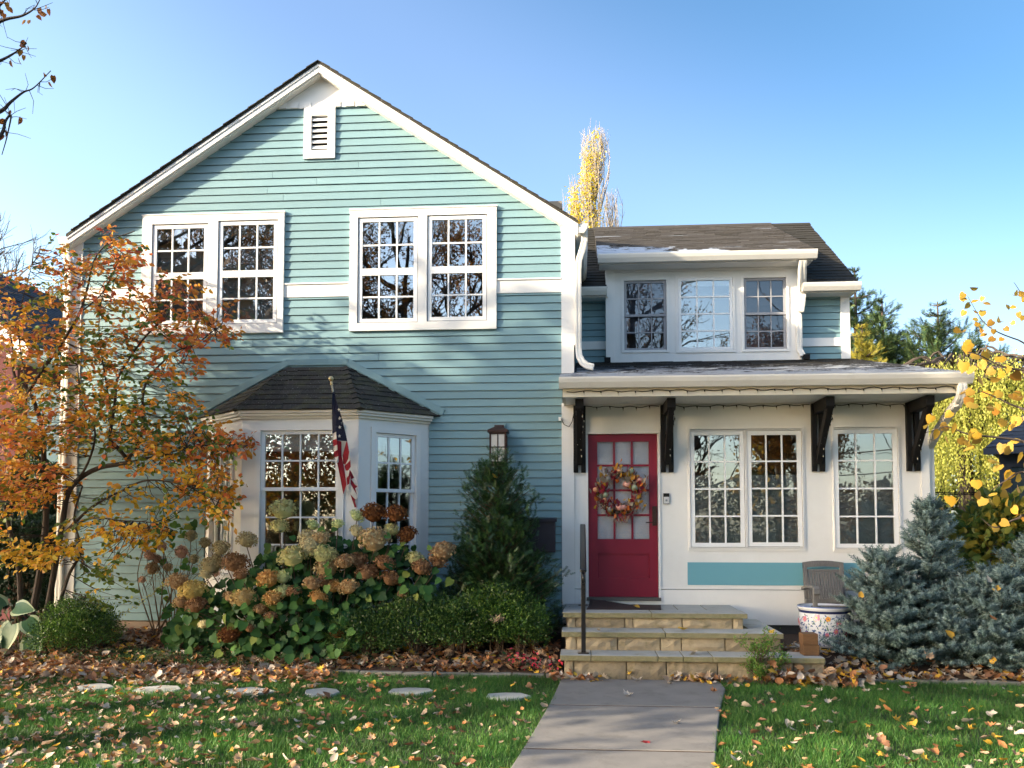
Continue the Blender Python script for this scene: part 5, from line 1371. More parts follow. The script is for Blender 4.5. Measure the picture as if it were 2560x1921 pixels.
HEADS = [(905, 230, 90, 'g'), (880, 350, 60, 'g'), (1125, 340, 45, 'lg'), (1312, 330, 42, 'lg'), (1450, 270, 50, 'lg'), (1575, 255, 85, 'db'), (1740, 260, 72, 'db'), (1450, 385, 50, 'c'), (1705, 375, 52, 'g'), (1580, 455, 100, 'cb'), (1825, 410, 68, 'db'), (640, 450, 68, 'gb'), (450, 510, 60, 'gb'), (1090, 440, 70, 'c'), (1190, 440, 60, 'cb'), (980, 575, 95, 'g'), (1110, 500, 75, 'c'), (1210, 560, 88, 'g'), (1230, 660, 85, 'cb'), (1365, 610, 65, 'bc'), (1460, 600, 65, 'b'), (1655, 620, 70, 'b'), (1880, 590, 60, 'g'), (1925, 655, 65, 'b'), (2085, 540, 85, 'bc'), (2050, 610, 60, 'b'), (1530, 700, 80, 'b'), (1700, 735, 68, 'b'), (555, 620, 90, 'b'), (380, 640, 75, 'gb'), (600, 700, 50, 'b'), (340, 700, 45, 'c'), (130, 760, 75, 'bc'), (245, 825, 92, 'y'), (160, 905, 55, 'bc'), (270, 930, 70, 'b'), (800, 740, 75, 'o'), (905, 725, 55, 'lg'), (905, 830, 60, 'lg'), (830, 880, 65, 'o'), (985, 830, 50, 'b'), (1130, 770, 65, 'bc'), (1210, 745, 60, 'b'), (1285, 790, 60, 'o'), (1390, 795, 68, 'bo'), (1165, 875, 58, 'o'), (520, 870, 50, 'bc'), (620, 880, 85, 'yb'), (740, 960, 45, 'bc'), (815, 1010, 42, 'b'), (510, 1150, 75, 'db'), (320, 1070, 35, 'c'), (1305, 1140, 42, 'db'), (660, 1100, 35, 'b'), (1790, 840, 35, 'bc')]
def hp(x, y): return (400 + x / 2.949) / 1.15732, (1200 + y / 2.949) / 1.15732
hx = P3(*hp(1100, 800), -1.15)[0]
HY = thing('hydrangea_shrub', (hx, -1.15, .1), 'big hydrangea with cream, tan and brown dried flower heads below the bay window', 'shrub')
hst = MB()
def hdepth(x, y): return -1.02 - .42 * np.clip((y - 250) / 800, 0, 1) * (1 - ((x - 1050) / 1300) ** 2) + rng.uniform(-.07, .07)
for i, (x, y, r_, k) in enumerate(HEADS):
    Y = float(hdepth(x, y)); u, v = hp(x, y); p = Vector(P3(u, v, Y)); D_ = Y - CAM.y
    rad = r_ / 2.949 / FPX * D_ * 1.22
    place('flower_head', HM[k][i % 2], HY, tuple(p), (rng.uniform(-.5, .3), rng.uniform(-.4, .4), rng.uniform(0, 6.28)), (rad, rad, rad * rng.uniform(.95, 1.1)))
    b0 = Vector((hx + (p.x - hx) * .35, -1.05, .12)); md = (b0 + p) / 2 + Vector(((p.x - hx) * .12, 0, .08))
    hst.tube(smooth_path([b0, md, p - Vector((0, 0, rad * .5))], 4), [.009] * 4 + [.006] * 4 + [.005], 4)
hst.build('stems', STEM, HY)
HL = leaf_mat('hydrangea_leaf', [(.028, .088, .022), (.042, .125, .028), (.066, .165, .034), (.10, .20, .038), (.23, .27, .05)], .3, .6, .25, per='obj')
hl_me = np_mesh('leaf', HEART_V, HEART_F, HL, smooth=True)
def hleaf(u, v, Y, s, parent, me=None):
    p = P3(u, v, Y)
    n = unit(np.array([rng.normal(0, .5), -1 + rng.normal(0, .3), .55 + rng.normal(0, .4)])); yv = unit(np.array([rng.normal(0, .8), -.3, -.75 + rng.normal(0, .3)]))
    M = axis_frames(yv[None], n[None])[0]
    e = Matrix(M.tolist()).to_euler()
    place('leaf', me or hl_me, parent, p, e, (s, s, s))
for k in range(298):                   # inside the outline of the shrub
    while True:
        x, y = rng.uniform(60, 2150), rng.uniform(330, 1380)
        top = 330 + 430 * abs((x - 1350) / 1250) ** 1.6 + (150 if x < 700 else 0)
        if y < top or y > 1380 - 300 * max(0, (x - 1150) / 500): continue
        if x > 1500 and y > 880: continue
        if x < 200 and y < 830: continue
        break
    u, v = hp(x, y); hleaf(u, v, float(hdepth(x, y)) + rng.uniform(-.06, .3) * (1 if k % 3 else -.4), rng.uniform(.072, .122) * (1 if y > 600 else .85), HY)
nn = 1500; LX_ = []
while len(LX_) < nn:
    x, y = rng.uniform(40, 2000), rng.uniform(420, 1400)
    top = 430 + 430 * abs((x - 1350) / 1250) ** 1.6 + (60 if x < 700 else 0)
    if y < top or y > 1400 - 300 * max(0, (x - 1150) / 500) or (x > 1500 and y > 880) or (x < 200 and y < 830): continue
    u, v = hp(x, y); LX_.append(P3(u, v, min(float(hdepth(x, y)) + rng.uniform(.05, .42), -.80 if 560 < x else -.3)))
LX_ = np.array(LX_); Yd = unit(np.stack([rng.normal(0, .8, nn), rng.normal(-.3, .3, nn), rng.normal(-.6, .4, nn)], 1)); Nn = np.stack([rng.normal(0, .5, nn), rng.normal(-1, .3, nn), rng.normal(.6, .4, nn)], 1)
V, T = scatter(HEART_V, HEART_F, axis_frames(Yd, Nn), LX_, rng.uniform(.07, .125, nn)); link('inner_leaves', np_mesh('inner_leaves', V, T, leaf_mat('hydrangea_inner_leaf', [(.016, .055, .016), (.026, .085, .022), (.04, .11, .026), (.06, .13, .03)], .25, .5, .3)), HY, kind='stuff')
# the airy pink hydrangea on thin stems, left of it
PH = thing('pink_hydrangea', (P3(360, 1340, -.5)[0], -.5, .25), 'sparse hydrangea with dusty pink flower cones on bare thin stems against the teal wall', 'shrub')
pst = MB()
for i, (x, y, r_, k) in enumerate([(160, 540, 62, 'p'), (20, 500, 45, 'p'), (410, 690, 40, 'p'), (230, 420, 55, 'gb'), (20, 410, 55, 'gb'), (-70, 560, 55, 'p'), (-60, 660, 60, 'bc'), (-130, 740, 35, 'p'), (330, 470, 50, 'gb'), (60, 650, 40, 'bc'), (-20, 590, 40, 'p'), (250, 590, 45, 'gb'), (420, 580, 45, 'gb'), (-110, 470, 45, 'gb')]):
    Y = -.62 + rng.uniform(-.1, .1); u, v = hp(x, y); p = Vector(P3(u, v, Y)); rad = r_ / 2.949 / FPX * (Y - CAM.y)
    place('flower_head', HM[k][i % 2], PH, tuple(p), (rng.uniform(-.3, .3), rng.uniform(-.3, .3), rng.uniform(0, 6)), (rad * .85, rad * .85, rad * 1.2))
    base = Vector((P3(355 + rng.uniform(-25, 30), 1345, -.5)[0], -.5, .25)); md = base.lerp(p, .55) + Vector((rng.normal(0, .06), 0, .05))
    pst.tube(smooth_path([base, md, p], 5), [.008] * 5 + [.005] * 5 + [.004], 4)
for k in range(90):
    x, y = rng.uniform(-120, 480), rng.uniform(520, 860); u, v = hp(x, y); p = np.array(P3(u, v, -.6 + rng.uniform(-.15, .15)))
    pst.tube([p, p + rng.normal(0, .06, 3) + [0, 0, .06], p + rng.normal(0, .07, 3) + [0, 0, .14]], [.003, .0025, .002], 3)
pst.build('stems', STEM, PH)
for k in range(34):
    x, y = rng.uniform(-60, 330), rng.uniform(270, 480) if k < 16 else rng.uniform(560, 900); u, v = hp(x, y); hleaf(u, v, -.62 + rng.uniform(-.1, .1), rng.uniform(.07, .11), PH)

# ---- hosta with cream edged leaves
HO = thing('hosta_plant', (P3(40, 1400, -1.2)[0], -1.2, .08), 'hosta with broad green leaves edged in cream at the left edge of the bed', 'plant')
HG = mat('hosta_green', (.040, .11, .035), .45, (.065, .15, .06), 9); HE = mat('hosta_cream', (.42, .47, .28), .5, (.34, .42, .24), 12)
def hosta_leaf(name):
    V, T, mi = [], [], []
    n = 14
    for i in range(n + 1):
        t = i / n; w_ = .46 * math.sin(math.pi * min(1, t * .92 + .08) ** .75) ** .8 * (1 - .25 * t) if t < 1 else 0
        for s in (-1, -.72, -.36, 0, .36, .72, 1):
            V.append((w_ * s, t - .10 * (1 - t) * abs(s) * 1.2, -.55 * t * t + .06 * t - .10 * (1 - abs(s)) * math.sin(math.pi * t) + .012 * math.sin(s * 16)))
    for i in range(n):
        for j in range(6):
            a = i * 7 + j; T.append((a, a + 1, a + 8, a + 7)); mi.append(1 if j in (0, 5) or i >= n - 1 else 0)
    me = np_mesh(name, V, T, [HG, HE], mi, smooth=True); return me
hme = hosta_leaf('leaf')
for u, v, s, az, pit in ((25, 1362, .34, -.25, -.95), (68, 1392, .33, .15, -.95), (58, 1352, .29, .7, -.55), (-8, 1385, .32, -.5, -.8), (5, 1325, .30, -.3, .35), (32, 1325, .28, .8, .05), (-25, 1345, .3, -.8, -.2)):
    Y = -1.22 if v > 1340 else -1.1; p = P3(u, v - 12, Y)
    Mh = axis_frames(np.array([[az, -.35, pit]]), np.array([[az * .3, -.9, .55]]))[0]
    place('leaf', hme, HO, p, Matrix(Mh.tolist()).to_euler(), (s * .95, s, s * .6))
    m_ = MB(); m_.tube([(P3(40, 1400, -1.12)[0], -1.1, .06), (p[0] * .5 + P3(40, 1400, -1.12)[0] * .5, Y + .05, p[2] * .6), p], [.008, .007, .005], 5); m_.build('stalk', mat('hosta_stalk', (.16, .22, .06), .6) if 'hosta_stalk' not in bpy.data.materials else bpy.data.materials['hosta_stalk'], HO)

# ---- small shrub at the steps, begonias, ground cover
SS = thing('small_shrub', (P3(1645, 1455, -1.95)[0], -1.95, 0), 'small feathery green shrub growing in front of the right end of the stone steps', 'shrub')
tb = MB(); tips = []
bx = P3(1648, 1455, -1.95)
for k in range(9): grow(tb, (bx[0], -1.95, .0), (rng.normal(0, .45), rng.normal(0, .3), 1), rng.uniform(.20, .36), .007, 2, tips, .6, .2, 4, (2, 3), .6, 4)
V, T = leaves_on(tips, 9, .026, DIA_V, DIA_F, .016, -.3, .3); link('foliage', np_mesh('foliage', V, T, leaf_mat('sprig_leaf', [(.07, .17, .03), (.12, .24, .04), (.22, .32, .06)], .35, .45)), SS); tb.build('stems', STEM, SS)
BEG = leaf_mat('begonia_petal', [(.62, .03, .06), (.75, .10, .14), (.55, .02, .05)], .3, .4)
for u, v, n, lab in ((1110, 1418, 26, 'red begonia flowers among fallen leaves, left clump in front of the boxwood'), (1150, 1432, 40, 'red begonia flowers among fallen leaves, middle clump in front of the boxwood'), (1197, 1440, 16, 'red begonia flowers among fallen leaves beside the lowest stone step')):
    p = P3(u, v, -1.5); t_ = thing('begonia_plant', (p[0], -1.5, .05), lab, 'flower', 'red begonias by the steps')
    Pn = np.array(p) + rng.normal(0, 1, (n, 3)) * [.075, .05, .045]; V, T = scatter(LEAF_V, LEAF_F, frames(rng.normal(0, 1, (n, 3)) + [0, -1, .6]), Pn, rng.uniform(.025, .045, n)); link('flowers', np_mesh('flowers', V, T, BEG), t_, kind='stuff')
    Pn = np.array(p) + rng.normal(0, 1, (30, 3)) * [.09, .05, .04] - [0, 0, .05]; V, T = scatter(LEAF_V, LEAF_F, frames(rng.normal(0, .5, (30, 3)) + [0, -.4, 1]), Pn, rng.uniform(.04, .06, 30)); link('foliage', np_mesh('foliage', V, T, HL if False else leaf_mat('begonia_leaf', [(.03, .08, .02), (.10, .06, .03)], .3, .4)), t_)
n = 3800
gx = np.concatenate([rng.normal(P3(300, 1410, -1.35)[0], .55, n), rng.normal(P3(430, 1425, -1.4)[0], .5, n // 2), rng.uniform(-6.5, -1, n // 3)]); gy = rng.uniform(-1.55, -1.15, len(gx))
gz = bed_z(gx, gy, -1.58) + rng.uniform(0, .07, len(gx))
V, T = scatter(DIA_V, DIA_F, frames(np.stack([rng.normal(0, .6, len(gx)), rng.normal(-.4, .4, len(gx)), np.ones(len(gx))], 1)), np.stack([gx, gy, gz], 1), rng.uniform(.02, .04, len(gx)))
tag(link('ground_cover', np_mesh('ground_cover', V, T, leaf_mat('vinca_leaf', [(.015, .045, .014), (.03, .085, .022), (.09, .15, .04), (.22, .27, .10)], .2, .4))), 'low trailing green ground cover in the left bed', 'ground cover', kind='stuff')
# yellow trailing stem beside the boxwood
tr = thing('trailing_vine', P3(262, 1320, -.75), 'arching stem of small yellow leaves beside the left boxwood', 'plant')
P = smooth_path([P3(255, 1330, -.8), P3(290, 1312, -.8), P3(320, 1290, -.78), P3(345, 1270, -.75), P3(362, 1258, -.75)], 8); m_ = MB(); m_.tube(P, .003, 4); m_.build('stem', STEM, tr)
tp = [(p, np.array([.6, -.2, .4])) for p in P]; V, T = leaves_on(tp, 4, .026, DIA_V, DIA_F, .012, .1, .3); link('foliage', np_mesh('foliage', V, T, leaf_mat('vine_leaf', [(.40, .40, .06), (.5, .46, .15), (.25, .32, .05)], .35)), tr)
# ------------------------------------------------------------------ serviceberry with orange leaves at the left corner
SV = thing('serviceberry_tree', (P3(85, 1310, -.9)[0], -.9, .15), 'many stemmed small tree with orange and yellow leaves at the left house corner', 'tree')
wood = MB(); limbs = []
def limb(pts, r0, r1, Y0, Y1, n=6, rec=True):
    m = len(pts); P = [P3(u, v, Y0 + (Y1 - Y0) * i / (m - 1)) for i, (u, v) in enumerate(pts)]
    S = smooth_path(P, 5); wood.tube(S, [r0 + (r1 - r0) * i / (len(S) - 1) for i in range(len(S))], n, cap=False)
    if rec: limbs.extend(S[3:])
    return S
limb([(100, 1330), (118, 1230), (135, 1130), (146, 1069), (172, 1034), (215, 1011), (258, 1003), (275, 997), (258, 972), (238, 949), (243, 906), (249, 863), (252, 826), (269, 791), (304, 740), (338, 702)], .038, .010, -.9, -1.1, 8)
limb([(275, 997), (304, 945), (308, 905), (315, 828), (372, 765), (424, 743), (465, 712)], .020, .006, -1.02, -1.2)
limb([(70, 1330), (92, 1200), (100, 1100), (95, 1000), (92, 930), (78, 880), (62, 846), (31, 811), (29, 765), (18, 700)], .045, .010, -.85, -.95, 8)
limb([(62, 846), (95, 794), (126, 754), (144, 725), (172, 677), (189, 622), (205, 560), (240, 520), (290, 500)], .024, .006, -.92, -1.1)
limb([(45, 1330), (40, 1230), (22, 1150), (2, 1060), (-30, 960), (-50, 860)], .035, .012, -.8, -.8, 8)
limb([(120, 1330), (150, 1240), (175, 1190), (160, 1120), (178, 1050)], .022, .010, -1.0, -1.1)
limb([(140, 1150), (200, 1095), (265, 1060), (320, 1038), (400, 1050), (470, 1085)], .018, .005, -1.0, -1.35)
limb([(146, 1069), (190, 1000), (205, 930), (175, 860), (168, 790)], .016, .006, -.95, -1.2)
limb([(258, 1003), (340, 985), (420, 965), (500, 960), (535, 962)], .012, .004, -1.05, -1.3)
limb([(95, 1000), (50, 960), (20, 930), (-20, 920)], .014, .006, -.85, -1.2)
limb([(150, 1140), (200, 1120), (260, 1125), (330, 1130), (385, 1150)], .012, .004, -1.0, -1.4)
limb([(172, 677), (215, 640), (240, 600), (262, 545)], .010, .004, -1.0, -1.2)
limb([(60, 843), (45, 760), (40, 690), (62, 600), (75, 545)], .010, .003, -.9, -1.2)
limb([(243, 906), (218, 757), (214, 690), (225, 620)], .010, .004, -1.05, -1.25)
limbs = np.array(limbs)
# foliage sprays: centre, half size in the survey picture, twigs, colour mix (red, orange, yellow, green)
SPR = [(255, 560, 55, 60, 34, (6, 4, 0, 1)), (205, 620, 60, 60, 30, (5, 4, 1, 2)), (300, 680, 60, 60, 30, (4, 5, 0, 2)), (420, 720, 70, 40, 30, (5, 4, 0, 2)), (370, 640, 60, 40, 16, (6, 3, 0, 2)), (470, 690, 40, 35, 12, (7, 3, 0, 1)),
       (60, 620, 70, 60, 24, (3, 5, 2, 2)), (120, 560, 40, 40, 12, (5, 4, 1, 1)), (60, 740, 80, 60, 40, (3, 6, 3, 2)), (20, 700, 50, 60, 22, (4, 6, 2, 1)), (140, 700, 50, 60, 20, (2, 5, 2, 3)), (380, 790, 60, 40, 18, (5, 3, 0, 2)),
       (250, 760, 70, 50, 30, (3, 4, 1, 5)), (180, 820, 80, 60, 40, (2, 4, 2, 5)), (60, 850, 80, 50, 40, (2, 5, 3, 4)), (320, 870, 90, 60, 46, (1, 4, 2, 8)), (240, 920, 90, 50, 50, (1, 4, 2, 7)), (120, 930, 90, 50, 54, (3, 6, 3, 4)), (30, 950, 60, 60, 44, (3, 7, 5, 2)),
       (400, 940, 80, 50, 40, (2, 5, 1, 7)), (470, 960, 60, 30, 26, (6, 4, 0, 3)), (520, 950, 30, 18, 8, (8, 2, 0, 1)), (70, 1040, 90, 50, 70, (5, 8, 3, 2)), (20, 1070, 50, 50, 34, (2, 6, 8, 3)), (330, 990, 70, 40, 34, (2, 6, 3, 6)), (440, 1040, 60, 45, 40, (4, 7, 4, 3)),
       (470, 1090, 35, 30, 16, (3, 5, 5, 3)), (300, 1150, 70, 22, 26, (0, 3, 9, 3)), (200, 1130, 60, 25, 14, (0, 2, 6, 6)), (80, 1200, 60, 26, 30, (0, 2, 9, 2)), (145, 1190, 40, 25, 14, (0, 3, 8, 3)), (10, 1170, 35, 40, 12, (0, 2, 7, 4)), (230, 1200, 60, 50, 12, (0, 1, 2, 8)), (270, 1060, 60, 25, 8, (0, 3, 6, 4)), (380, 1080, 50, 25, 8, (0, 2, 6, 3)), (210, 1270, 60, 40, 8, (0, 0, 1, 8)), (330, 1110, 60, 25, 6, (0, 1, 6, 3))]
SL = [leaf_mat('serviceberry_red', [(.62, .13, .035), (.70, .20, .045), (.62, .25, .06)], .45, .45), leaf_mat('serviceberry_orange', [(.68, .26, .03), (.74, .36, .04), (.60, .21, .03)], .5, .45), leaf_mat('serviceberry_yellow', [(.74, .44, .03), (.70, .38, .02), (.62, .46, .06)], .5, .45), leaf_mat('serviceberry_green', [(.06, .12, .02), (.12, .18, .025), (.20, .22, .03)], .4, .45)]
SLO = [leaf_mat('serviceberry_leaf_' + n, c, .45, .45, per='obj') for n, c in (('red', [(.42, .070, .035), (.55, .12, .045)]), ('orange', [(.52, .17, .025), (.62, .26, .03)]), ('yellow', [(.66, .36, .03), (.55, .38, .05)]), ('green', [(.06, .12, .02), (.20, .22, .03)]))]
SME = [np_mesh('leaf', LEAF_V, LEAF_F, m) for m in SLO]
VV, TT, MI, off, npart = [], [], [], 0, 0
for u, v, ru, rv, n, mix in SPR:
    mix = np.array(mix, float); mix /= mix.sum()
    for k in range(int(n * 1.7)):
        a, q = rng.uniform(0, 6.283), math.sqrt(rng.random())
        Y = rng.uniform(-1.75, -.55) if v < 1100 else rng.uniform(-1.7, -.9)
        c = np.array(P3(u + ru * q * math.cos(a), v + rv * q * math.sin(a), Y))
        near = limbs[np.argmin(((limbs - c) ** 2 * [1, .5, 1.4]).sum(1))]
        if k % 2 == 0 or n < 14:
            mid = near * .45 + c * .55 + np.array([0, 0, -.03]) + rng.normal(0, .02, 3); wood.tube(smooth_path([near, mid, c], 3), [.0055, .005, .0045, .004, .0035, .003, .002], 3, cap=False)
        d = unit((c - near) * [1, .7, .25] + rng.normal(0, .12, 3)); L = rng.uniform(.14, .26)
        wood.tube([c, c + d * L * .5, c + d * L + [0, 0, -.02]], [.003, .0025, .0015], 3, cap=False)
        m = int(rng.integers(5, 9)); t_ = np.linspace(.0, 1, m)
        P = c + d * (t_ * L)[:, None] + rng.normal(0, .012, (m, 3)); side = np.cross(d, [0, 0, 1.0])
        Yd = unit(d * .6 + side * np.where(np.arange(m) % 2, 1, -1)[:, None] * .8 + rng.normal(0, .25, (m, 3)) + [0, 0, -.35])
        up = np.array([-.3, -1.0, .75]) + rng.normal(0, .55, (m, 3))
        M = axis_frames(Yd, up); S = rng.uniform(.055, .088, m); col = int(rng.choice(4, p=mix)); cols = np.where(rng.random(m) < .7, col, rng.choice(4, m, p=mix))
        if npart < 290 and k % 4 == 0 and Y < -1.2:
            for j in range(m):
                place('leaf', SME[cols[j]], SV, tuple(P[j]), Matrix(M[j].tolist()).to_euler(), [S[j]] * 3); npart += 1
        else:
            Vq, Tq = scatter(LEAF_V, LEAF_F, M, P, S); VV.append(Vq); TT.append(Tq + off); off += len(Vq); MI.append(np.repeat(cols, len(LEAF_F)))
link('crown', np_mesh('crown', np.concatenate(VV), np.concatenate(TT), SL, np.concatenate(MI)), SV, kind='stuff')
wood.build('trunk', BARK, SV)

# ------------------------------------------------------------------ tree whose twigs hang into the top left corner
TW = thing('street_tree', (-8.3, -3.6, 0), 'nearly bare tree with a few brown leaves whose twigs reach in at the upper left', 'tree')
wood = MB(); wood.tube([(-8.3, -3.6, -.1), (-8.25, -3.55, 2.2), (-8.1, -3.5, 4.2), (-7.7, -3.4, 6.6)], [.2, .16, .12, .05], 9)
BRL = leaf_mat('brown_hanging_leaf', [(.30, .10, .02), (.22, .07, .02), (.38, .17, .03), (.26, .14, .03)], .4, .5, per='obj'); brm = np_mesh('leaf', HEART_V, HEART_F, BRL)
for start, pts, lv in (((-7.9, -3.4, 5.6), [(-70, 90), (0, 47), (47, 35), (75, 18), (88, -4)], [(85, 18), (105, 20), (80, 34), (62, 44), (52, 44), (90, 30), (8, 5), (20, 15), (98, 14)]), ((-8.0, -3.45, 5.0), [(-70, 160), (0, 132), (36, 112), (58, 94)], [(45, 108), (52, 120), (22, 132), (60, 100), (40, 126), (54, 90), (48, 98)]),
                       ((-8.1, -3.5, 4.3), [(-70, 270), (0, 242), (22, 222), (50, 200), (73, 190), (110, 153)], [(97, 160), (115, 164), (106, 178), (45, 255), (10, 262)]), ((-8.1, -3.5, 4.4), [(-70, 290), (-10, 300), (6, 285), (12, 262), (24, 250), (14, 300), (4, 335)], [(6, 292), (12, 282), (20, 240)]), ((-7.8, -3.4, 6.2), [(-60, 40), (0, 12), (20, -20)], [(15, 6), (20, 18), (4, 22), (10, 30)])):
    P = [start] + [P3(u, v, -3.0) for u, v in pts]; S = smooth_path(P, 5); wood.tube(S, [.03 * (1 - i / len(S)) ** 1.5 + .004 for i in range(len(S))], 5, cap=False)
    for k in range(12):
        q = S[int(rng.integers(6, len(S)))]; e = q + rng.normal(0, .11, 3); wood.tube([q, (q + e) / 2 + rng.normal(0, .015, 3), e], [.004, .003, .002], 3, cap=False)
    for u, v in lv:
        p = P3(u, v, -3.0); s = rng.uniform(.05, .08); place('leaf', brm, TW, p, (rng.uniform(3.6, 5.2), rng.uniform(-.9, .9), rng.uniform(0, 6.3)), (s * .8, s, s))
tips = []
for k in range(7): grow(wood, (-8.1, -3.5, 3.2 + .3 * k), (rng.normal(-.9, .5), rng.normal(-.6, .7), rng.uniform(.1, .6)), rng.uniform(1.0, 1.5), .05, 3, tips, .6, .2)
wood.build('trunk', BARK, TW)
V, T = leaves_on(tips, 3, .08, LEAF_V, LEAF_F, .06); link('crown', np_mesh('crown', V, T, leaf_mat('brown_leaf', [(.30, .12, .03), (.22, .07, .02), (.34, .20, .04)], .4)), TW, kind='stuff')

# ------------------------------------------------------------------ redbud with yellow leaves at the right edge
RB = thing('redbud_tree', (6.6, -1.6, 0), 'tree with large yellow heart shaped leaves reaching in from the right edge', 'tree')
wood = MB(); wood.tube([(6.6, -1.6, -.1), (6.55, -1.6, 1.5), (6.4, -1.7, 2.6), (6.45, -1.6, 4.6)], [.11, .09, .07, .03], 8)
YLL = leaf_mat('redbud_leaf', [(.42, .23, .025), (.48, .30, .04), (.40, .28, .05), (.33, .15, .025)], .4, .45, per='obj'); ylm = np_mesh('leaf', HEART_V, HEART_F, YLL)
nleaf = 0
RBP = []
for pts in ([(2290, 990), (2212, 955), (2150, 945), (2090, 938), (2045, 922), (2000, 935)], [(2290, 900), (2200, 880), (2150, 858), (2110, 842)], [(2290, 800), (2212, 800), (2160, 790), (2110, 765), (2075, 760)], [(2280, 760), (2200, 735), (2150, 715), (2120, 690), (2090, 640)], [(2280, 690), (2220, 650), (2190, 610)], [(2280, 1050), (2212, 1020), (2170, 1040), (2140, 1060)], [(2270, 1110), (2200, 1120), (2150, 1140), (2120, 1120)], [(2285, 620), (2250, 590)]):
    Y = rng.uniform(-4.8, -4.2) if pts[0][1] > 770 else rng.uniform(-2.2, -1.5); P = [(6.45, -1.65, P3(2290, pts[0][1], Y)[2] + .1)] + [P3(u, v, Y) for u, v in pts]; S = smooth_path(P, 5); wood.tube(S, [.011 * (1 - i / len(S)) + .0018 for i in range(len(S))], 4, cap=False); RBP.append(S)
for u, v in ((2100, 935), (2075, 942), (2120, 940), (2045, 925), (2030, 930), (2090, 950), (2090, 855), (2110, 850), (2150, 870), (2110, 870), (2140, 890), (2100, 765), (2080, 750), (2070, 700), (2120, 700), (2125, 715), (2110, 690), (2095, 640), (2118, 650), (2135, 660), (2080, 645), (2090, 660), (2150, 690), (2140, 710), (2160, 730), (2175, 700), (2195, 630), (2180, 660), (2200, 645), (2210, 680), (2120, 790), (2090, 800), (2130, 760), (2150, 780), (2170, 800), (2140, 820), (2180, 830), (2160, 850), (2190, 790), (2205, 850), (2210, 900), (2180, 900), (2160, 960), (2185, 955), (2205, 985), (2155, 1000), (2180, 1010), (2190, 1050), (2210, 1030), (2100, 1050), (2130, 1080), (2180, 1090), (2155, 1120), (2200, 1110), (2060, 1075), (2010, 905), (2060, 900)):
    for k in range(2 if v > 620 else 1):
        near = v > 740; p = P3(u + rng.normal(0, 7 + 6 * k), v + rng.normal(0, 7 + 6 * k), rng.uniform(-4.9, -4.1) if near else rng.uniform(-2.2, -1.5)); s = rng.uniform(.058, .090) if near else rng.uniform(.055, .08)
        place('leaf', ylm, RB, p, (rng.uniform(3.2, 5.6), rng.uniform(-1.1, 1.1), rng.uniform(-1.2, 1.2)), (s, s, s)); nleaf += 1
tips = []
for k in range(16): grow(wood, (6.45, -1.6, 2.2 + .15 * k), (rng.normal(.1, .45), rng.normal(0, .6), rng.uniform(.4, 1.1)), rng.uniform(.6, 1.0), .018, 2, tips, .6, .3)
wood.build('trunk', BARK, RB)
V, T = leaves_on(tips, 2, .085, HEART_V, HEART_F, .05, .6, .3, .35); link('crown', np_mesh('crown', V, T, leaf_mat('redbud_leaf_far', [(.60, .34, .02), (.66, .42, .04), (.50, .26, .03)], .4)), RB, kind='stuff')

# ------------------------------------------------------------------ neighbours
BRICK = mat('red_brick', (.115, .024, .026), .85, (.075, .020, .02), 9, bump=.3, bscale=30)
SLATE = shingle_mat('slate_roof', [(.035, .042, .058), (.055, .062, .08), (.045, .05, .065)])
NL = thing('brick_house', (-12.6, 6, 0), 'red brick house with slate grey roof behind the orange tree at left', 'house')
m_ = MB(); m_.box(-16, -9.6, 3.2, 11, 0, 4.75); m_.build('brick_wall', BRICK, NL)
m_ = MB(); m_.prism([(-16, 4.75), (-9.6, 4.75), (-12.8, 6.75)], 3.2, 3.4); m_.build('gable_wall', mat('neighbour_white', (.62, .62, .62), .6), NL)
for s, xe in ((1, -9.15), (-1, -16.4)):
    q = ((-12.8, 2.85, 7.15), (xe, 2.85, 4.62), (xe, 11.3, 4.62), (-12.8, 11.3, 7.15)); 
    m_ = MB(); m_.add([q[0], q[1], q[2], q[3]] + [(a, b, c - .12) for a, b, c in q], [(0, 1, 2, 3), (7, 6, 5, 4), (0, 4, 5, 1), (1, 5, 6, 2), (2, 6, 7, 3), (3, 7, 4, 0)]); ro = m_.build('roof', SLATE, NL)
    if s > 0: shingles('roof_slates', ((xe + .02, 2.83, 4.63), (xe + .02, 11.3, 4.63), (-12.8, 11.3, 7.16), (-12.8, 2.83, 7.16)), .16, .3, .014, SLATE, ro, False, 9)
m_ = MB(); m_.add([(-12.8, 2.80, 7.13), (-9.15, 2.80, 4.60), (-9.15, 2.80, 4.36), (-12.8, 2.80, 6.89), (-12.8, 2.86, 7.13), (-9.15, 2.86, 4.60), (-9.15, 2.86, 4.36), (-12.8, 2.86, 6.89)], [(0, 3, 2, 1), (4, 5, 6, 7), (0, 1, 5, 4), (1, 2, 6, 5), (2, 3, 7, 6)]); m_.build('rake_board', TRIM, NL)
m_ = MB(); m_.box(-9.6, -9.16, 2.9, 11.2, 4.40, 4.50); m_.box(-9.2, -9.1, 2.86, 11.2, 4.47, 4.6); m_.build('eave_board', TRIM, NL)
for y0 in (3.5, 5.0):
    w_ = MB(); w_.box(-9.6, -9.55, y0, y0 + .9, 2.3, 4.1); w_.build('window', TRIM, NL); 
NR = thing('dark_house', (7.5, 9, 0), 'dark grey blue house with low roof behind the yellow leaves at the right edge', 'house')
DG = mat('dark_grey_paint', (.050, .058, .078), .7, (.04, .047, .064), 4)
wx = P3(2158, 1000, 8)[0]; ez_ = P3(2140, 965, 7.6)[2]
NM = Matrix.Translation((wx, 8, 0)) @ Matrix.Rotation(R(-28), 4, 'Z')
def np_(p): return NM @ Vector(p)
m_ = MB(NM); m_.box(0, 8, 0, 7, 0, ez_); m_.build('wall', DG, NR)
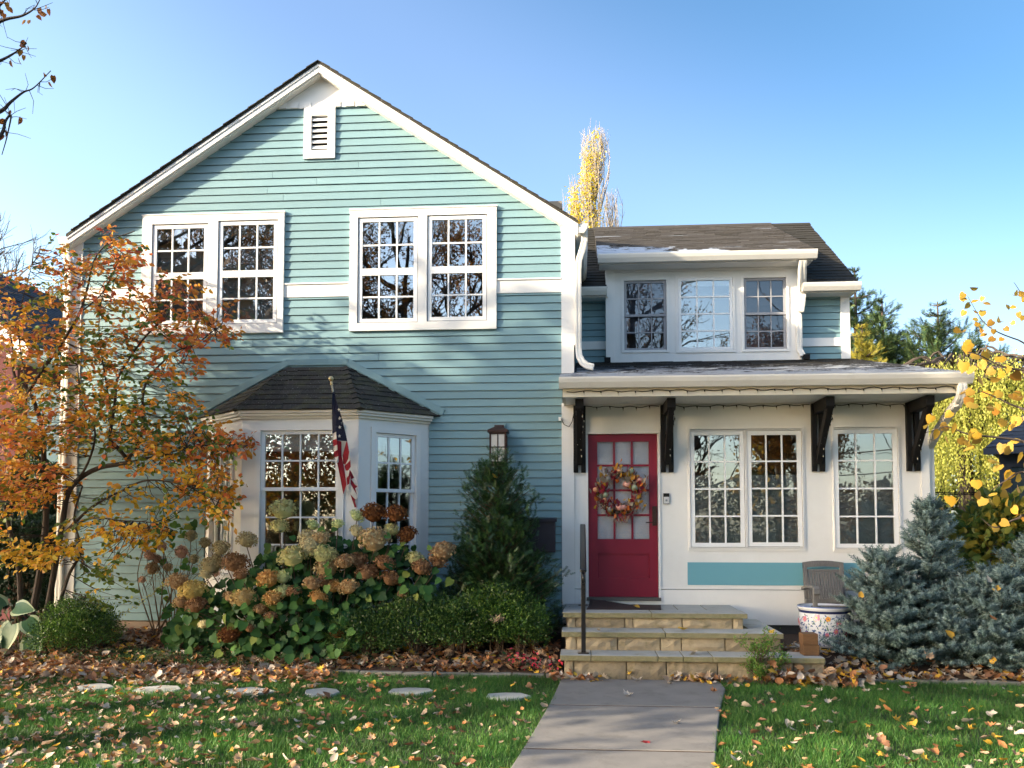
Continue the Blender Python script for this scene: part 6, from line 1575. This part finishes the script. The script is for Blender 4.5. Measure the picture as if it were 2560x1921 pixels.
e1 = ez_ - .02; RF = [(-.22, -.3, e1), (8.2, -.3, e1), (8.2, 3.5, e1 + 2.4), (1.9, 3.5, e1 + 2.4), (-.22, 7.3, e1), (8.2, 7.3, e1)]
m_ = MB(NM); m_.add(RF, [(0, 1, 2, 3), (0, 3, 4), (3, 2, 5, 4), (0, 4, 5, 1)]); ro = m_.build('roof', SLATE, NR)
shingles('roof_shingles', tuple(np_((p[0], p[1] - (.02 if p[2] == e1 else 0), p[2] + .015)) for p in (RF[0], (6.5, -.3, e1), (6.5, 3.5, e1 + 2.4), RF[3])), .16, .3, .012, SLATE, ro, False, 10)
m_ = MB(NM); m_.box(-.25, 8.2, -.42, -.3, e1 - .13, e1); m_.build('gutter', DG, NR)
a, b = .22, 1.3; c, d = P3(2190, 1130, 8)[2], P3(2190, 1010, 8)[2]; m_ = MB(NM)
for q in ((a - .09, a, c - .09, d + .09), (b, b + .09, c - .09, d + .09), (a, b, d, d + .09), (a, b, c - .09, c)): m_.box(q[0], q[1], -.06, -.001, q[2], q[3])
wo = m_.build('window', mat('dark_trim', (.03, .033, .045), .6), NR); m_ = MB(NM); m_.box(a, b, -.012, -.002, c, d); m_.build('pane', mat('dark_pane', (.04, .06, .065), .1), wo)
cb = MB(); p, q = P3(1990, 1066, 9), P3(2165, 1066, 9)
for k in (0, .05): cb.tube([(p[0] - 1, 9, p[2] + k), ((p[0] + q[0]) / 2, 9, p[2] - .03 + k * .6), (q[0] + 1, 9, q[2] + k)], .014, 4)
CBT = thing('utility_cable', (p[0], 9, p[2]), 'pair of thin dark cables crossing in front of the yellow willow', 'cable'); cb.build('cable', BLACK, CBT)

# ------------------------------------------------------------------ trees behind the house
def crown(t, V, T, m, mi=None): return link('crown', np_mesh('crown', V, T, m, mi), t, kind='stuff')
POP = leaf_mat('poplar_leaf', [(.66, .50, .03), (.70, .58, .05), (.58, .52, .07), (.68, .42, .04)], .5)
def poplar(u, vtop, Y, hw, n, leafspan, label, seed):
    top = P3(u, vtop, Y); t = thing('poplar_tree', (top[0], Y, 0), label, 'tree', 'poplars behind the porch wing')
    tb = MB(); tips = []; ax = np.array([top[0], Y, 0.0]); H = top[2]
    tb.tube([tuple(ax), (top[0], Y, H * .5), (top[0] + .02, Y, H * .995)], [.22, .13, .012], 6)
    lp = []
    for k in range(n):
        z = H * rng.uniform(.55, .93); a = rng.uniform(0, 6.283); L = min((H - z) * 1.15, rng.uniform(2.0, 4.6)); d = np.array([math.cos(a) * .24, math.sin(a) * .24, 1])
        P = [np.array([top[0], Y, z])]; d = unit(d); nseg = 7
        for q in range(nseg):
            w_ = np.array([ax[0] - P[-1][0], ax[1] - P[-1][1], 0]); far = np.linalg.norm(w_); lim = hw * min(1, (H * 1.02 - P[-1][2]) / (H * .24))
            d = unit(d + rng.normal(0, .05, 3) + (w_ * .35 if far > lim else 0)); P.append(P[-1] + d * L / nseg)
        tb.tube(P, [.022 * (1 - q / 8) + .006 for q in range(nseg + 1)], 3, cap=False)
        for q in range(1, nseg + 1):
            for j in range(2):
                e = P[q] + unit(rng.normal(0, .25, 3) + [0, 0, 1]) * rng.uniform(.25, .6); tb.tube([P[q], e], [.009, .004], 3, cap=False)
                lp.append((e, d))
    tb.build('trunk', PALEBARK, t)
    keep = [(p, d) for p, d in lp if (p[0] - ax[0]) / hw < leafspan + rng.normal(0, .18) and p[2] > H * .72 and abs(p[0] - ax[0]) < hw * min(1, (H * 1.03 - p[2]) / (H * .2)) + .06]
    if len(keep) < 2: return
    V, T = leaves_on(keep, 8, .10, LEAF_V, LEAF_F, .15); crown(t, V, T, POP)
poplar(1284, 312, 25, .88, 62, -.02, 'tall narrow poplar, yellow on the left and bare on the right, above the roof', 1)
poplar(1243, 425, 25, .42, 26, .5, 'shorter slim yellow poplar just left of the tall one, above the main roof gutter', 2)
poplar(1322, 445, 26, .5, 34, -3, 'bare slim poplar just right of the tall yellow one', 3)
EVG = leaf_mat('evergreen_spray', [(.020, .045, .022), (.035, .070, .030), (.06, .10, .035), (.10, .13, .04)], .15, .6, .2, noise=1.5); EVY = leaf_mat('golden_evergreen_spray', [(.22, .20, .03), (.34, .28, .04), (.12, .14, .03)], .2, .6, .2)
def cedar(u, v, Y, Rr, label, mats=EVG, layers=22, seed=1, frac=.0):
    top = P3(u, v, Y); t = thing('evergreen_tree', (top[0], Y, 0), label, 'tree', 'evergreens behind the house')
    tb = MB(); x, H = top[0], top[2]; tb.tube([(x, Y, 0), (x, Y, H * .6), (x, Y, H)], [.2, .12, .02], 6); PP, DD, SZ = [], [], []
    z = H - .15
    while z > H * .45:
        t_ = (H - z) / H; L0 = Rr * min(1, (t_ / .30)) ** .85 + .06
        for k in range(5):
            a = rng.uniform(0, 6.283); L = L0 * rng.uniform(.55, 1.25); d = unit(np.array([math.cos(a), math.sin(a), rng.uniform(-.05, .18)])); P = [np.array([x, Y, z])]; n = max(3, int(L / .18))
            for q in range(n): d = unit(d + [0, 0, .10] + rng.normal(0, .07, 3)); P.append(P[-1] + d * L / n)
            tb.tube(P, [.03 * (1 - q / (n + 1)) + .006 for q in range(n + 1)], 3, cap=False)
            for q in range(1, n + 1):
                for s in range(7):
                    SZ.append(.10 + .22 * min(1, t_ / .16)); PP.append(P[q] + rng.normal(0, .02 + .06 * min(1, t_ / .16), 3)); DD.append(unit(d + rng.normal(0, .6, 3) + [0, 0, .25]))
        z -= rng.uniform(.26, .42)
    PP, DD = np.array(PP), np.array(DD); V, T = scatter(YWV, YWF, axis_frames(DD, np.array([0, -.2, 1.]) + rng.normal(0, .5, PP.shape)), PP, rng.uniform(.65, 1.1, len(PP)) * np.array(SZ))
    tb.build('trunk', BARK, t); link('crown', np_mesh('crown', V, T, mats), t, kind='stuff')
cedar(2025, 652, 20, 1.75, 'dark evergreen with open layered branches standing highest behind the porch roof end', seed=1)
cedar(1905, 645, 21, 1.2, 'slim dark evergreen right of the wing corner, left of the open layered one', seed=2)
cedar(1846, 578, 22, 1.7, 'dark evergreen partly hidden by the wing roof corner', seed=3)
cedar(1862, 700, 19, .8, 'golden tipped evergreen low beside the white wing corner', EVY, seed=4)
cedar(1960, 715, 22, 1.4, 'low dark evergreen filling in between the slim and the layered one', seed=5)
cedar(2110, 735, 23, 2.0, 'low dark evergreen right of the layered one, above the willow', seed=6)
WIL = leaf_mat('willow_leaf', [(.50, .50, .10), (.62, .60, .14), (.38, .42, .08), (.66, .60, .14)], .5, .55, .25, noise=.6)
wx_, wy_ = P3(2080, 900, 13.5)[0], 13.5; wz = P3(2080, 765, 13.5)[2]
WT2 = thing('willow_tree', (wx_, wy_, 0), 'large yellow green weeping willow behind the right end of the porch', 'tree')
tb = MB(); tb.tube([(wx_, wy_, -.1), (wx_ + .1, wy_, 2.0), (wx_ - .1, wy_, wz * .7)], [.35, .28, .14], 8); VV, TT, off = [], [], 0; LP, LD = [], []
for k in range(1500):
    a, q = rng.uniform(0, 6.283), math.sqrt(rng.random()); r_ = 3.0 * q; x, y = wx_ + .4 + r_ * math.cos(a) * 1.1, wy_ + r_ * math.sin(a); z = wz - .35 * r_ ** 1.25 * .55 + rng.uniform(-.5, .15); L = rng.uniform(1.0, 3.6); L = min(L, z - .4)
    if k % 9 == 0: tb.tube(smooth_path([(wx_, wy_, wz * .6), ((x + wx_) / 2, (y + wy_) / 2, z + .1), (x, y, z)], 4), [.05] * 4 + [.03] * 4 + [.01], 4, cap=False)
    n = int(L / .052); zz = np.linspace(0, L, n); dx, dy = rng.normal(0, .06, 2)
    P = np.stack([x + dx * zz + .03 * np.sin(zz * 3 + k), y + dy * zz, z - zz], 1) + rng.normal(0, .025, (n, 3)); LP.append(P); LD.append(np.stack([rng.normal(0, .4, n), rng.normal(0, .4, n), -np.ones(n)], 1))
P, D = np.concatenate(LP), np.concatenate(LD); V, T = scatter(DIA_V, DIA_F, axis_frames(unit(D)), P, rng.uniform(.05, .095, len(P))); crown(WT2, V, T, WIL); tb.build('trunk', BARK, WT2)
# thin pale tree beyond the brick house
def bare_tree(name, x, y, H, label, barkm, leafm=None, n=9, per=2, lsize=.1, lvl=3, spread=.6, r=.16, group=None, cat='tree', keep=1.0, start=.25, kids=(2, 4), L=.32):
    t = thing(name, (x, y, 0), label, cat, group); tb = MB(); tips = []
    tb.tube([(x, y, -.1), (x + rng.normal(0, .1), y, H * .4), (x + rng.normal(0, .3), y, H * .85)], [r, r * .75, r * .2], 7)
    for k in range(n): z = H * (start + (.82 - start) * k / n); grow(tb, (x, y, z), (rng.normal(0, 1), rng.normal(0, 1), rng.uniform(.3, 1.1)), H * L * rng.uniform(.8, 1.2) * (1 - .4 * k / n), r * .45, lvl, tips, spread, .25, 5, kids, .68, 5)
    tb.build('trunk', barkm, t)
    if leafm: V, T = leaves_on(tips, per, lsize, DIA_V, DIA_F, .14, keep=keep); crown(t, V, T, leafm)
    return t
PB2 = mat('grey_twig_bark', (.20, .17, .16), .9, (.13, .11, .10), 10)
p = P3(20, 400, 12); bare_tree('bare_tree', p[0] - 1.2, 12, 11.6, 'pale bare tree with fine twigs against the sky at the far left', PB2, n=11, lvl=3, r=.12, kids=(3, 4), L=.22)
p = P3(90, 600, 14); bare_tree('thin_tree', p[0], 14, p[2] + 1.0, 'thin tree with sparse green yellow leaves beside the brick house roof', PB2, leaf_mat('sparse_leaf', [(.25, .28, .06), (.36, .32, .07), (.15, .20, .05)], .4), n=12, per=4, lsize=.09, r=.08, keep=.9, L=.2)
# dark hedge in the side yard, shrubs at the right
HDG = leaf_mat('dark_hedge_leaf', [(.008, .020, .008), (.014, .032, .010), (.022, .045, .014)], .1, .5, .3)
def leafy(name, c, r, n, m, label, cat, sz=.07, tv=DIA_V, tf=DIA_F, group=None, shell=.6):
    t = thing(name, (c[0], c[1], 0), label, cat, group); P, N, f = ellipsoid_pts(n, c, r, shell, .2); P = P[P[:, 2] > .02]; Y = unit(unit(P - np.array(c)) + rng.normal(0, .7, P.shape))
    V, T = scatter(tv, tf, axis_frames(Y), P, rng.uniform(.7, 1.3, len(P)) * sz); link('foliage', np_mesh('foliage', V, T, m), t)
    st = MB()
    for k in range(9): st.tube([(c[0] + rng.uniform(-.15, .15), c[1], 0), tuple(np.array(c) + rng.uniform(-.35, .35, 3) * np.array(r)), tuple(np.array(c) + rng.uniform(-.8, .8, 3) * np.array(r))], [.03, .02, .008], 4)
    st.build('stems', STEM, t); return t
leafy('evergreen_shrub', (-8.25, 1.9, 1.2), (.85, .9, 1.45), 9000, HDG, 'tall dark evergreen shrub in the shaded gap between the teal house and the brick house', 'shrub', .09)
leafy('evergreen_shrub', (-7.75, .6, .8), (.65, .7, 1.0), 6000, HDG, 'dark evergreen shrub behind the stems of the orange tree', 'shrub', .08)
RHO = leaf_mat('rhododendron_leaf', [(.05, .10, .02), (.10, .15, .03), (.22, .22, .04), (.40, .30, .04)], .3, .45)
leafy('rhododendron', (P3(2165, 1150, .6)[0], .6, 1.35), (.62, .5, .62), 1500, RHO, 'rhododendron with green and yellow leaves below the dark house window', 'shrub', .13, LEAF_V, LEAF_F)
leafy('autumn_shrub', (P3(2090, 1200, 3.0)[0], 3.0, .8), (.9, .7, .95), 2600, leaf_mat('autumn_shrub_leaf', [(.10, .14, .03), (.22, .20, .04), (.30, .12, .04), (.16, .16, .03)], .35), 'low autumn shrub with green and rust leaves between the two spruces', 'shrub', .08, LEAF_V, LEAF_F)
for k in range(9):
    x = 6.5 + k * 2.6; leafy('boundary_hedge', (x, 17.5 + rng.uniform(-.5, .5), 1.6), (1.9, 1.2, 2.1), 1800, leaf_mat('hedge_leaf_%d' % k, [(.03, .06, .015), (.07, .10, .02), (.16, .15, .03)], .25) if k == 0 else bpy.data.materials['hedge_leaf_0'], 'broad green shrub in the far boundary hedge, hidden behind the willow and house', 'hedge', .2, LEAF_V, LEAF_F, 'boundary hedge at the back')
for k in range(7):
    x = -27 + k * 2.7; leafy('garden_shrub', (x, 15 + rng.uniform(-.5, .5), 1.5), (1.8, 1.2, 1.9), 1500, bpy.data.materials['hedge_leaf_0'], 'broad green shrub in the far garden behind the brick house', 'hedge', .2, LEAF_V, LEAF_F, 'shrubs at the far left')

# ------------------------------------------------------------------ across the street and the yard at the left: what the panes mirror and what shades the front
OAK = leaf_mat('oak_leaf', [(.24, .10, .03), (.34, .16, .03), (.18, .08, .03), (.10, .12, .03)], .35)
ORL = leaf_mat('orange_maple_leaf', [(.45, .16, .03), (.52, .26, .03), (.36, .12, .03)], .4)
for k, (x, y, H, lm, pr, lab) in enumerate(((-16.5, -25, 15, OAK, 4, 'brown oak across the street, far left'), (-12, -27, 17, OAK, 3, 'tall brown oak across the street, second from the left'), (-7.5, -25, 16, OAK, 3, 'tall thin leaved oak across the street opposite the gable'), (-4.0, -26, 15, ORL, 3, 'orange maple across the street, left of the walk'), (2.5, -28, 15, OAK, 1, 'large half bare oak across the street'), (8, -25, 10, ORL, 5, 'orange maple across the street, right of the walk'), (14, -27, 14, None, 0, 'bare tree across the street at the right'))):
    bare_tree('street_tree', x, y, H, lab, BARK, lm, n=12, per=max(pr * 3, 1), lsize=.13, lvl=3, r=.28, kids=(2, 4), start=.15, group='trees across the street')
def canopy(x, y, z, r, n, label, H0, sz=.34, seed=3.1):
    t = thing('shade_tree', (x, y, 0), label, 'tree', 'shade trees left of the lawn'); tb = MB(); tb.tube([(x, y, -.1), (x, y, H0), (x + .2, y, z + r[2] * .5)], [.3, .24, .06], 8)
    P, N, f = ellipsoid_pts(n, (x, y, z), r, 1.0, .22, seedf=seed)
    for k in range(0, min(n, 900), 30): tb.tube([(x, y, H0 + (z - H0) * .4), tuple((np.array([x, y, z]) + P[k]) / 2), tuple(P[k])], [.09, .05, .02], 4, cap=False)
    tb.build('trunk', BARK, t); V, T = scatter(DIA_V, DIA_F, frames(rng.normal(0, 1, P.shape)), P, rng.uniform(.6, 1.3, len(P)) * sz * 1.1); crown(t, V, T, OAK)
canopy(-17.6, -8.2, 7.4, (3.2, 2.2, 3.0), 3600, 'broad brown oak in the next yard to the left', 4)
canopy(-13.6, -8.0, 7.4, (3.6, 2.4, 3.1), 4600, 'broad brown oak left of the lawn', 4)
canopy(-10.0, -7.6, 5.2, (3.2, 2.0, 2.7), 3300, 'small rounded oak beside the lawn', 2.5)
canopy(-23.4, -8.2, 7.0, (3.3, 2.0, 2.8), 2500, 'low thin oak farthest to the left', 2.2)
leafy('maple_tree', (-11.5, -22, 4.2), (4.6, 1.8, 4.8), 19000, ORL, 'broad orange maple across the street mirrored in the bay window', 'tree', .17, DIA_V, DIA_F)
leafy('maple_tree', (-4.5, -23, 3.2), (3.4, 1.5, 3.8), 11000, OAK, 'low brown maple across the street opposite the bay window', 'tree', .17, DIA_V, DIA_F)
# opposite side of the street
OH = thing('opposite_house', (-2, -34, 0), 'brown house across the street mirrored in the panes', 'house')
m_ = MB(); m_.box(-9, 5, -38, -31, 0, 5.2); m_.build('wall', mat('brown_stucco', (.16, .11, .08), .9), OH)
m_ = MB(); m_.prismx([(-39, 5.1), (-30, 5.1), (-34.5, 8.6)][::-1], -9.5, 5.5); m_.build('roof', SH_DARK, OH)
for k in range(12):
    x = -15 + k * 2.7; leafy('street_hedge', (x, -23.2 + rng.uniform(-.4, .4), 1.5), (1.8, 1.0, rng.uniform(1.7, 2.4)), 3300, (ORL, OAK, bpy.data.materials['hedge_leaf_0'])[k % 3], 'leafy shrub in the hedge across the street', 'hedge', .16, DIA_V, DIA_F, 'hedge across the street')

# ------------------------------------------------------------------ grass and fallen leaves
def in_path(x, y):
    l = -.21 - .24 * np.clip((-1.8 - y) / 3.3, 0, 1) ** 1.3; r_ = 1.55 - .66 * np.clip((-1.8 - y) / 3.3, 0, 1) ** .8 - .12 * np.exp(-((y + 1.9) / .2) ** 2); e = np.maximum(0, -5.1 - y) * .10
    j = rng.uniform(-.006, .03, len(x)) if len(x) > 1000 else 0; return (x > l - e + j) & (x < r_ - e - j) & (y < -1.8)
stones = [(o.data.vertices[0].co.copy(), [v.co for v in o.data.vertices]) for o in bpy.data.objects if o.name.startswith('stepping_stone')]
sc_ = [(np.mean([v.x for v in vs]), np.mean([v.y for v in vs]), (max(v.x for v in vs) - min(v.x for v in vs)) / 2, (max(v.y for v in vs) - min(v.y for v in vs)) / 2) for _, vs in stones]
def in_stone(x, y, k=.96):
    q = np.zeros(len(x), bool)
    for cx_, cy_, a, b in sc_: q |= ((x - cx_) / a) ** 2 + ((y - cy_) / b) ** 2 < k
    return q
N_ = 330000
gy = -1.6 - (rng.random(N_) ** 1.15) * 5.2; wd = (gy + 11.25) * .66 + .6
gx = rng.uniform(-1, 1, N_) * wd - .9 * (gy + 11.25) / 9
ok = ~in_path(gx, gy) & ~in_stone(gx, gy) & (gy < bed_front(gx) - .05) & ~((gx > -.25) & (gx < 1.7) & (gy > -1.95))
tuft = np.sin(gx * 3.1 + 1.3 * np.sin(gy * 2.7)) * np.sin(gy * 4.3 + np.sin(gx * 5.1)); ok &= rng.random(N_) < .80 + .25 * tuft
gx, gy, tuft = gx[ok], gy[ok], tuft[ok]; n = len(gx)
h = rng.uniform(.028, .062, n) * (1 + .25 * tuft); a = rng.uniform(0, 6.283, n); w_ = rng.uniform(.0022, .0042, n); ln = rng.normal(0, .45, (n, 2)) * h[:, None]
V = np.zeros((n, 3, 3)); V[:, 0] = np.stack([gx - np.cos(a) * w_, gy - np.sin(a) * w_, np.zeros(n)], 1); V[:, 1] = np.stack([gx + np.cos(a) * w_, gy + np.sin(a) * w_, np.zeros(n)], 1); V[:, 2] = np.stack([gx + ln[:, 0], gy + ln[:, 1], h], 1)
GR = leaf_mat('grass_blade', [(.030, .108, .018), (.046, .152, .026), (.072, .182, .030), (.14, .21, .05)], .3, .5, .3, noise=1.2)
tag(link('grass', np_mesh('grass', V.reshape(-1, 3), np.arange(3 * n).reshape(-1, 3), GR)), 'short green lawn grass', 'grass', kind='stuff')
FC = {'tan': [(.42, .27, .16), (.50, .35, .23)], 'pale': [(.48, .40, .31), (.56, .48, .39)], 'rust': [(.36, .15, .06), (.44, .20, .08)], 'gold': [(.62, .34, .05), (.66, .42, .06)], 'brown': [(.20, .095, .05), (.27, .14, .08)], 'red': [(.42, .04, .05), (.50, .08, .06)]}
FM = {k: leaf_mat('fallen_' + k, [c[0], c[1]], .18, .7, .2, per='obj') for k, c in FC.items()}
FMI = {k: leaf_mat('fallen_heap_' + k, [c[0], c[1]], .18, .7, .2) for k, c in FC.items()}
def curl(tv, amt, ph):
    v = np.array(tv, float); v[:, 2] += amt * (v[:, 0] ** 2) * 2 + amt * .8 * (v[:, 1] - .5) ** 2 + .05 * np.sin(7 * v[:, 0] + ph) + .04 * np.sin(9 * v[:, 1] + ph); return v
FT = [(curl(MAPLE_V, .55, 0), MAPLE_F), (curl(HEART_V, .5, 1), HEART_F), (curl(MAPLE_V, -.5, 2), MAPLE_F), (curl(LEAF_V, .9, 2), LEAF_F)]
FME = {(k, i): np_mesh('fallen_leaf', v, f, FM[k]) for k in FC for i, (v, f) in enumerate(FT)}
LB = {'tan': 'dry tan', 'pale': 'pale', 'rust': 'rust brown', 'gold': 'golden yellow', 'brown': 'dark brown', 'red': 'red'}
def leaf_obj(x, y, z, k, i, s, lab=None, grp=None, tilt=.3):
    o = place('fallen_leaf', FME[k, i], None, (x, y, z), (rng.normal(0, tilt), rng.normal(0, tilt), rng.uniform(0, 6.283)), (s, s, s))
    if lab is None:
        side = ('lawn just right of the walk' if x < 1.9 else 'far right lawn') if x > .3 else ('lawn just left of the walk' if x > -1.3 else ('middle of the left lawn' if x > -2.9 else 'far left lawn'))
        band = 'by the stepping stones' if y > -3.3 and x < 0 else ('by the bed edging' if y > -3.0 else ('halfway down' if y > -4.3 else 'front edge'))
        lab = f"{'large' if s > .076 else 'small'} {LB[k]} {('lobed', 'heart shaped', 'upturned', 'narrow')[i]} leaf, {side}, {band}"; grp = lab + 's'
    tag(o, lab, 'leaf', grp or k + ' leaves on the lawn'); return o
def density(x, y): return np.where(x < 0, .30 + .70 * np.clip((-x - .8) / 3.2, 0, 1), .38)
cnt = 0
while cnt < 262:
    y = -5.6 + 2.5 * rng.random() ** 1.3; wd_ = (y + 11.25) * .62; x = rng.uniform(-1, 1) * wd_ - .08 * (y + 11.25)
    if in_path(np.array([x]), np.array([y]))[0] or rng.random() > density(np.array([x]), 0)[0]: continue
    k = str(rng.choice(['tan', 'pale', 'rust', 'gold', 'brown'], p=[.40, .18, .20, .08, .14] if x < 0 else [.28, .30, .12, .22, .08])); leaf_obj(x, y, rng.uniform(.03, .055), k, int(rng.choice(4, p=[.22, .34, .18, .26])), rng.uniform(.046, .092)); cnt += 1
for u, v, k, s, lab in ((1363, 1502, 'pale', .10, 'pale flat fallen leaf near the top of the concrete walk'), (1407, 1602, 'red', .085, 'small red fallen leaf on the lower part of the concrete walk'), (1461, 1564, 'pale', .07, 'small pale fallen leaf at the right side of the concrete walk'), (1375, 1470, 'pale', .11, 'pale fallen leaf lying at the foot of the stone steps'), (1440, 1477, 'pale', .07, 'small cream fallen leaf at the foot of the steps, right of the large one'), (1550, 1495, 'rust', .09, 'rust fallen leaf at the right edge of the walk top'), (1255, 1467, 'pale', .09, 'pale fallen leaf at the left end of the foot of the steps')):
    p = gnd(u, v, .04); leaf_obj(p.x, p.y, .042, k, 0 if k != 'red' else 2, s, lab, 'single leaves on the walk', .12)
for x, y, z, k, s, lab in ((P3(1469, 1357, YM + .12)[0], YM + .12, ZM + .012, 'gold', .10, 'yellow fallen leaf on the middle stone step'), (P3(1370, 1302, -.55)[0], -.62, ZP + .02, 'gold', .08, 'yellow fallen leaf on the doormat'), (P3(1665, 1362, YM + .15)[0], YM + .1, ZM + .012, 'gold', .07, 'small yellow fallen leaf near the right end of the middle step'), (P3(1505, 1413, YB + .15)[0], YB + .14, ZB + .012, 'pale', .10, 'pale fallen leaf on the lowest stone step'), (P3(1290, 1362, YM + .1)[0], YM + .1, ZM + .012, 'pale', .05, 'tiny pale fallen leaf on the middle step near the handrail')):
    leaf_obj(x, y, z, k, 1, s, lab, 'single leaves on the steps', .2)
for u, v, Y, k, s, lab in ((1065, 1350, -1.38, 'tan', .15, 'large tan oak leaf caught on the boxwood beside the steps'), (1083, 1345, -1.36, 'tan', .08, 'smaller tan leaf caught on the boxwood beside the steps'), (1068, 1034, -.80, 'gold', .08, 'orange leaf caught near the top of the dark conical evergreen'), (2155, 1278, -1.5, 'gold', .09, 'yellow leaf caught high on the right blue spruce'), (2055, 1378, -1.72, 'gold', .10, 'folded yellow leaf caught on the front of the blue spruce'), (2135, 1258, -1.45, 'pale', .075, 'pale leaf caught on the top of the right blue spruce'), (1858, 1290, -1.6, 'gold', .065, 'small yellow leaf caught at the left of the blue spruce'), (2145, 1340, -1.7, 'rust', .075, 'rust leaf caught in the gap between the blue spruces'), (2150, 1430, -1.7, 'gold', .075, 'yellow leaf hanging low on the right blue spruce'), (2000, 1425, -1.72, 'tan', .11, 'tan leaf hanging low on the blue spruce')):
    p = P3(u, v, Y); o = leaf_obj(p[0], p[1], p[2], k, 0 if k == 'tan' else 1, s, lab, 'leaves caught in the shrubs'); o.rotation_euler = (rng.uniform(.7, 1.4), rng.normal(0, .4), rng.uniform(-1, 1))
def heap(n, fx, fy, fz, probs, size, tilt):
    x, y = fx(n), fy(n); ok = ~in_path(x, y) if tilt < 2 else np.ones(n, bool); x, y = x[ok], y[ok]; z = fz(x, y); return x, y, z
PX, PY, PZ, PS, PTl = [], [], [], [], []
def add(x, y, z, s, t): PX.append(x); PY.append(y); PZ.append(z); PS.append(s); PTl.append(np.full(len(x), t))
n = 8200; y = rng.uniform(-5.8, -1.7, n); x = rng.uniform(-1, 1, n) * (y + 11.25) * .64 - .08 * (y + 11.25); ok = ~in_path(x, y) & (rng.random(n) < density(x, y) * np.where(x < 0, .42 + .50 * np.clip((y + 4.2) / 2.4, 0, 1) * np.clip((-x - 2.0) / 2.5, 0, 1), .26)) & (y < bed_front(x) - .05) & ~(in_stone(x, y) & (rng.random(n) < .85)); x, y = x[ok], y[ok]; add(x, y, rng.uniform(.02, .05, len(x)), rng.uniform(.034, .075, len(x)), .45)
n = 3400; x = rng.uniform(-8.5, -.25, n); y = bed_front(x) + .06 + rng.random(n) ** 1.6 * 1.4; add(x, y, bed_z(x, y, bed_front(x)) + rng.uniform(.01, .04, n), rng.uniform(.05, .11, n), .5)
n = 2000; x = rng.uniform(-8.5, -2.6, n); y = rng.normal(-1.85, .28, n); q = ~(in_stone(x, y) & (rng.random(n) < .85)); x, y = x[q], y[q]; n = len(x); add(x, y, rng.uniform(.03, .08, n), rng.uniform(.05, .10, n), .55)
n = 700; x = rng.uniform(1.7, 5.5, n); y = -1.72 + rng.random(n) ** 2 * .9; add(x, y, bed_z(x, y, bed_front(x)) + rng.uniform(.01, .06, n), rng.uniform(.05, .10, n), .5)
n = 240; x = rng.normal(2.35, .28, n); y = rng.normal(-1.93, .06, n); add(x, y, .02 + np.abs(rng.normal(0, .07, n)), rng.uniform(.06, .11, n), .8)
n = 120; x = rng.uniform(2.15, 2.6, n); y = rng.uniform(-1.45, -.9, n); add(x, y, np.full(n, .27), rng.uniform(.05, .09, n), .5)
n = 110; x = np.concatenate([rng.normal(-.05, .18, 45), rng.normal(1.2, .25, 65)]); y = rng.normal(-1.93, .05, n); add(x, y, rng.uniform(.045, .08, n), rng.uniform(.05, .10, n), .6)
X, Y_, Z, S, Tl = map(np.concatenate, (PX, PY, PZ, PS, PTl))
n = len(X); Nn = np.stack([rng.normal(0, 1, n) * Tl, rng.normal(0, 1, n) * Tl, np.ones(n)], 1); pick = rng.choice(4, n, p=[.22, .34, .18, .26]); kk = np.where(X < 0, rng.choice(5, n, p=[.36, .15, .20, .07, .22]), rng.choice(5, n, p=[.28, .26, .14, .18, .14]))
VV, TT, MI, off = [], [], [], 0
for i, (tv, tf) in enumerate(FT):
    s = pick == i; V, T = scatter(tv, tf, frames(Nn[s]), np.stack([X[s], Y_[s], Z[s]], 1), S[s]); VV.append(V); TT.append(T + off); off += len(V); MI.append(np.repeat(kk[s], len(tf)))
tag(link('leaf_litter', np_mesh('leaf_litter', np.concatenate(VV), np.concatenate(TT), [FMI[k] for k in ('tan', 'pale', 'rust', 'gold', 'brown')], np.concatenate(MI))), 'scattered dry leaves over the lawn and beds', 'fallen leaves', kind='stuff')
print('planks', PLANKS)
